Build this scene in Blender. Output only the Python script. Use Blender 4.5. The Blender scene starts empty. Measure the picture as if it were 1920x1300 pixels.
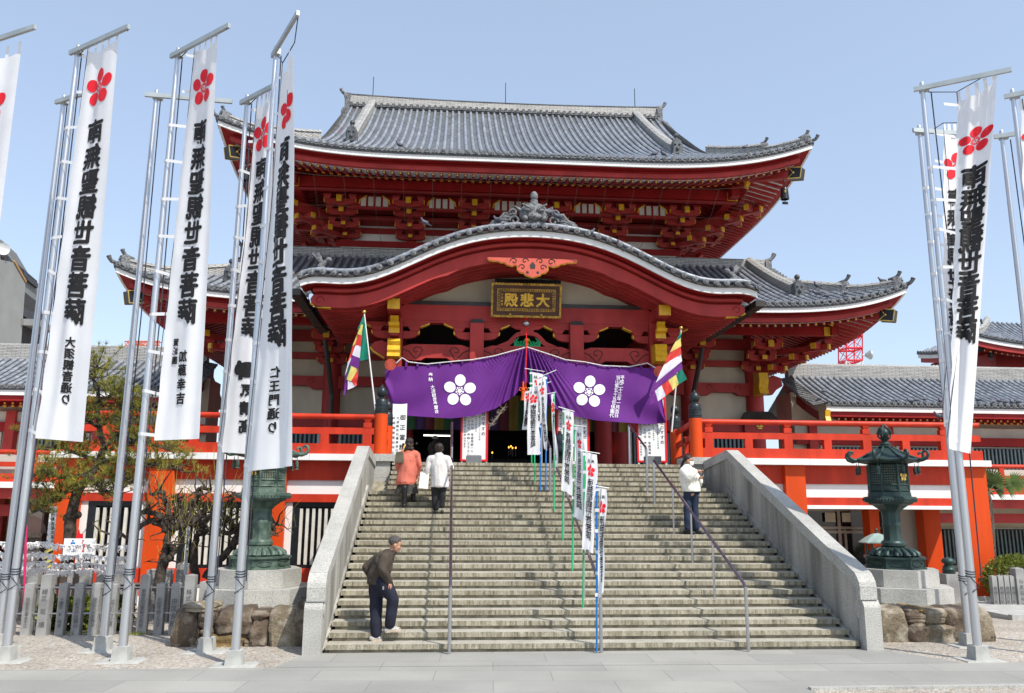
import bpy, bmesh, math, random
import numpy as np
from mathutils import Vector, Matrix
random.seed(7)
S = bpy.context.scene
COL = S.collection
rad = math.radians

# ------------------------------------------------------------------ camera
W0, H0, FPX = 1920.0, 1300.0, 1521.3
PITCH, YAW, ROLL = rad(11.06), rad(4.38), rad(0.33)
CAM = np.array([-2.30, 0.0, 2.14])
cy, sy, cp, sp = math.cos(YAW), math.sin(YAW), math.cos(PITCH), math.sin(PITCH)
FW = np.array([sy * cp, cy * cp, sp]); RT = np.array([cy, -sy, 0.0]); UP = np.cross(RT, FW)
R2 = math.cos(ROLL) * RT + math.sin(ROLL) * UP
U2 = -math.sin(ROLL) * RT + math.cos(ROLL) * UP
cd = bpy.data.cameras.new("camera"); co = bpy.data.objects.new("camera", cd); COL.objects.link(co)
cd.sensor_width = 36.0; cd.lens = FPX / W0 * 36.0; cd.clip_start = 0.1; cd.clip_end = 3000
m = Matrix.Identity(4)
for i in range(3):
    m[i][0], m[i][1], m[i][2], m[i][3] = R2[i], U2[i], -FW[i], CAM[i]
co.matrix_world = m
S.camera = co

def at(x, y, Y):
    """a point of the photograph at depth Y, used to read real sizes off the photo"""
    d = FW * FPX + (x - W0 / 2) * R2 - (y - H0 / 2) * U2
    return CAM + d * (Y / d[1])
def atz(x, y, Z):
    d = FW * FPX + (x - W0 / 2) * R2 - (y - H0 / 2) * U2
    return CAM + d * ((Z - CAM[2]) / d[2])

# ------------------------------------------------------------------ world, sun, exposure
SUN_EL, SUN_AZ = rad(51.5), rad(38.5)          # azimuth from the camera side (-Y) towards +X
wd = bpy.data.worlds.new("World"); S.world = wd; wd.use_nodes = True
nt = wd.node_tree; bg = nt.nodes["Background"]
sky = nt.nodes.new("ShaderNodeTexSky"); sky.sky_type = 'NISHITA'; sky.sun_disc = False
sky.sun_elevation = SUN_EL; sky.sun_rotation = math.pi - SUN_AZ
sky.air_density = 1.1; sky.dust_density = 1.2; sky.ozone_density = 2.2; sky.altitude = 0
hs = nt.nodes.new("ShaderNodeHueSaturation"); hs.inputs["Saturation"].default_value = 0.80; hs.inputs["Value"].default_value = 1.2
nt.links.new(sky.outputs[0], hs.inputs["Color"]); hz = nt.nodes.new("ShaderNodeMix"); hz.data_type = 'RGBA'; hz.inputs["Factor"].default_value = 0.5; hz.inputs["B"].default_value = (2.30, 2.93, 3.95, 1)
nt.links.new(hs.outputs["Color"], hz.inputs["A"]); nt.links.new(hz.outputs["Result"], bg.inputs[0]); bg.inputs[1].default_value = 0.15
sd = bpy.data.lights.new("sun", 'SUN'); sd.energy = 3.7; sd.angle = rad(0.5); sd.color = (1.0, 0.95, 0.87)
so = bpy.data.objects.new("sun", sd); COL.objects.link(so); so.location = (20, -20, 40)
sdir = Vector((math.sin(SUN_AZ) * math.cos(SUN_EL), -math.cos(SUN_AZ) * math.cos(SUN_EL), math.sin(SUN_EL)))
so.rotation_euler = sdir.to_track_quat('Z', 'Y').to_euler()
S.view_settings.view_transform = 'Standard'; S.view_settings.look = 'None'
S.view_settings.exposure = 0.50; S.view_settings.gamma = 1.0
S.cycles.max_bounces = 6; S.cycles.diffuse_bounces = 4; S.cycles.glossy_bounces = 2
S.cycles.transparent_max_bounces = 6; S.cycles.sample_clamp_indirect = 6.0

# ------------------------------------------------------------------ materials
def lin(c):
    return tuple((v / 12.92 if v <= 0.04045 else ((v + 0.055) / 1.055) ** 2.4) for v in c)
MATS = {}
def mat(name, colr, rough=0.6, var=0.12, scale=3.0, bump=0.0, bscale=40.0, metal=0.0, spec=0.4, fine=0.0, fscale=90, trans=0.0, col2=None, stretch=None, clear=0.0):
    """principled material with noise variation (var), fine speckle and bump"""
    m = bpy.data.materials.new(name); m.use_nodes = True; MATS[name] = m
    n = m.node_tree.nodes; l = m.node_tree.links; b = n["Principled BSDF"]
    b.inputs["Roughness"].default_value = rough; b.inputs["Metallic"].default_value = metal
    b.inputs["Specular IOR Level"].default_value = spec
    if clear: b.inputs["Coat Weight"].default_value = clear; b.inputs["Coat Roughness"].default_value = 0.15
    tc = n.new("ShaderNodeTexCoord"); vec = tc.outputs["Object"]
    if stretch:
        mp = n.new("ShaderNodeMapping"); mp.inputs["Scale"].default_value = stretch
        l.new(vec, mp.inputs["Vector"]); vec = mp.outputs["Vector"]
    nz = n.new("ShaderNodeTexNoise"); nz.inputs["Scale"].default_value = scale; nz.inputs["Detail"].default_value = 5
    l.new(vec, nz.inputs["Vector"])
    c2 = col2 if col2 else tuple(max(0, v * (1 - var * 1.6)) for v in colr)
    c1 = tuple(min(1, v * (1 + var * 0.5)) for v in colr)
    rp = n.new("ShaderNodeValToRGB"); rp.color_ramp.elements[0].position = 0.33; rp.color_ramp.elements[1].position = 0.66
    rp.color_ramp.elements[0].color = (*c2, 1); rp.color_ramp.elements[1].color = (*c1, 1)
    l.new(nz.outputs["Fac"], rp.inputs["Fac"]); out = rp.outputs["Color"]
    if fine:
        fz = n.new("ShaderNodeTexNoise"); fz.inputs["Scale"].default_value = fscale; fz.inputs["Detail"].default_value = 2
        l.new(tc.outputs["Object"], fz.inputs["Vector"])
        fr = n.new("ShaderNodeValToRGB"); fr.color_ramp.elements[0].position = 0.38; fr.color_ramp.elements[1].position = 0.6
        k = 1 - fine; fr.color_ramp.elements[0].color = (k, k, k, 1); fr.color_ramp.elements[1].color = (1, 1, 1, 1)
        l.new(fz.outputs["Fac"], fr.inputs["Fac"])
        mx = n.new("ShaderNodeMix"); mx.data_type = 'RGBA'; mx.blend_type = 'MULTIPLY'; mx.inputs["Factor"].default_value = 1
        l.new(out, mx.inputs["A"]); l.new(fr.outputs["Color"], mx.inputs["B"]); out = mx.outputs["Result"]
    l.new(out, b.inputs["Base Color"]); m["_out"] = 1
    if bump:
        bz = n.new("ShaderNodeTexNoise"); bz.inputs["Scale"].default_value = bscale; bz.inputs["Detail"].default_value = 4
        l.new(tc.outputs["Object"], bz.inputs["Vector"])
        bp = n.new("ShaderNodeBump"); bp.inputs["Strength"].default_value = bump; bp.inputs["Distance"].default_value = 0.02
        l.new(bz.outputs["Fac"], bp.inputs["Height"]); l.new(bp.outputs["Normal"], b.inputs["Normal"])
    if trans:
        tr = n.new("ShaderNodeBsdfTranslucent"); l.new(out, tr.inputs["Color"])
        ms = n.new("ShaderNodeMixShader"); ms.inputs[0].default_value = trans
        l.new(b.outputs[0], ms.inputs[1]); l.new(tr.outputs[0], ms.inputs[2]); l.new(ms.outputs[0], n["Material Output"].inputs[0])
    return m
def ramp(n, e):
    r = n.new("ShaderNodeValToRGB")
    while len(r.color_ramp.elements) < len(e): r.color_ramp.elements.new(0.5)
    for q, (p, c) in zip(r.color_ramp.elements, e):
        q.position = p; q.color = (*c, 1)
    return r
def mixrgb(n, l, a, b, mode='MULTIPLY', fac=1.0):
    x = n.new("ShaderNodeMix"); x.data_type = 'RGBA'; x.blend_type = mode
    if hasattr(fac, "links"): l.new(fac, x.inputs["Factor"])
    else: x.inputs["Factor"].default_value = fac
    l.new(a, x.inputs["A"]); l.new(b, x.inputs["B"]); return x.outputs["Result"]

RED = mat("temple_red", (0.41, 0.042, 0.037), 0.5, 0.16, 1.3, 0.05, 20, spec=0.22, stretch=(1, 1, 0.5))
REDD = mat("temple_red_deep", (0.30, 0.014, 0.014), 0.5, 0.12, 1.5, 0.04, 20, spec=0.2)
VERM = mat("vermilion_paint", (0.55, 0.040, 0.014), 0.48, 0.16, 2.2, 0.05, 30, spec=0.25, stretch=(1.6, 1.6, 0.35))
ORANGE = mat("orange_pillar_paint", (0.62, 0.062, 0.005), 0.48, 0.10, 1.2, 0.03, 30, spec=0.25, stretch=(2.5, 2.5, 0.25))
GOLD = mat("yellow_paint", (0.72, 0.40, 0.015), 0.45, 0.12, 6)
GILT = mat("gilt_metal", (0.72, 0.46, 0.10), 0.30, 0.15, 8, metal=0.75)
BLACK = mat("black_lacquer", (0.010, 0.012, 0.015), 0.35, 0.2, 5)
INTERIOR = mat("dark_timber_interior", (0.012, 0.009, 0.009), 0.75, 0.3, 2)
WHITE = mat("white_plaster", (0.78, 0.77, 0.74), 0.7, 0.05, 1.6, 0.03, 60, stretch=(1, 1, 0.4))
BEIGE = mat("cream_plaster", (0.56, 0.50, 0.38), 0.8, 0.14, 1.0, 0.03, 60, stretch=(1, 1, 0.5))
OFFW = mat("off_white_plaster", (0.58, 0.55, 0.49), 0.8, 0.10, 1.0)
GRANITE = mat("granite", (0.50, 0.49, 0.45), 0.65, 0.10, 2.0, 0.10, 120, fine=0.42, fscale=75)
GRANITE2 = mat("weathered_granite", (0.40, 0.385, 0.34), 0.75, 0.32, 1.6, 0.15, 90, fine=0.3, fscale=80, stretch=(1.6, 1.6, 0.18))
POST = mat("grey_stone_post", (0.36, 0.355, 0.34), 0.75, 0.2, 3.0, 0.15, 90, fine=0.3, fscale=110)
BRONZE = mat("verdigris_bronze", (0.034, 0.062, 0.054), 0.45, 0.3, 4, 0.2, 30, metal=0.35, col2=(0.022, 0.040, 0.040))
BRONZEL = mat("pale_verdigris", (0.10, 0.145, 0.11), 0.55, 0.35, 9, 0.2, 40, metal=0.2, col2=(0.045, 0.075, 0.062))
PATINA = mat("light_patina", (0.30, 0.40, 0.36), 0.5, 0.25, 5, 0.05, 30)
DARKCAP = mat("dark_bronze_cap", (0.035, 0.045, 0.047), 0.36, 0.3, 6, 0.05, 30, metal=0.5)
ALU = mat("aluminium", (0.62, 0.63, 0.65), 0.34, 0.06, 1.0, metal=0.85, stretch=(1, 1, 0.2))
STEEL = mat("stainless_steel", (0.50, 0.50, 0.52), 0.28, 0.06, 1.5, metal=0.9)
GALV = mat("galvanised_bar", (0.42, 0.46, 0.46), 0.5, 0.1, 3, metal=0.4)
SKYRAIL = mat("sky_tinted_rail_grip", (0.22, 0.16, 0.205), 0.22, 0.1, 3, metal=0.85)  # purple tint of sky reflected on steel is put into the base colour
CLOTH = mat("white_banner_cloth", (0.86, 0.86, 0.87), 0.85, 0.03, 3, 0.06, 250, trans=0.22)
INK = mat("black_ink", (0.012, 0.011, 0.012), 0.75, 0.2, 9)
INKG = mat("grey_ink", (0.10, 0.10, 0.11), 0.8, 0.2, 9)
CREST = mat("red_crest_ink", (0.78, 0.010, 0.024), 0.75, 0.05, 9)
PURPLE = mat("purple_cloth", (0.125, 0.016, 0.21), 0.8, 0.08, 1.4, 0.06, 200, trans=0.06)
WHITEINK = mat("white_dye", (0.86, 0.86, 0.88), 0.8, 0.03, 5)
ROPE = mat("rope", (0.55, 0.50, 0.42), 0.9, 0.2, 30)
ROPEW = mat("white_rope", (0.75, 0.75, 0.74), 0.9, 0.2, 30)
ROPED = mat("dark_cord", (0.03, 0.035, 0.05), 0.8, 0.2, 30)
PAPER = mat("paper", (0.90, 0.89, 0.88), 0.85, 0.03, 8, trans=0.3)
SIGNW = mat("white_board", (0.84, 0.84, 0.82), 0.5, 0.04, 2)
SIGNR = mat("red_sign_frame", (0.74, 0.012, 0.02), 0.45, 0.06, 4)
BARK = mat("bark", (0.075, 0.058, 0.045), 0.95, 0.45, 12, 0.9, 35, col2=(0.02, 0.015, 0.012))
TWIG = mat("bare_twig", (0.09, 0.06, 0.035), 0.9, 0.35, 14)
TWIGY = mat("yellow_green_shoot", (0.34, 0.30, 0.06), 0.8, 0.3, 12)
NEEDLE = mat("pine_needle", (0.23, 0.23, 0.035), 0.6, 0.4, 1.8, col2=(0.09, 0.105, 0.018), trans=0.25)
NEEDLEY = mat("yellowed_pine_needle", (0.36, 0.33, 0.05), 0.6, 0.35, 1.8, trans=0.25)
LEAF = mat("hedge_leaf", (0.14, 0.19, 0.025), 0.55, 0.45, 4, trans=0.25)
LEAFY = mat("young_leaf", (0.24, 0.27, 0.03), 0.55, 0.4, 4, trans=0.25)
PALM = mat("palm_leaf", (0.10, 0.16, 0.03), 0.5, 0.35, 3, trans=0.2)
SKIN = mat("skin", (0.52, 0.27, 0.17), 0.55, 0.12, 9, spec=0.3)
HAIRG = mat("greying_hair", (0.09, 0.08, 0.075), 0.75, 0.5, 60, 0.4, 120)
HAIRB = mat("dark_brown_hair", (0.028, 0.016, 0.012), 0.5, 0.4, 40, 0.4, 120)
EYE = mat("dark_eye", (0.01, 0.008, 0.007), 0.3, 0.1, 5)
LIP = mat("lip", (0.36, 0.11, 0.09), 0.5, 0.1, 5)
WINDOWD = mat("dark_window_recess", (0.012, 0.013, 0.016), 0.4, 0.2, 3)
TEAL = mat("teal_lattice_bar", (0.17, 0.23, 0.24), 0.55, 0.12, 4)
WBAR = mat("white_lattice_bar", (0.66, 0.63, 0.56), 0.6, 0.1, 3)
DKBROWN = mat("dark_brown_metal", (0.045, 0.038, 0.034), 0.4, 0.2, 3)
CONC = mat("concrete_block", (0.42, 0.42, 0.39), 0.85, 0.15, 5, 0.15, 70)

def rock_mat(name, c1, c2, c3):
    m = mat(name, c1, 0.9, 0.3, 2.2, 1.0, 18, col2=c2, fine=0.45, fscale=60)
    n = m.node_tree.nodes; l = m.node_tree.links; b = n["Principled BSDF"]
    src = b.inputs["Base Color"].links[0].from_socket
    tc = n.new("ShaderNodeTexCoord"); nz = n.new("ShaderNodeTexNoise"); nz.inputs["Scale"].default_value = 5; nz.inputs["Detail"].default_value = 8
    l.new(tc.outputs["Object"], nz.inputs["Vector"])
    r = ramp(n, [(0.5, (0, 0, 0)), (0.68, (1, 1, 1))]); l.new(nz.outputs["Fac"], r.inputs["Fac"])
    rg = n.new("ShaderNodeRGB"); rg.outputs[0].default_value = (*c3, 1)
    l.new(mixrgb(n, l, src, rg.outputs[0], 'MIX', r.outputs["Color"]), b.inputs["Base Color"])
    return m
ROCK1 = rock_mat("brown_boulder", (0.17, 0.125, 0.085), (0.07, 0.05, 0.038), (0.26, 0.22, 0.17))
ROCK2 = rock_mat("ochre_boulder", (0.30, 0.20, 0.07), (0.16, 0.11, 0.05), (0.34, 0.27, 0.15))
ROCK3 = rock_mat("tan_boulder", (0.27, 0.22, 0.15), (0.15, 0.12, 0.08), (0.36, 0.32, 0.25))

def tile_mat(name, c, band, tint):
    """grey clay tile with courses along the slope and streaky weathering"""
    m = mat(name, c, 0.42, 0.25, 3.0, 0.12, 60, spec=0.6, col2=tuple(v * 0.62 for v in c))
    n = m.node_tree.nodes; l = m.node_tree.links; b = n["Principled BSDF"]
    src = b.inputs["Base Color"].links[0].from_socket
    tc = n.new("ShaderNodeTexCoord")
    wv = n.new("ShaderNodeTexWave"); wv.bands_direction = 'Z'; wv.wave_profile = 'SAW'; wv.inputs["Scale"].default_value = band
    wv.inputs["Distortion"].default_value = 0.4; wv.inputs["Detail"].default_value = 1
    l.new(tc.outputs["Object"], wv.inputs["Vector"])
    r = ramp(n, [(0.0, (0.35, 0.35, 0.35)), (0.22, (0.95, 0.95, 0.95)), (1, (1.1, 1.1, 1.1))]); l.new(wv.outputs["Fac"], r.inputs["Fac"])
    o = mixrgb(n, l, src, r.outputs["Color"])
    v = n.new("ShaderNodeTexVoronoi"); v.inputs["Scale"].default_value = 3.4; l.new(tc.outputs["Object"], v.inputs["Vector"])
    r2 = ramp(n, [(0.0, (0.75, 0.75, 0.75)), (1.0, tint)]); l.new(v.outputs["Color"], r2.inputs["Fac"])
    l.new(mixrgb(n, l, o, r2.outputs["Color"]), b.inputs["Base Color"])
    return m
TILE = tile_mat("roof_tile_pan", (0.125, 0.13, 0.135), 3.0, (1.15, 1.12, 1.05))
ROLL = tile_mat("roof_tile_roll", (0.26, 0.285, 0.325), 2.0, (1.1, 1.1, 1.1))
TILED = mat("dark_tile", (0.085, 0.090, 0.095), 0.5, 0.3, 6, 0.2, 50, spec=0.5)
TILEEND = mat("tile_end", (0.17, 0.175, 0.18), 0.6, 0.45, 14, 0.9, 40)
def ridge_mat():
    m = mat("stacked_ridge_tile", (0.36, 0.355, 0.335), 0.6, 0.15, 3, 0.1, 60)
    n = m.node_tree.nodes; l = m.node_tree.links; b = n["Principled BSDF"]
    tc = n.new("ShaderNodeTexCoord"); mp = n.new("ShaderNodeMapping"); mp.inputs["Rotation"].default_value = (rad(90), 0, 0)
    l.new(tc.outputs["Object"], mp.inputs["Vector"])
    bk = n.new("ShaderNodeTexBrick"); bk.inputs["Scale"].default_value = 1.0; bk.inputs["Brick Width"].default_value = 0.34
    bk.inputs["Row Height"].default_value = 0.062; bk.inputs["Mortar Size"].default_value = 0.008
    bk.inputs["Color1"].default_value = (0.42, 0.41, 0.38, 1); bk.inputs["Color2"].default_value = (0.26, 0.25, 0.24, 1)
    bk.inputs["Mortar"].default_value = (0.05, 0.05, 0.055, 1); bk.inputs["Bias"].default_value = -0.35
    l.new(mp.outputs["Vector"], bk.inputs["Vector"]); l.new(bk.outputs["Color"], b.inputs["Base Color"])
    return m
RIDGE = ridge_mat()
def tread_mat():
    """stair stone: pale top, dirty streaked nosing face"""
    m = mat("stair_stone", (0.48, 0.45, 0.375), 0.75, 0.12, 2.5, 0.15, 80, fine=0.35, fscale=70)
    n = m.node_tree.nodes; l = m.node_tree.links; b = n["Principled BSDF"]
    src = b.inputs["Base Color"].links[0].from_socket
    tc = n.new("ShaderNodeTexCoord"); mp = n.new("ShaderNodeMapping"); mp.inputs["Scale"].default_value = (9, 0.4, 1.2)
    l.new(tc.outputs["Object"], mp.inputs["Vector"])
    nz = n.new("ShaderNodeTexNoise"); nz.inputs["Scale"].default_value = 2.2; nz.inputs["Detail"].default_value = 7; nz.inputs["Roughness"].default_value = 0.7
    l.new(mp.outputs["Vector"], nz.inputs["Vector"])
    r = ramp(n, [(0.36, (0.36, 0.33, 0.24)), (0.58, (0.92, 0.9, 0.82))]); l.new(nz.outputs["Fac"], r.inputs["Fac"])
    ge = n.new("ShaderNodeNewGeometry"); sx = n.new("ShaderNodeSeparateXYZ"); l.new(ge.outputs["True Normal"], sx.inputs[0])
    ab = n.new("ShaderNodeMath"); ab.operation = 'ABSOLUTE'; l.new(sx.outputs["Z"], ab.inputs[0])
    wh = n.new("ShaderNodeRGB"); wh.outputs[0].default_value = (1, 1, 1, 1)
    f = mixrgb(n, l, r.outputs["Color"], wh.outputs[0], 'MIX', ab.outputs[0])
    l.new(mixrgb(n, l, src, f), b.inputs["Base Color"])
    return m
TREAD = tread_mat()
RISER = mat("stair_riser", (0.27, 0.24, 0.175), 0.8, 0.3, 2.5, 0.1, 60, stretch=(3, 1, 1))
def gravel_mat():
    m = mat("gravel", (0.34, 0.30, 0.25), 0.95, 0.15, 0.6)
    n = m.node_tree.nodes; l = m.node_tree.links; b = n["Principled BSDF"]
    tc = n.new("ShaderNodeTexCoord"); v = n.new("ShaderNodeTexVoronoi"); v.inputs["Scale"].default_value = 34
    l.new(tc.outputs["Object"], v.inputs["Vector"])
    sp_ = n.new("ShaderNodeSeparateColor"); l.new(v.outputs["Color"], sp_.inputs[0])
    r = ramp(n, [(0, (0.24, 0.20, 0.16)), (0.3, (0.40, 0.35, 0.29)), (0.6, (0.47, 0.43, 0.38)), (0.85, (0.36, 0.36, 0.37)), (1, (0.62, 0.58, 0.52))])
    l.new(sp_.outputs[0], r.inputs["Fac"])
    nz = n.new("ShaderNodeTexNoise"); nz.inputs["Scale"].default_value = 0.9; nz.inputs["Detail"].default_value = 6; l.new(tc.outputs["Object"], nz.inputs["Vector"])
    r2 = ramp(n, [(0.3, (0.78, 0.76, 0.72)), (0.7, (1.1, 1.08, 1.04))]); l.new(nz.outputs["Fac"], r2.inputs["Fac"])
    l.new(mixrgb(n, l, r.outputs["Color"], r2.outputs["Color"]), b.inputs["Base Color"])
    bp = n.new("ShaderNodeBump"); bp.inputs["Strength"].default_value = 0.9; bp.inputs["Distance"].default_value = 0.02; bp.invert = True
    l.new(v.outputs["Distance"], bp.inputs["Height"]); l.new(bp.outputs["Normal"], b.inputs["Normal"])
    return m
GRAVEL = gravel_mat()
def paving_mat():
    m = mat("paving_slab", (0.345, 0.335, 0.305), 0.8, 0.08, 0.8, 0.12, 90, fine=0.14, fscale=120)
    n = m.node_tree.nodes; l = m.node_tree.links; b = n["Principled BSDF"]
    src = b.inputs["Base Color"].links[0].from_socket
    tc = n.new("ShaderNodeTexCoord"); mp = n.new("ShaderNodeMapping"); mp.inputs["Rotation"].default_value = (0, 0, rad(3))
    l.new(tc.outputs["Object"], mp.inputs["Vector"])
    bk = n.new("ShaderNodeTexBrick"); bk.inputs["Scale"].default_value = 1.0; bk.inputs["Brick Width"].default_value = 1.5
    bk.inputs["Row Height"].default_value = 0.62; bk.inputs["Mortar Size"].default_value = 0.006; bk.inputs["Bias"].default_value = -0.1
    bk.inputs["Color1"].default_value = (1.03, 1.03, 1.02, 1); bk.inputs["Color2"].default_value = (0.86, 0.87, 0.88, 1); bk.inputs["Mortar"].default_value = (0.68, 0.66, 0.62, 1)
    l.new(mp.outputs["Vector"], bk.inputs["Vector"]); l.new(mixrgb(n, l, src, bk.outputs["Color"]), b.inputs["Base Color"])
    return m
PAVING = paving_mat()
def glass_mat():
    m = bpy.data.materials.new("glass_pane"); m.use_nodes = True
    b = m.node_tree.nodes["Principled BSDF"]; b.inputs["Base Color"].default_value = (0.012, 0.014, 0.016, 1)
    b.inputs["Roughness"].default_value = 0.08; b.inputs["Specular IOR Level"].default_value = 0.7
    return m
GLASS = glass_mat()
def emit_mat(name, c, s):
    m = bpy.data.materials.new(name); m.use_nodes = True; b = m.node_tree.nodes["Principled BSDF"]
    b.inputs["Base Color"].default_value = (*c, 1); b.inputs["Emission Color"].default_value = (*c, 1); b.inputs["Emission Strength"].default_value = s
    return m
TUBE = emit_mat("lit_tube_lamp", (1, 0.97, 0.9), 2.5)
CANDLE = emit_mat("candle_flame", (1, 0.30, 0.04), 4.0)
def flat(name, c, rough=0.7, trans=0.0, **k):
    return mat(name, c, rough, 0.08, 5, trans=trans, **k)
FGREEN = flat("flag_green", (0.0, 0.20, 0.13), trans=0.2); FYEL = flat("flag_yellow", (0.80, 0.66, 0.19), trans=0.2)
FRED = flat("flag_red", (0.72, 0.05, 0.035), trans=0.2); FWHT = flat("flag_white", (0.80, 0.78, 0.86), trans=0.2); FPUR = flat("flag_purple", (0.17, 0.025, 0.25), trans=0.2)
PGREEN = flat("green_pole", (0.02, 0.42, 0.16), 0.35); PBLUE = flat("blue_pole", (0.01, 0.17, 0.52), 0.35)

# ------------------------------------------------------------------ things and parts
WL = {}
def tagp(o, label=None, cat=None, group=None, kind=None):
    if label: o["label"] = label
    if cat: o["category"] = cat
    if group: o["group"] = group
    if kind: o["kind"] = kind
    return o
def thing(name, label, cat, loc=(0, 0, 0), group=None):
    o = bpy.data.objects.new(name, None); COL.objects.link(o); o.location = loc; o.empty_display_size = 0.3
    WL[o.name] = Vector(loc); return tagp(o, label, cat, group)
def copy_tree(o, parent=None):
    c = o.copy(); COL.objects.link(c); c.parent = parent
    if parent is None: WL[c.name] = Vector(o.location)
    for ch in o.children: copy_tree(ch, c)
    return c
class MB:
    """collects boxes, bars, tubes and sheets; build() links them as ONE mesh object"""
    def __init__(s, m=0): s.v = []; s.f = []; s.mi = []; s.m = m
    def add(s, vs, fs):
        o = len(s.v); s.v += [(float(a[0]), float(a[1]), float(a[2])) for a in vs]
        s.f += [tuple(o + i for i in f) for f in fs]; s.mi += [s.m] * len(fs); return s
    def hexa(s, a, b):
        return s.add(list(a) + list(b), [(3, 2, 1, 0), (4, 5, 6, 7), (0, 1, 5, 4), (1, 2, 6, 5), (2, 3, 7, 6), (3, 0, 4, 7)])
    def bx(s, x0, x1, y0, y1, z0, z1):
        return s.hexa([(x0, y0, z0), (x1, y0, z0), (x1, y1, z0), (x0, y1, z0)], [(x0, y0, z1), (x1, y0, z1), (x1, y1, z1), (x0, y1, z1)])
    def frus(s, c, a, b, z0, z1):
        """tapered block: half sizes a at z0, b at z1"""
        f = lambda h, z: [(c[0] - h[0], c[1] - h[1], z), (c[0] + h[0], c[1] - h[1], z), (c[0] + h[0], c[1] + h[1], z), (c[0] - h[0], c[1] + h[1], z)]
        return s.hexa(f(a, z0), f(b, z1))
    def beam(s, p, q, w, h, up=(0, 0, 1)):
        p = Vector(p); q = Vector(q); d = (q - p).normalized(); u = Vector(up)
        x = d.cross(u)
        if x.length < 1e-4: x = d.cross(Vector((0, 1, 0)))
        x.normalize(); z = x.cross(d).normalized(); x *= w / 2; z *= h / 2
        return s.hexa([p - x - z, p + x - z, p + x + z, p - x + z], [q - x - z, q + x - z, q + x + z, q - x + z])
    def tube(s, pts, r, n=8, cap=True, flat_=1.0):
        P = [Vector(p) for p in pts]; k = len(P)
        if not isinstance(r, (list, tuple)): r = [r] * k
        t = [(P[min(i + 1, k - 1)] - P[max(i - 1, 0)]).normalized() for i in range(k)]
        a = Vector((0, 0, 1)) if abs(t[0].z) < 0.9 else Vector((1, 0, 0))
        u = t[0].cross(a).normalized(); vs = []
        for i in range(k):
            u = (u - t[i] * u.dot(t[i])).normalized(); w = t[i].cross(u)
            for j in range(n):
                g = 2 * math.pi * j / n; vs.append(P[i] + (u * math.cos(g) + w * math.sin(g) * flat_) * r[i])
        fs = [(i * n + j, i * n + (j + 1) % n, (i + 1) * n + (j + 1) % n, (i + 1) * n + j) for i in range(k - 1) for j in range(n)]
        if cap: fs += [tuple(range(n - 1, -1, -1)), tuple((k - 1) * n + j for j in range(n))]
        return s.add(vs, fs)
    def lathe(s, prof, c=(0, 0, 0), n=16, sx=1, sy=1, ph=0.0):
        vs = []; k = len(prof)
        for r, z in prof:
            for j in range(n):
                g = 2 * math.pi * (j + ph) / n; vs.append((c[0] + r * math.cos(g) * sx, c[1] + r * math.sin(g) * sy, c[2] + z))
        fs = [(i * n + j, i * n + (j + 1) % n, (i + 1) * n + (j + 1) % n, (i + 1) * n + j) for i in range(k - 1) for j in range(n)]
        fs += [tuple(range(n - 1, -1, -1)), tuple((k - 1) * n + j for j in range(n))]
        return s.add(vs, fs)
    def prism(s, poly, a, b, ax='y'):
        f = {'y': lambda p, t: (p[0], t, p[1]), 'x': lambda p, t: (t, p[0], p[1]), 'z': lambda p, t: (p[0], p[1], t)}[ax]
        n = len(poly); vs = [f(p, a) for p in poly] + [f(p, b) for p in poly]
        return s.add(vs, [tuple(range(n)), tuple(range(2 * n - 1, n - 1, -1))] + [(i, (i + 1) % n, n + (i + 1) % n, n + i) for i in range(n)])
    def rows(s, rs, close=False):
        n = len(rs[0]); vs = [p for r in rs for p in r]
        return s.add(vs, [(i * n + j, i * n + (j + 1) % n, (i + 1) * n + (j + 1) % n, (i + 1) * n + j) for i in range(len(rs) - 1) for j in range(n if close else n - 1)])
    def grid(s, fn, nu, nv):
        return s.rows([[fn(i / nu, j / nv) for i in range(nu + 1)] for j in range(nv + 1)])
    def ball(s, c, r, n=10, k=7):
        if not isinstance(r, (list, tuple)): r = (r, r, r)
        return s.rows([[(c[0] + r[0] * math.sin(b) * math.cos(a), c[1] + r[1] * math.sin(b) * math.sin(a), c[2] + r[2] * math.cos(b)) for a in [2 * math.pi * i / n for i in range(n)]] for b in [max(1e-3, min(math.pi - 1e-3, math.pi * j / k)) for j in range(k + 1)]], True)
    def strip(s, top, bot, y0, y1):
        """band in the XZ plane between two (x,z) curves, thick from y0 to y1"""
        for (a, b, c, d) in zip(top[:-1], top[1:], bot[:-1], bot[1:]):
            s.hexa([(a[0], y0, a[1]), (b[0], y0, b[1]), (d[0], y0, d[1]), (c[0], y0, c[1])], [(a[0], y1, a[1]), (b[0], y1, b[1]), (d[0], y1, d[1]), (c[0], y1, c[1])])
        return s
    def build(s, name, mats, parent=None, smooth=None):
        me = bpy.data.meshes.new(name); base = Vector((0, 0, 0))
        if parent is not None:
            p = parent
            while p.parent: p = p.parent
            base = WL[p.name]
        me.from_pydata([(x - base.x, y - base.y, z - base.z) for x, y, z in s.v], [], s.f)
        ms = mats if isinstance(mats, (list, tuple)) else [mats]
        for m in ms: me.materials.append(m)
        if len(ms) > 1: me.polygons.foreach_set("material_index", s.mi)
        if smooth is not None:
            me.polygons.foreach_set("use_smooth", [True] * len(me.polygons)); me.set_sharp_from_angle(angle=rad(smooth))
        me.update(); o = bpy.data.objects.new(name, me); COL.objects.link(o); o.parent = parent
        if parent is None: WL[o.name] = Vector((0, 0, 0))
        return o
def struct(name, mb, m, smooth=None):
    o = mb.build(name, m, None, smooth); o["kind"] = "structure"; return o

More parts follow.
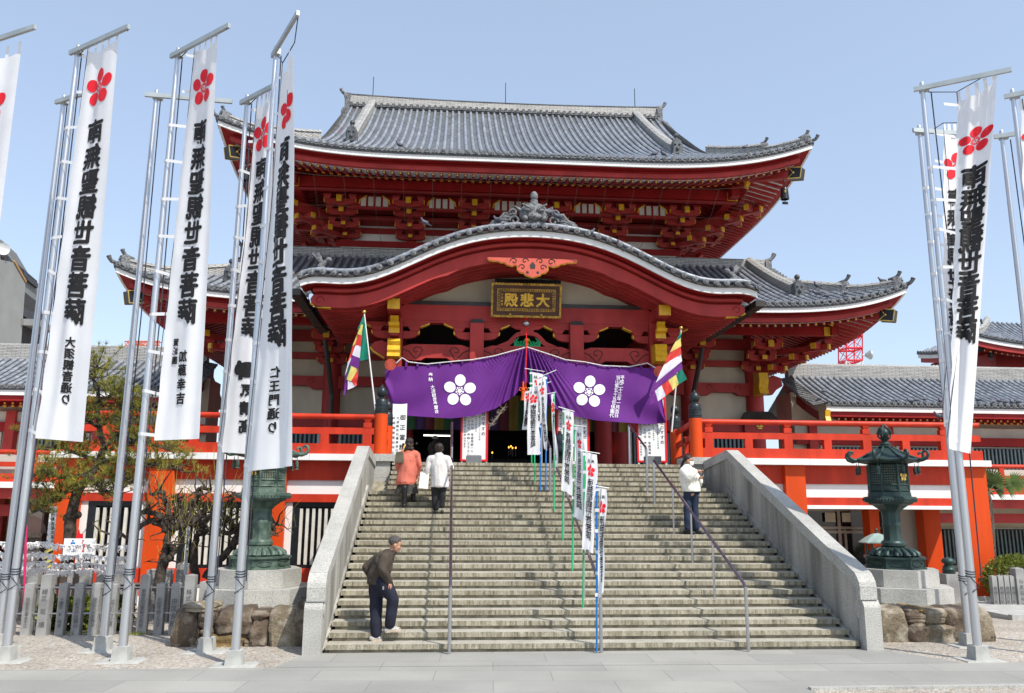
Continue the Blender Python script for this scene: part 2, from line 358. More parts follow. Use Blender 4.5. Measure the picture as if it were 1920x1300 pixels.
# ------------------------------------------------------------------ lettering: glyph outlines as flat meshes
GL = {}
def load_glyphs(chars, bold=0.0, tagk=""):
    obs = []
    for ch in sorted(set(chars)):
        c = bpy.data.curves.new("g", 'FONT'); c.body = ch; c.align_x = 'CENTER'; c.resolution_u = 2; c.offset = bold
        o = bpy.data.objects.new("g", c); COL.objects.link(o); obs.append((ch, o, c))
    dg = bpy.context.evaluated_depsgraph_get()
    for ch, o, c in obs:
        me = bpy.data.meshes.new_from_object(o.evaluated_get(dg))
        GL[(ch, tagk)] = ([(v.co.x, v.co.y - 0.38) for v in me.vertices], [tuple(p.vertices) for p in me.polygons])
        bpy.data.meshes.remove(me)
    for ch, o, c in obs:
        bpy.data.objects.remove(o); bpy.data.curves.remove(c)
def put(mb, ch, fn, u, v, size, mirror=False, k="", sx=1.0, sub=0):
    """one glyph centred at cloth position (u right, v down); fn maps (u, v) to a point"""
    vs, fs = GL[(ch, "")]; q = -1 if mirror else 1
    if k == "b":            # brush weight: the outline laid down five times, a hair apart
        for i, (dx, dy) in enumerate(((0, 0), (BW, 0), (-BW, 0), (0, BW), (0, -BW))):
            o = -0.0007 * i; put(mb, ch, (lambda a, c, o=o: (lambda p: (p[0], p[1] + o, p[2]))(fn(a, c))), u + dx * size * sx, v + dy * size, size, mirror, "", sx, sub)
        return
    V = [(u + q * x * size * sx, v - y * size) for x, y in vs]
    if sub:
        fine(mb, fn, V, fs, sub)
    else: mb.add([fn(*p) for p in V], fs)
def fine(mb, fn, V, fs, sub):
    """lay flat polygons on a curved sheet: split long edges until every piece follows it"""
    V = list(V); cache = {}; st = [f for f in fs]; out = []
    tri = []
    for f in st: tri += [(f[0], f[i], f[i + 1]) for i in range(1, len(f) - 1)]
    while tri:
        a, b, c = tri.pop(); L = [((V[p][0] - V[q][0]) ** 2 + (V[p][1] - V[q][1]) ** 2, p, q, r) for p, q, r in ((a, b, c), (b, c, a), (c, a, b))]; l, p, q, r = max(L)
        if l <= sub * sub: out.append((a, b, c)); continue
        k = (min(p, q), max(p, q))
        if k not in cache: V.append(((V[p][0] + V[q][0]) / 2, (V[p][1] + V[q][1]) / 2)); cache[k] = len(V) - 1
        m = cache[k]; tri += [(p, m, r), (m, q, r)]
    mb.add([fn(*p) for p in V], out)
BIG = "南無聖観世音菩薩"
BW = 0.030
load_glyphs("いおくさしじすてにのはびまみめりをスミ一三下世中也二五人仁付代会修円写出加区十千南原参受口合吉和園圓坂城塚大夫奉妹子専山工市師平年幸式当御心快悲成戸所拝摩敏料方日昭晴月本株業正武殿気江無王生用田申町當石社祈祷秀第納紙経結緑縁者聖般若菩薩藤行観護賀賛車込通部野金門音順須願髙", 0.008, "")
def plum(mb, fn, u, v, r, petal=0.43, tilt=0.0, inner=True, ph=0.0, sub=0):
    """five-petal plum crest"""
    def disc(cu, cv, rr, n=20, sx=1.0, a=0.0):
        pts = []
        for i in range(n):
            g = 2 * math.pi * i / n; x = rr * math.cos(g) * sx; y = rr * math.sin(g)
            pts.append((cu + x * math.cos(a) - y * math.sin(a), cv + x * math.sin(a) + y * math.cos(a)))
        if sub: fine(mb, fn, pts, [tuple(range(n))], sub)
        else: mb.add([fn(*p) for p in pts], [tuple(range(n))])
    for k in range(5):
        g = -math.pi / 2 + ph + 2 * math.pi * k / 5
        disc(u + r * (1 - petal) * math.cos(g), v + r * (1 - petal) * math.sin(g), r * petal, 20, 0.92, g + math.pi / 2)
    if inner == 'rays':
        for k in range(10):
            g = -math.pi / 2 + 2 * math.pi * (k + 0.5) / 10; a, b = r * 0.13, r * 0.27; w = 0.24
            mb.add([fn(u + a * math.cos(g - w), v + a * math.sin(g - w)), fn(u + b * math.cos(g - w), v + b * math.sin(g - w)), fn(u + b * math.cos(g + w), v + b * math.sin(g + w)), fn(u + a * math.cos(g + w), v + a * math.sin(g + w))], [(0, 1, 2, 3)])
        disc(u, v, r * 0.06, 10)
    elif inner:
        disc(u, v, r * 0.13, 14)
        for k in range(10):
            g = -math.pi / 2 + 2 * math.pi * k / 10; disc(u + r * 0.21 * math.cos(g), v + r * 0.21 * math.sin(g), r * 0.045 * (1.3 if k % 2 else 0.8), 8)
    else:
        disc(u, v, r * 0.22, 14)
# ------------------------------------------------------------------ ground
def gz(y):
    t = min(1, max(0, (y - 14.2) / 5.0)); return -0.22 * t
g = MB()
ys = [-60, -10, 0, 8, 12, 14.2, 15.4, 16.6, 17.8, 19.2, 24, 40, 90, 400, 1500]
xs = [-900, -120, -40, -20, -10, 0, 10, 20, 40, 120, 900]
g.rows([[(x, y, gz(y) - 0.004) for x in xs] for y in ys])
struct("ground", g, GRAVEL)
p = MB()
p.add([(-30, -8, 0.002), (2.05, -8, 0.002), (2.05, 10.02, 0.002), (30, 10.02, 0.002), (30, 11.58, 0.002), (4.96, 11.50, 0.002), (-4.55, 11.62, 0.002), (-30, 11.62, 0.002)], [tuple(range(8))])
p.add([(-4.55, 11.622, 0.004), (4.96, 11.502, 0.004), (4.34, 12.66, 0.004), (-4.31, 12.66, 0.004)], [(0, 1, 2, 3)])
struct("plaza_paving", p, PAVING)
k = MB(); k.bx(2.05, 30, 9.93, 10.02, -0.06, 0.03); struct("paving_kerb", k, GRANITE)
k = MB(); k.bx(9.2, 40, 16.55, 19.0, -0.35, -0.02); k.bx(9.2, 40, 16.42, 16.545, -0.4, 0.0); struct("side_path", k, CONC)

# ------------------------------------------------------------------ stone staircase
RISE, TRD, Y0 = 0.1216, 0.3009, 12.636
def stepz(i): return RISE * i
def stepy(i): return Y0 + TRD * (i - 1)
st = thing("stone_staircase", "broad weathered stone staircase rising to the red temple hall between low stone walls", "staircase", (0, 12.5, 0))
rr = random.Random(3)
for i in range(1, 27):
    y, z, hw = stepy(i), stepz(i), (4.04 if i <= 20 else 3.66)
    b = MB(0); x = -hw; cuts = [x]
    x += rr.uniform(0.15, 0.5) if i <= 20 else 0.4
    while x < hw - 0.3: cuts.append(x); x += rr.uniform(0.85, 1.45)
    cuts.append(hw)
    for a, c in zip(cuts[:-1], cuts[1:]):
        dz = rr.uniform(-0.002, 0.002)
        b.bx(a + 0.002, c - 0.002, y + rr.uniform(-0.003, 0.003), y + TRD + 0.10 if i < 26 else 21.6, z - 0.072, z + dz)
    b.m = 1; b.bx(-hw + (0.05 if i <= 20 else 0.03), hw - (0.05 if i <= 20 else 0.03), y + 0.035, y + TRD + 0.12, z - RISE - 0.06, z - 0.074)
    b.build("step", [TREAD, RISER], st)
b = MB(); b.bx(-4.06, 4.06, 12.75, 13.2, 0, 0.05)
b.prism([(13.0, -0.1), (18.9, 2.3), (20.8, 2.9), (20.8, -0.1)], -4.2, 4.2, 'x'); b.build("stair_core", RISER, st)
b = MB(); b.bx(-4.07, -3.67, 18.5, 20.1, 1.5, 2.43); b.bx(3.67, 4.07, 18.5, 20.1, 1.5, 2.43); b.build("landing_block", GRANITE2, st)
for sgn in (-1, 1):
    X = lambda a, c: (sgn * a, sgn * c) if sgn > 0 else (sgn * c, sgn * a)
    bal = MB(0); a, c = X(4.095, 4.285)
    SL = lambda y: 1.12 + 0.4035 * (y - 12.65)
    bal.prism([(12.73, 0), (12.73, 0.95), (12.75, SL(12.75) - 0.16), (18.33, SL(18.33) - 0.18), (20.1, 3.05), (20.1, 0)], a, c, 'x')
    a, c = X(4.055, 4.30)
    bal.prism([(12.74, 0.03), (18.36, 2.56), (18.9, 2.52), (18.9, 0.0)], a, c, 'x')
    bo = bal.build("balustrade", GRANITE2, st)
    cp_ = MB(0); a, c = X(4.06, 4.33)
    out = [(12.535, 0.74), (12.535, 0.93), (12.55, 1.0), (12.60, 1.07), (12.68, SL(12.68) + 0.01)]
    inn = [(12.66, 0.74), (12.66, 0.86), (12.68, 0.90), (12.72, 0.94), (12.80, SL(12.80) - 0.19)]
    nseg = 6
    for q in range(1, nseg + 1):
        y = 12.70 + (18.33 - 12.70) * q / nseg; out.append((y, SL(y))); inn.append((y, SL(y) - 0.20))
    out.append((20.1, 3.235)); inn.append((20.1, 3.03))
    seams = [0, 1] + list(range(4, len(out)))
    for s0, s1 in zip(seams[:-1], seams[1:]):
        e = 0.004
        o_ = [Vector(v) for v in out[s0:s1 + 1]]; i_ = [Vector(v) for v in inn[s0:s1 + 1]]
        d = (o_[-1] - o_[-2]).normalized() * e; o_[-1] = o_[-1] - d; i_[-1] = i_[-1] - d
        cp_.prism([tuple(v) for v in o_] + [tuple(v) for v in reversed(i_)], a, c, 'x')
    cp_.build("coping", GRANITE, bo)
    nw = MB(0); a, c = X(4.095, 4.345)
    a, c = X(4.088, 4.35); nw.prism([(12.5, 0.0), (12.5, 0.63), (12.515, 0.67), (12.54, 0.70), (12.56, 0.735), (12.68, 0.745), (12.76, 0.70), (12.80, 0.60), (12.77, 0.5), (12.70, 0.44), (12.70, 0)], a, c, 'x')
    no = nw.build("newel_stone", GRANITE, bo)
    dsc = MB()
    for xx in (X(4.075, 4.36)):
        pts = [(xx, 12.665 + 0.075 * math.cos(t), 0.60 + 0.095 * math.sin(t)) for t in [2 * math.pi * k / 20 for k in range(20)]]
        ctr = 4.22 * sgn; pts2 = [(ctr, q[1], q[2]) for q in pts]
        dsc.rows([pts2, pts], True); dsc.add(pts, [tuple(range(20))])
    dsc.build("scroll", GRANITE, bo, 40)
    pd = MB(0); a, c = X(3.70, 4.42)
    pd.bx(a, c, 20.1, 20.9, 2.2, 2.78); a2, c2 = X(3.72, 4.40); pd.bx(a2, c2, 20.12, 20.88, 2.785, 3.17)
    a, c = X(3.63, 4.46); pd.bx(a, c, 20.04, 20.95, 3.172, 3.345)
    pd.build("pedestal", GRANITE, st)

# handrails
def handrail(x, label, pts, posts, low=True):
    t = thing("handrail", label, "handrail", (x, posts[0][0], posts[0][1]), "steel handrails on the stone stairs")
    b = MB(0)
    for j, (y, z, zt) in enumerate(posts):
        b2 = MB(0); b2.tube([(x, y, z), (x, y, zt)], 0.027 if j in (0, len(posts) - 1) else 0.019, 8)
        b2.build("post", STEEL, t, 40)
    b = MB(0); b.tube(pts, 0.025, 8); b.build("rail_grip", SKYRAIL if low else STEEL, t, 40)
def rail_set(x, label, i0, i1, top_i, h=0.90):
    y0, y1 = stepy(i0) - 0.15, stepy(i1)
    f = lambda y: max(0, stepz(1) + 0.404 * (y - Y0)) + h
    posts = [(y0, max(0, stepz(i0 - 1)), f(y0) - 0.02)]
    y = y0 + 1.2
    ii = i0 + 4
    while ii < i1 - 1:
        yy = stepy(ii) + 0.14; posts.append((yy, stepz(ii), f(yy) - 0.02)); ii += 4
    posts.append((y1 + 0.12, stepz(min(26, i1)), f(y1 + 0.12) - 0.02))
    pts = [(x, y0, f(y0) - 0.05), (x, y0 + 0.02, f(y0) - 0.012), (x, y0 + 0.06, f(y0 + 0.06))] + [(x, y, f(y)) for y in np.linspace(y0 + 0.3, y1, 6)] + [(x, y1 + 0.10, f(y1 + 0.1)), (x, y1 + 0.12, f(y1 + 0.1) - 0.05)]
    handrail(x, label, pts, posts)
rail_set(-2.235, "steel handrail with sky-tinted grip on the left flight, seen edge-on beside the woman in white", 1, 18, 18)
rail_set(-2.235, "short upper handrail at the top of the left flight, above the woman in white", 21, 26, 26, 0.95)
rail_set(0.005, "middle steel handrail that carries the row of small white nobori banners", 1, 18, 18)
rail_set(0.005, "short upper handrail in the middle of the stairs, behind the topmost nobori banners", 21, 26, 26, 0.95)
rail_set(2.235, "long sloping handrail on the right flight, passing in front of the masked woman", 1, 18, 18)
rail_set(2.235, "short upper handrail on the right flight, below the right-hand white notice board", 21, 26, 26, 0.95)
# ------------------------------------------------------------------ temple hall: the podium storey
TH = thing("temple_hall", "great two-tiered red temple hall with grey tiled roofs, curved porch gable and white-and-red podium", "temple", (0, 20.4, 0))
YF = 20.42
def part(name, mb, m, parent=None, smooth=None): return mb.build(name, m, parent or TH, smooth)
XL, XR = -11.75, 11.75
for a, c in ((XL, -4.47), (4.47, XR)):
    # white slab edge in pieces
    b = MB(); n = 6
    for k in range(n):
        x0, x1 = a + (c - a) * k / n, a + (c - a) * (k + 1) / n; b.bx(x0 + 0.003, x1 - 0.003, 20.22, 21.2, 3.19, 3.345)
    part("slab_edge", b, WHITE)
    b = MB(); b.bx(a + 0.1, c + 0.3 if c < 0 else c - 0.1, 20.55, 20.85, 2.72, 3.187); part("beam", b, VERM)
    b = MB(); b.bx(a + 0.1, c + 0.3 if c < 0 else c - 0.1, 20.60, 20.85, 2.38, 2.718); part("wall_band", b, WHITE)
    b = MB(); b.bx(a + 0.1, c + 0.3 if c < 0 else c - 0.1, 20.50, 20.85, 2.185, 2.378); part("lower_beam", b, VERM)
b = MB(); b.bx(6.85, 11.1, 20.46, 20.85, 2.09, 2.182); part("lintel", b, WHITE)
b = MB(); b.bx(6.85, 11.6, 20.86, 24.0, 2.10, 2.18); part("soffit", b, OFFW)
b = MB(); b.bx(XL, XR, 21.2, 30.8, 2.9, 3.15); part("floor", b, DKBROWN)
b = MB(); b.bx(-13, 12, 24.0, 24.4, -0.4, 3.1); part("podium_core", b, OFFW)
for x, w in ((-11.36, 0.30), (-9.2, 0.29), (-6.52, 0.28), (6.56, 0.26), (11.40, 0.29)):
    b = MB(0); b.bx(x - w, x + w, YF - 0.02, YF + 0.5, 0.0 if x < 11 else -0.06, 3.185); b.m = 1; b.bx(x - w - 0.01, x + w + 0.01, YF - 0.03, YF + 0.5, -0.5, -0.002 if x < 11 else -0.062)
    part("pillar", b, [ORANGE, WHITE])
# left bays: lattice windows with white jambs
for x0, x1 in ((-6.24, -4.3), (-8.91, -6.80), (-11.06, -9.49)):
    b = MB(); b.bx(x0, x0 + 0.16, 20.56, 20.8, 0.62, 2.184); b.bx(x1 - 0.16, x1, 20.56, 20.8, 0.62, 2.184); part("window_jamb", b, WHITE)
    w = MB(); w.bx(x0 + 0.16, x1 - 0.16, 20.72, 20.78, 0.62, 2.184); wo = part("lattice_window", w, WINDOWD)
    w = MB(); a, c = x0 + 0.162, x1 - 0.162
    w.bx(a, c, 20.58, 20.71, 2.07, 2.182); w.bx(a, c, 20.58, 20.71, 0.622, 0.69); w.bx(a, a + 0.17, 20.585, 20.71, 0.69, 2.07); w.bx(c - 0.17, c, 20.585, 20.71, 0.69, 2.07)
    part("window_frame", w, BLACK, wo)
    w = MB(); n = int(round((c - a - 0.4) / 0.155))
    for k in range(n + 1):
        x = a + 0.21 + (c - a - 0.42) * k / n; w.bx(x - 0.035, x + 0.035, 20.60, 20.66, 0.70, 2.03)
    part("lattice_bars", w, WBAR, wo)
    b = MB(); b.bx(x0, x1, 20.50, 20.85, 0.30, 0.618); part("sill_beam", b, VERM)
    b = MB(); b.bx(x0, x1, 20.58, 20.85, -0.5, 0.298); part("base_wall", b, WHITE)
b = MB(); b.bx(4.35, 6.3, 20.6, 20.8, -0.4, 2.18); part("base_wall", b, WHITE)
# right bay: recessed glazed entrance
b = MB(); b.bx(10.3, 11.25, 22.75, 23.0, -0.4, 2.098); b.bx(6.6, 6.85, 20.9, 23.0, -0.4, 2.098); part("recess_wall", b, OFFW)
FR = mat("beige_door_frame", (0.33, 0.27, 0.22), 0.4, 0.08, 3, metal=0.3)
d = MB(); d.bx(6.85, 10.1, 23.0, 23.04, 0.0, 2.098); do = part("glass_door", d, GLASS)
d = MB()
for x in (6.86, 7.85, 8.82, 9.75): d.bx(x, x + 0.09, 22.93, 22.99, -0.2, 2.09)
for x in (8.3, 9.0): d.bx(x, x + 0.07, 22.94, 22.99, -0.2, 1.50)
for z in (1.52, 2.02): d.bx(6.86, 10.1, 22.935, 22.985, z, z + 0.07)
for z in (1.40, 0.0): d.bx(7.95, 9.75, 22.945, 22.985, z, z + 0.08)
part("door_frame", d, FR, do)
d = MB(); d.bx(8.95, 9.2, 22.9, 22.925, 1.72, 1.98); d.bx(8.45, 8.75, 22.9, 22.925, 1.72, 1.98); part("paper_notice", d, BEIGE, do)
for x, w in ((9.42, 0.14), (11.08, 0.24)):
    b = MB(); b.bx(x - w, x + w, 22.0, 22.4, -0.5, 2.097); part("recess_pillar", b, ORANGE)
b = MB(); b.bx(11.26, 11.36, 22.42, 24.0, -0.4, 2.097); part("recess_wall", b, REDD)

# veranda railing
def railing(x0, x1, y, posts, struts, parent_label=None):
    r = MB(); r.tube([(x0, y, 4.275), (x1, y, 4.275)], 0.068, 12); ro = part("veranda_railing", r, VERM, None, 40)
    r = MB(); r.bx(x0, x1, y - 0.06, y + 0.06, 3.84, 4.0); part("middle_rail", r, VERM, ro)
    r = MB(); r.bx(x0, x1, y - 0.09, y + 0.09, 3.348, 3.60); part("bottom_rail", r, VERM, ro)
    for x in posts:
        r = MB(); r.bx(x - 0.11, x + 0.11, y - 0.075, y + 0.075, 3.602, 3.838); r.bx(x - 0.10, x + 0.10, y - 0.07, y + 0.07, 4.002, 4.13)
        r.frus((x, y), (0.05, 0.05), (0.10, 0.08), 4.13, 4.22)
        part("rail_post", r, VERM, ro)
    for x in struts:
        r = MB(); r.bx(x - 0.10, x + 0.10, y - 0.07, y + 0.07, 3.602, 3.838); part("rail_strut", r, VERM, ro)
railing(4.0, 11.6, 20.40, (4.32, 6.40, 8.50, 10.6), (5.36, 7.45, 9.55))
railing(-11.6, -4.0, 20.40, (-4.32, -6.40, -8.50, -10.6), (-5.36, -7.45, -9.55))
def cap_prof(r):
    return [(r * 0.98, 0), (r * 0.98, 0.05), (r * 1.04, 0.06), (r * 1.04, 0.09), (r * 0.97, 0.10), (r * 0.97, 0.20), (r * 1.03, 0.21), (r * 1.03, 0.24), (r * 0.96, 0.25), (r * 0.94, 0.33), (r * 0.75, 0.38), (r * 0.42, 0.40), (r * 0.40, 0.43), (r * 0.70, 0.47), (r * 0.80, 0.53), (r * 0.76, 0.60), (r * 0.5, 0.66), (r * 0.16, 0.71), (0.01, 0.74)]
def newel(x, y, z0, z1, r):
    b = MB(); b.lathe([(r, z0), (r, z1)], (x, y, 0), 20); o = part("newel_post", b, ORANGE, None, 40)
    b = MB(); b.lathe(cap_prof(r), (x, y, z1 + 0.002), 20); part("newel_cap", b, DARKCAP, o, 40)
for s in (-1, 1):
    newel(s * 4.0, 20.4, 3.35, 4.35, 0.165); newel(s * 3.98, 22.2, 3.17, 4.22, 0.15)
    b = MB(); x = s * 3.99
    b.beam((x, 20.55, 4.27), (x, 22.1, 4.13), 0.10, 0.11); b.beam((x, 20.55, 3.90), (x, 22.1, 3.78), 0.10, 0.13); b.beam((x, 20.55, 3.42), (x, 22.1, 3.33), 0.14, 0.2); b.bx(x - 0.05, x + 0.05, 21.2, 21.35, 3.35, 3.95)
    part("return_rail", b, VERM)
# ------------------------------------------------------------------ tiled hip roofs
class Roof:
    def __init__(s, cx, Ye, Xc, B, z0, a, b, Lc, p, Dr, xg, back=True):
        s.cx, s.Ye, s.Xc, s.B, s.z0, s.a, s.b, s.Lc, s.p, s.Dr, s.xg = cx, Ye, Xc, B, z0, a, b, Lc, p, Dr, xg
        s.Ym = Ye + B
    def lift(s, e): return s.Lc * max(0.0, 1 - e / 7.1) ** s.p
    def z(s, e, d): return s.z0 + s.a * d + s.b * d * d + s.lift(e) * max(0.0, 1 - d / 6.0) ** 1.4
    def zx(s, x, d): return s.z(s.Xc - abs(x - s.cx), d)
    def F(s, side, t, d, dz=0.0):
        """side 0 front, 1 right, 2 back, 3 left; t along the eave, d inward"""
        A = s.Xc if side in (0, 2) else s.B
        z = s.z(A - abs(t), d) + dz
        if side == 0: return (s.cx + t, s.Ye + d, z)
        if side == 2: return (s.cx - t, 2 * s.Ym - s.Ye - d, z)
        if side == 1: return (s.cx + s.Xc - d, s.Ym + t, z)
        return (s.cx - s.Xc + d, s.Ym - t, z)
    def half(s, side): return s.Xc if side in (0, 2) else s.B
    def dmax(s, side, t):
        if side in (0, 2): return s.Dr if abs(t) <= s.xg else max(0.02, s.Xc - abs(t))
        return max(0.02, min(s.Xc - s.xg, s.B - abs(t)))
    def ts(s, side, n=46):
        A = s.half(side); q = [A * math.sin(math.pi / 2 * k / n) if False else A * k / n for k in range(-n, n + 1)]
        if side in (0, 2): q += [s.xg, s.xg + 0.001, -s.xg, -s.xg - 0.001]
        return sorted(q)
    def sheet(s, side, nv=9, dz=0.05, d0=0.0):
        mb = MB(); T = s.ts(side)
        mb.rows([[s.F(side, t, d0 + (s.dmax(side, t) - d0) * v / nv if s.dmax(side, t) > d0 else s.dmax(side, t), dz) for t in T] for v in range(nv + 1)])
        return mb
    def eavebox(s, mb, side, d0, d1, za, zb, n=40, t0=None, t1=None, slope=0.0):
        A = s.half(side); t0 = -A if t0 is None else t0; t1 = A if t1 is None else t1
        P = lambda t, d, dz: tuple(np.array(s.F(side, max(-A + d * 1.0, min(A - d * 1.0, t)), 0, dz + slope * (d - d0))) + s.inw(side) * d)
        ring = [[P(t0 + (t1 - t0) * k / n, d, z) for d, z in ((d0, za), (d0, zb), (d1, zb), (d1, za))] for k in range(n + 1)]
        mb.rows(ring, True); mb.add(ring[0], [(0, 1, 2, 3)]); mb.add(ring[-1], [(0, 1, 2, 3)])
        return mb
    def inw(s, side): return np.array({0: (0, 1, 0), 1: (-1, 0, 0), 2: (0, -1, 0), 3: (1, 0, 0)}[side], float)
    def rolls(s, side, sp=0.27, r=0.062, nseg=10, tr=None):
        mb = MB(); A = s.half(side); n = int(A / sp)
        for k in range(-n, n + 1):
            t = k * sp; dm = s.dmax(side, t)
            if dm < 0.25 or (tr and not tr(t)): continue
            ns = max(2, int(nseg * dm / s.Dr)); d_ = [-0.03 + (dm + 0.03) * j / ns for j in range(ns + 1)]
            mb.tube([s.F(side, t, d, 0.085) for d in d_], r, 6, False)
        return mb
    def discs(s, side, sp=0.27, r=0.088, tr=None):
        mb = MB(); A = s.half(side); n = int(A / sp); o = Vector(s.inw(side)) * -1
        for k in range(-n, n + 1):
            t = k * sp
            if A - abs(t) < 0.1 or (tr and not tr(t)): continue
            c = Vector(s.F(side, t, 0.0, 0.085))
            mb.tube([c - o * 0.02, c + o * 0.055, c + o * 0.06], [r, r, r * 0.8], 10, True); mb.tube([c + o * 0.055, c + o * 0.075], [r * 0.45, r * 0.3], 6, True)
            if tr and not tr(t + sp): continue
            # drooping pan-tile lip between two rolls
            pts = [Vector(s.F(side, t + sp * (0.18 + 0.64 * j / 4), 0.0, 0.075 - 0.055 * math.sin(math.pi * j / 4))) for j in range(5)]
            mb.rows([[p_ + o * 0.05 for p_ in pts], [p_ + o * 0.05 - Vector((0, 0, 0.035)) for p_ in pts], [p_ - o * 0.05 - Vector((0, 0, 0.035)) for p_ in pts]])
        return mb
    def rafters(s, side, d0, d1, z0_, slope, w, h, sp, tr=None, endm=1, star=False):
        mb = MB(0); A = s.half(side); n = int(A / sp); o = Vector(s.inw(side)) * -1
        ax = Vector((0, 1, 0)) if side in (1, 3) else Vector((1, 0, 0))
        for k in range(-n, n + 1):
            t = k * sp
            if A - abs(t) < d0 + 0.25 or (tr and not tr(t)): continue
            de = min(d1, A - abs(t) + 0.1)
            base = Vector(s.F(side, t, 0, 0)); inn = Vector(s.inw(side))
            p = base + inn * d0 + Vector((0, 0, z0_)); q = base + inn * de + Vector((0, 0, z0_ + slope * (de - d0)))
            mb.m = 0; mb.beam(p, q, w, h)
            c = p + o * 0.004; mb.m = endm
            e = 0.0
            W = w / 2 * (1.12 if star else 1.0); Hh = h / 2 * (1.12 if star else 1.0)
            mb.add([c - ax * W - Vector((0, 0, Hh)), c + ax * W - Vector((0, 0, Hh)), c + ax * W + Vector((0, 0, Hh)), c - ax * W + Vector((0, 0, Hh))], [(0, 1, 2, 3)])
            if star:
                mb.m = 2; c2 = c + o * 0.006; pts = []
                for j in range(10):
                    g = math.pi / 2 + math.pi * j / 5; R_ = w * (0.50 if j % 2 == 0 else 0.30)
                    pts.append(c2 + ax * R_ * math.cos(g) + Vector((0, 0, R_ * math.sin(g))))
                mb.add(pts, [tuple(range(10))])
        return mb
    def along(s, pts2, w, h, z_off=0.0, n_roll=True):
        """ridge of stacked tiles following the roof over plan points [(x, y, zsurf)]"""
        mb = MB()
        P = [Vector(p) for p in pts2]; n = len(P); ra = []
        for i in range(n):
            d = (P[min(i + 1, n - 1)] - P[max(i - 1, 0)]); d.z = 0; d.normalize(); x = Vector((-d.y, d.x, 0)) * w / 2
            u = Vector((0, 0, 1))
            lo = P[i] + u * (z_off - 0.15); hi = P[i] + u * (z_off + h)
            m1 = P[i] + u * (z_off + h * 0.86)
            ra.append([lo - x * 1.15, m1 - x * 0.92, m1 - x * 1.25, hi - x * 1.2, hi + u * 0.06 - x * 0.6, hi + u * 0.085, hi + u * 0.06 + x * 0.6, hi + x * 1.2, m1 + x * 1.25, m1 + x * 0.92, lo + x * 1.15])
        mb.rows(ra, True); mb.add(ra[0], [tuple(range(11))]); mb.add(ra[-1], [tuple(range(11))])
        return mb
    def hip(s, sx, front=True):
        def f(d, dz=0.0):
            z = s.z(d, d) + dz
            return (s.cx + sx * (s.Xc - d), s.Ye + d if front else 2 * s.Ym - s.Ye - d, z)
        return f
def oni(c, d, w, h, ball=True):
    """ridge-end tile: shield-shaped block facing direction d, with a knob on a neck"""
    mb = MB(); c = Vector(c); d = Vector(d).normalized(); x = Vector((-d.y, d.x, 0)); u = Vector((0, 0, 1))
    out = [(-0.62, -0.1), (-0.5, 0.25), (-0.52, 0.62), (-0.36, 0.9), (-0.14, 1.0), (0.14, 1.0), (0.36, 0.9), (0.52, 0.62), (0.5, 0.25), (0.62, -0.1)]
    A = [c + x * a * w + u * b * h - d * 0.09 for a, b in out]; B_ = [c + x * a * w + u * b * h + d * 0.09 for a, b in out]
    C_ = [c + x * a * w * 0.72 + u * (0.08 + b * 0.82) * h + d * 0.16 for a, b in out]
    n = len(out); mb.rows([A, B_, C_], True); mb.add(A, [tuple(range(n))]); mb.add(C_, [tuple(range(n))])
    for a in (-0.2, 0.2): mb.ball(c + x * a * w + u * 0.6 * h + d * 0.17, w * 0.10, 8, 5)
    mb.ball(c + u * 0.3 * h + d * 0.17, (w * 0.16, w * 0.16, w * 0.2), 8, 5)
    if ball:
        mb.tube([c + u * h * 0.9, c + u * h * 1.12], [w * 0.17, w * 0.13], 10); mb.ball(c + u * (h * 1.12 + w * 0.2), w * 0.24, 12, 8)
    return mb
def horn(c, d, L, r):
    c = Vector(c); d = Vector(d).normalized(); u = Vector((0, 0, 1)); mb = MB()
    mb.tube([c - d * 0.15, c + d * L * 0.45 + u * L * 0.2, c + d * L * 0.8 + u * L * 0.55, c + d * L + u * L * 0.95, c + d * L * 1.02 + u * L * 1.0], [r * 0.8, r, r * 0.95, r * 1.15, r * 0.5], 10)
    return mb

def dress(r, ro, raf_d=1.6, wall_d=5.7, sides=(0, 1, 3), gap=0.0):
    """eave boards, rafters, tile rolls for a roof; ro is the roof part, everything becomes its sub-parts"""
    for sd_ in sides:
        A = r.half(sd_); spans = [(-A, A)]; tr = None
        if sd_ == 0 and gap: spans = [(-A, -gap), (gap, A)]; tr = lambda t: abs(t) > gap
        def eb(name, m, *q, **k):
            for (a, c) in spans: part(name, r.eavebox(MB(), sd_, *q, t0=a, t1=c, **k), m, ro)
        part("tile_rolls", r.rolls(sd_), ROLL, ro, 60)
        part("eave_tile_ends", r.discs(sd_, tr=tr), TILEEND, ro, 40)
        eb("tile_underside", TILED, -0.02, 0.16, -0.045, 0.045)
        eb("white_eave_board", WHITE, 0.03, 0.10, -0.195, -0.05)
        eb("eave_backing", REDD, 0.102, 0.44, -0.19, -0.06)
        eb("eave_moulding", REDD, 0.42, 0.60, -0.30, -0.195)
        eb("eave_board", RED, 0.36, 0.56, -0.45, -0.302)
        part("flying_rafters", r.rafters(sd_, 0.54, raf_d + 0.15, -0.52, 0.27, 0.085, 0.10, 0.275, tr=tr, star=True), [RED, BLACK, GOLD], ro)
        eb("eave_soffit", WHITE, 0.52, raf_d + 0.1, -0.465, -0.455, slope=0.27)
        part("base_rafters", r.rafters(sd_, raf_d, wall_d, -0.26, 0.32, 0.11, 0.12, 0.275, tr=tr), [REDD, GOLD], ro)
        eb("inner_soffit", REDD, raf_d + 0.12, wall_d, -0.19, -0.18, slope=0.32)
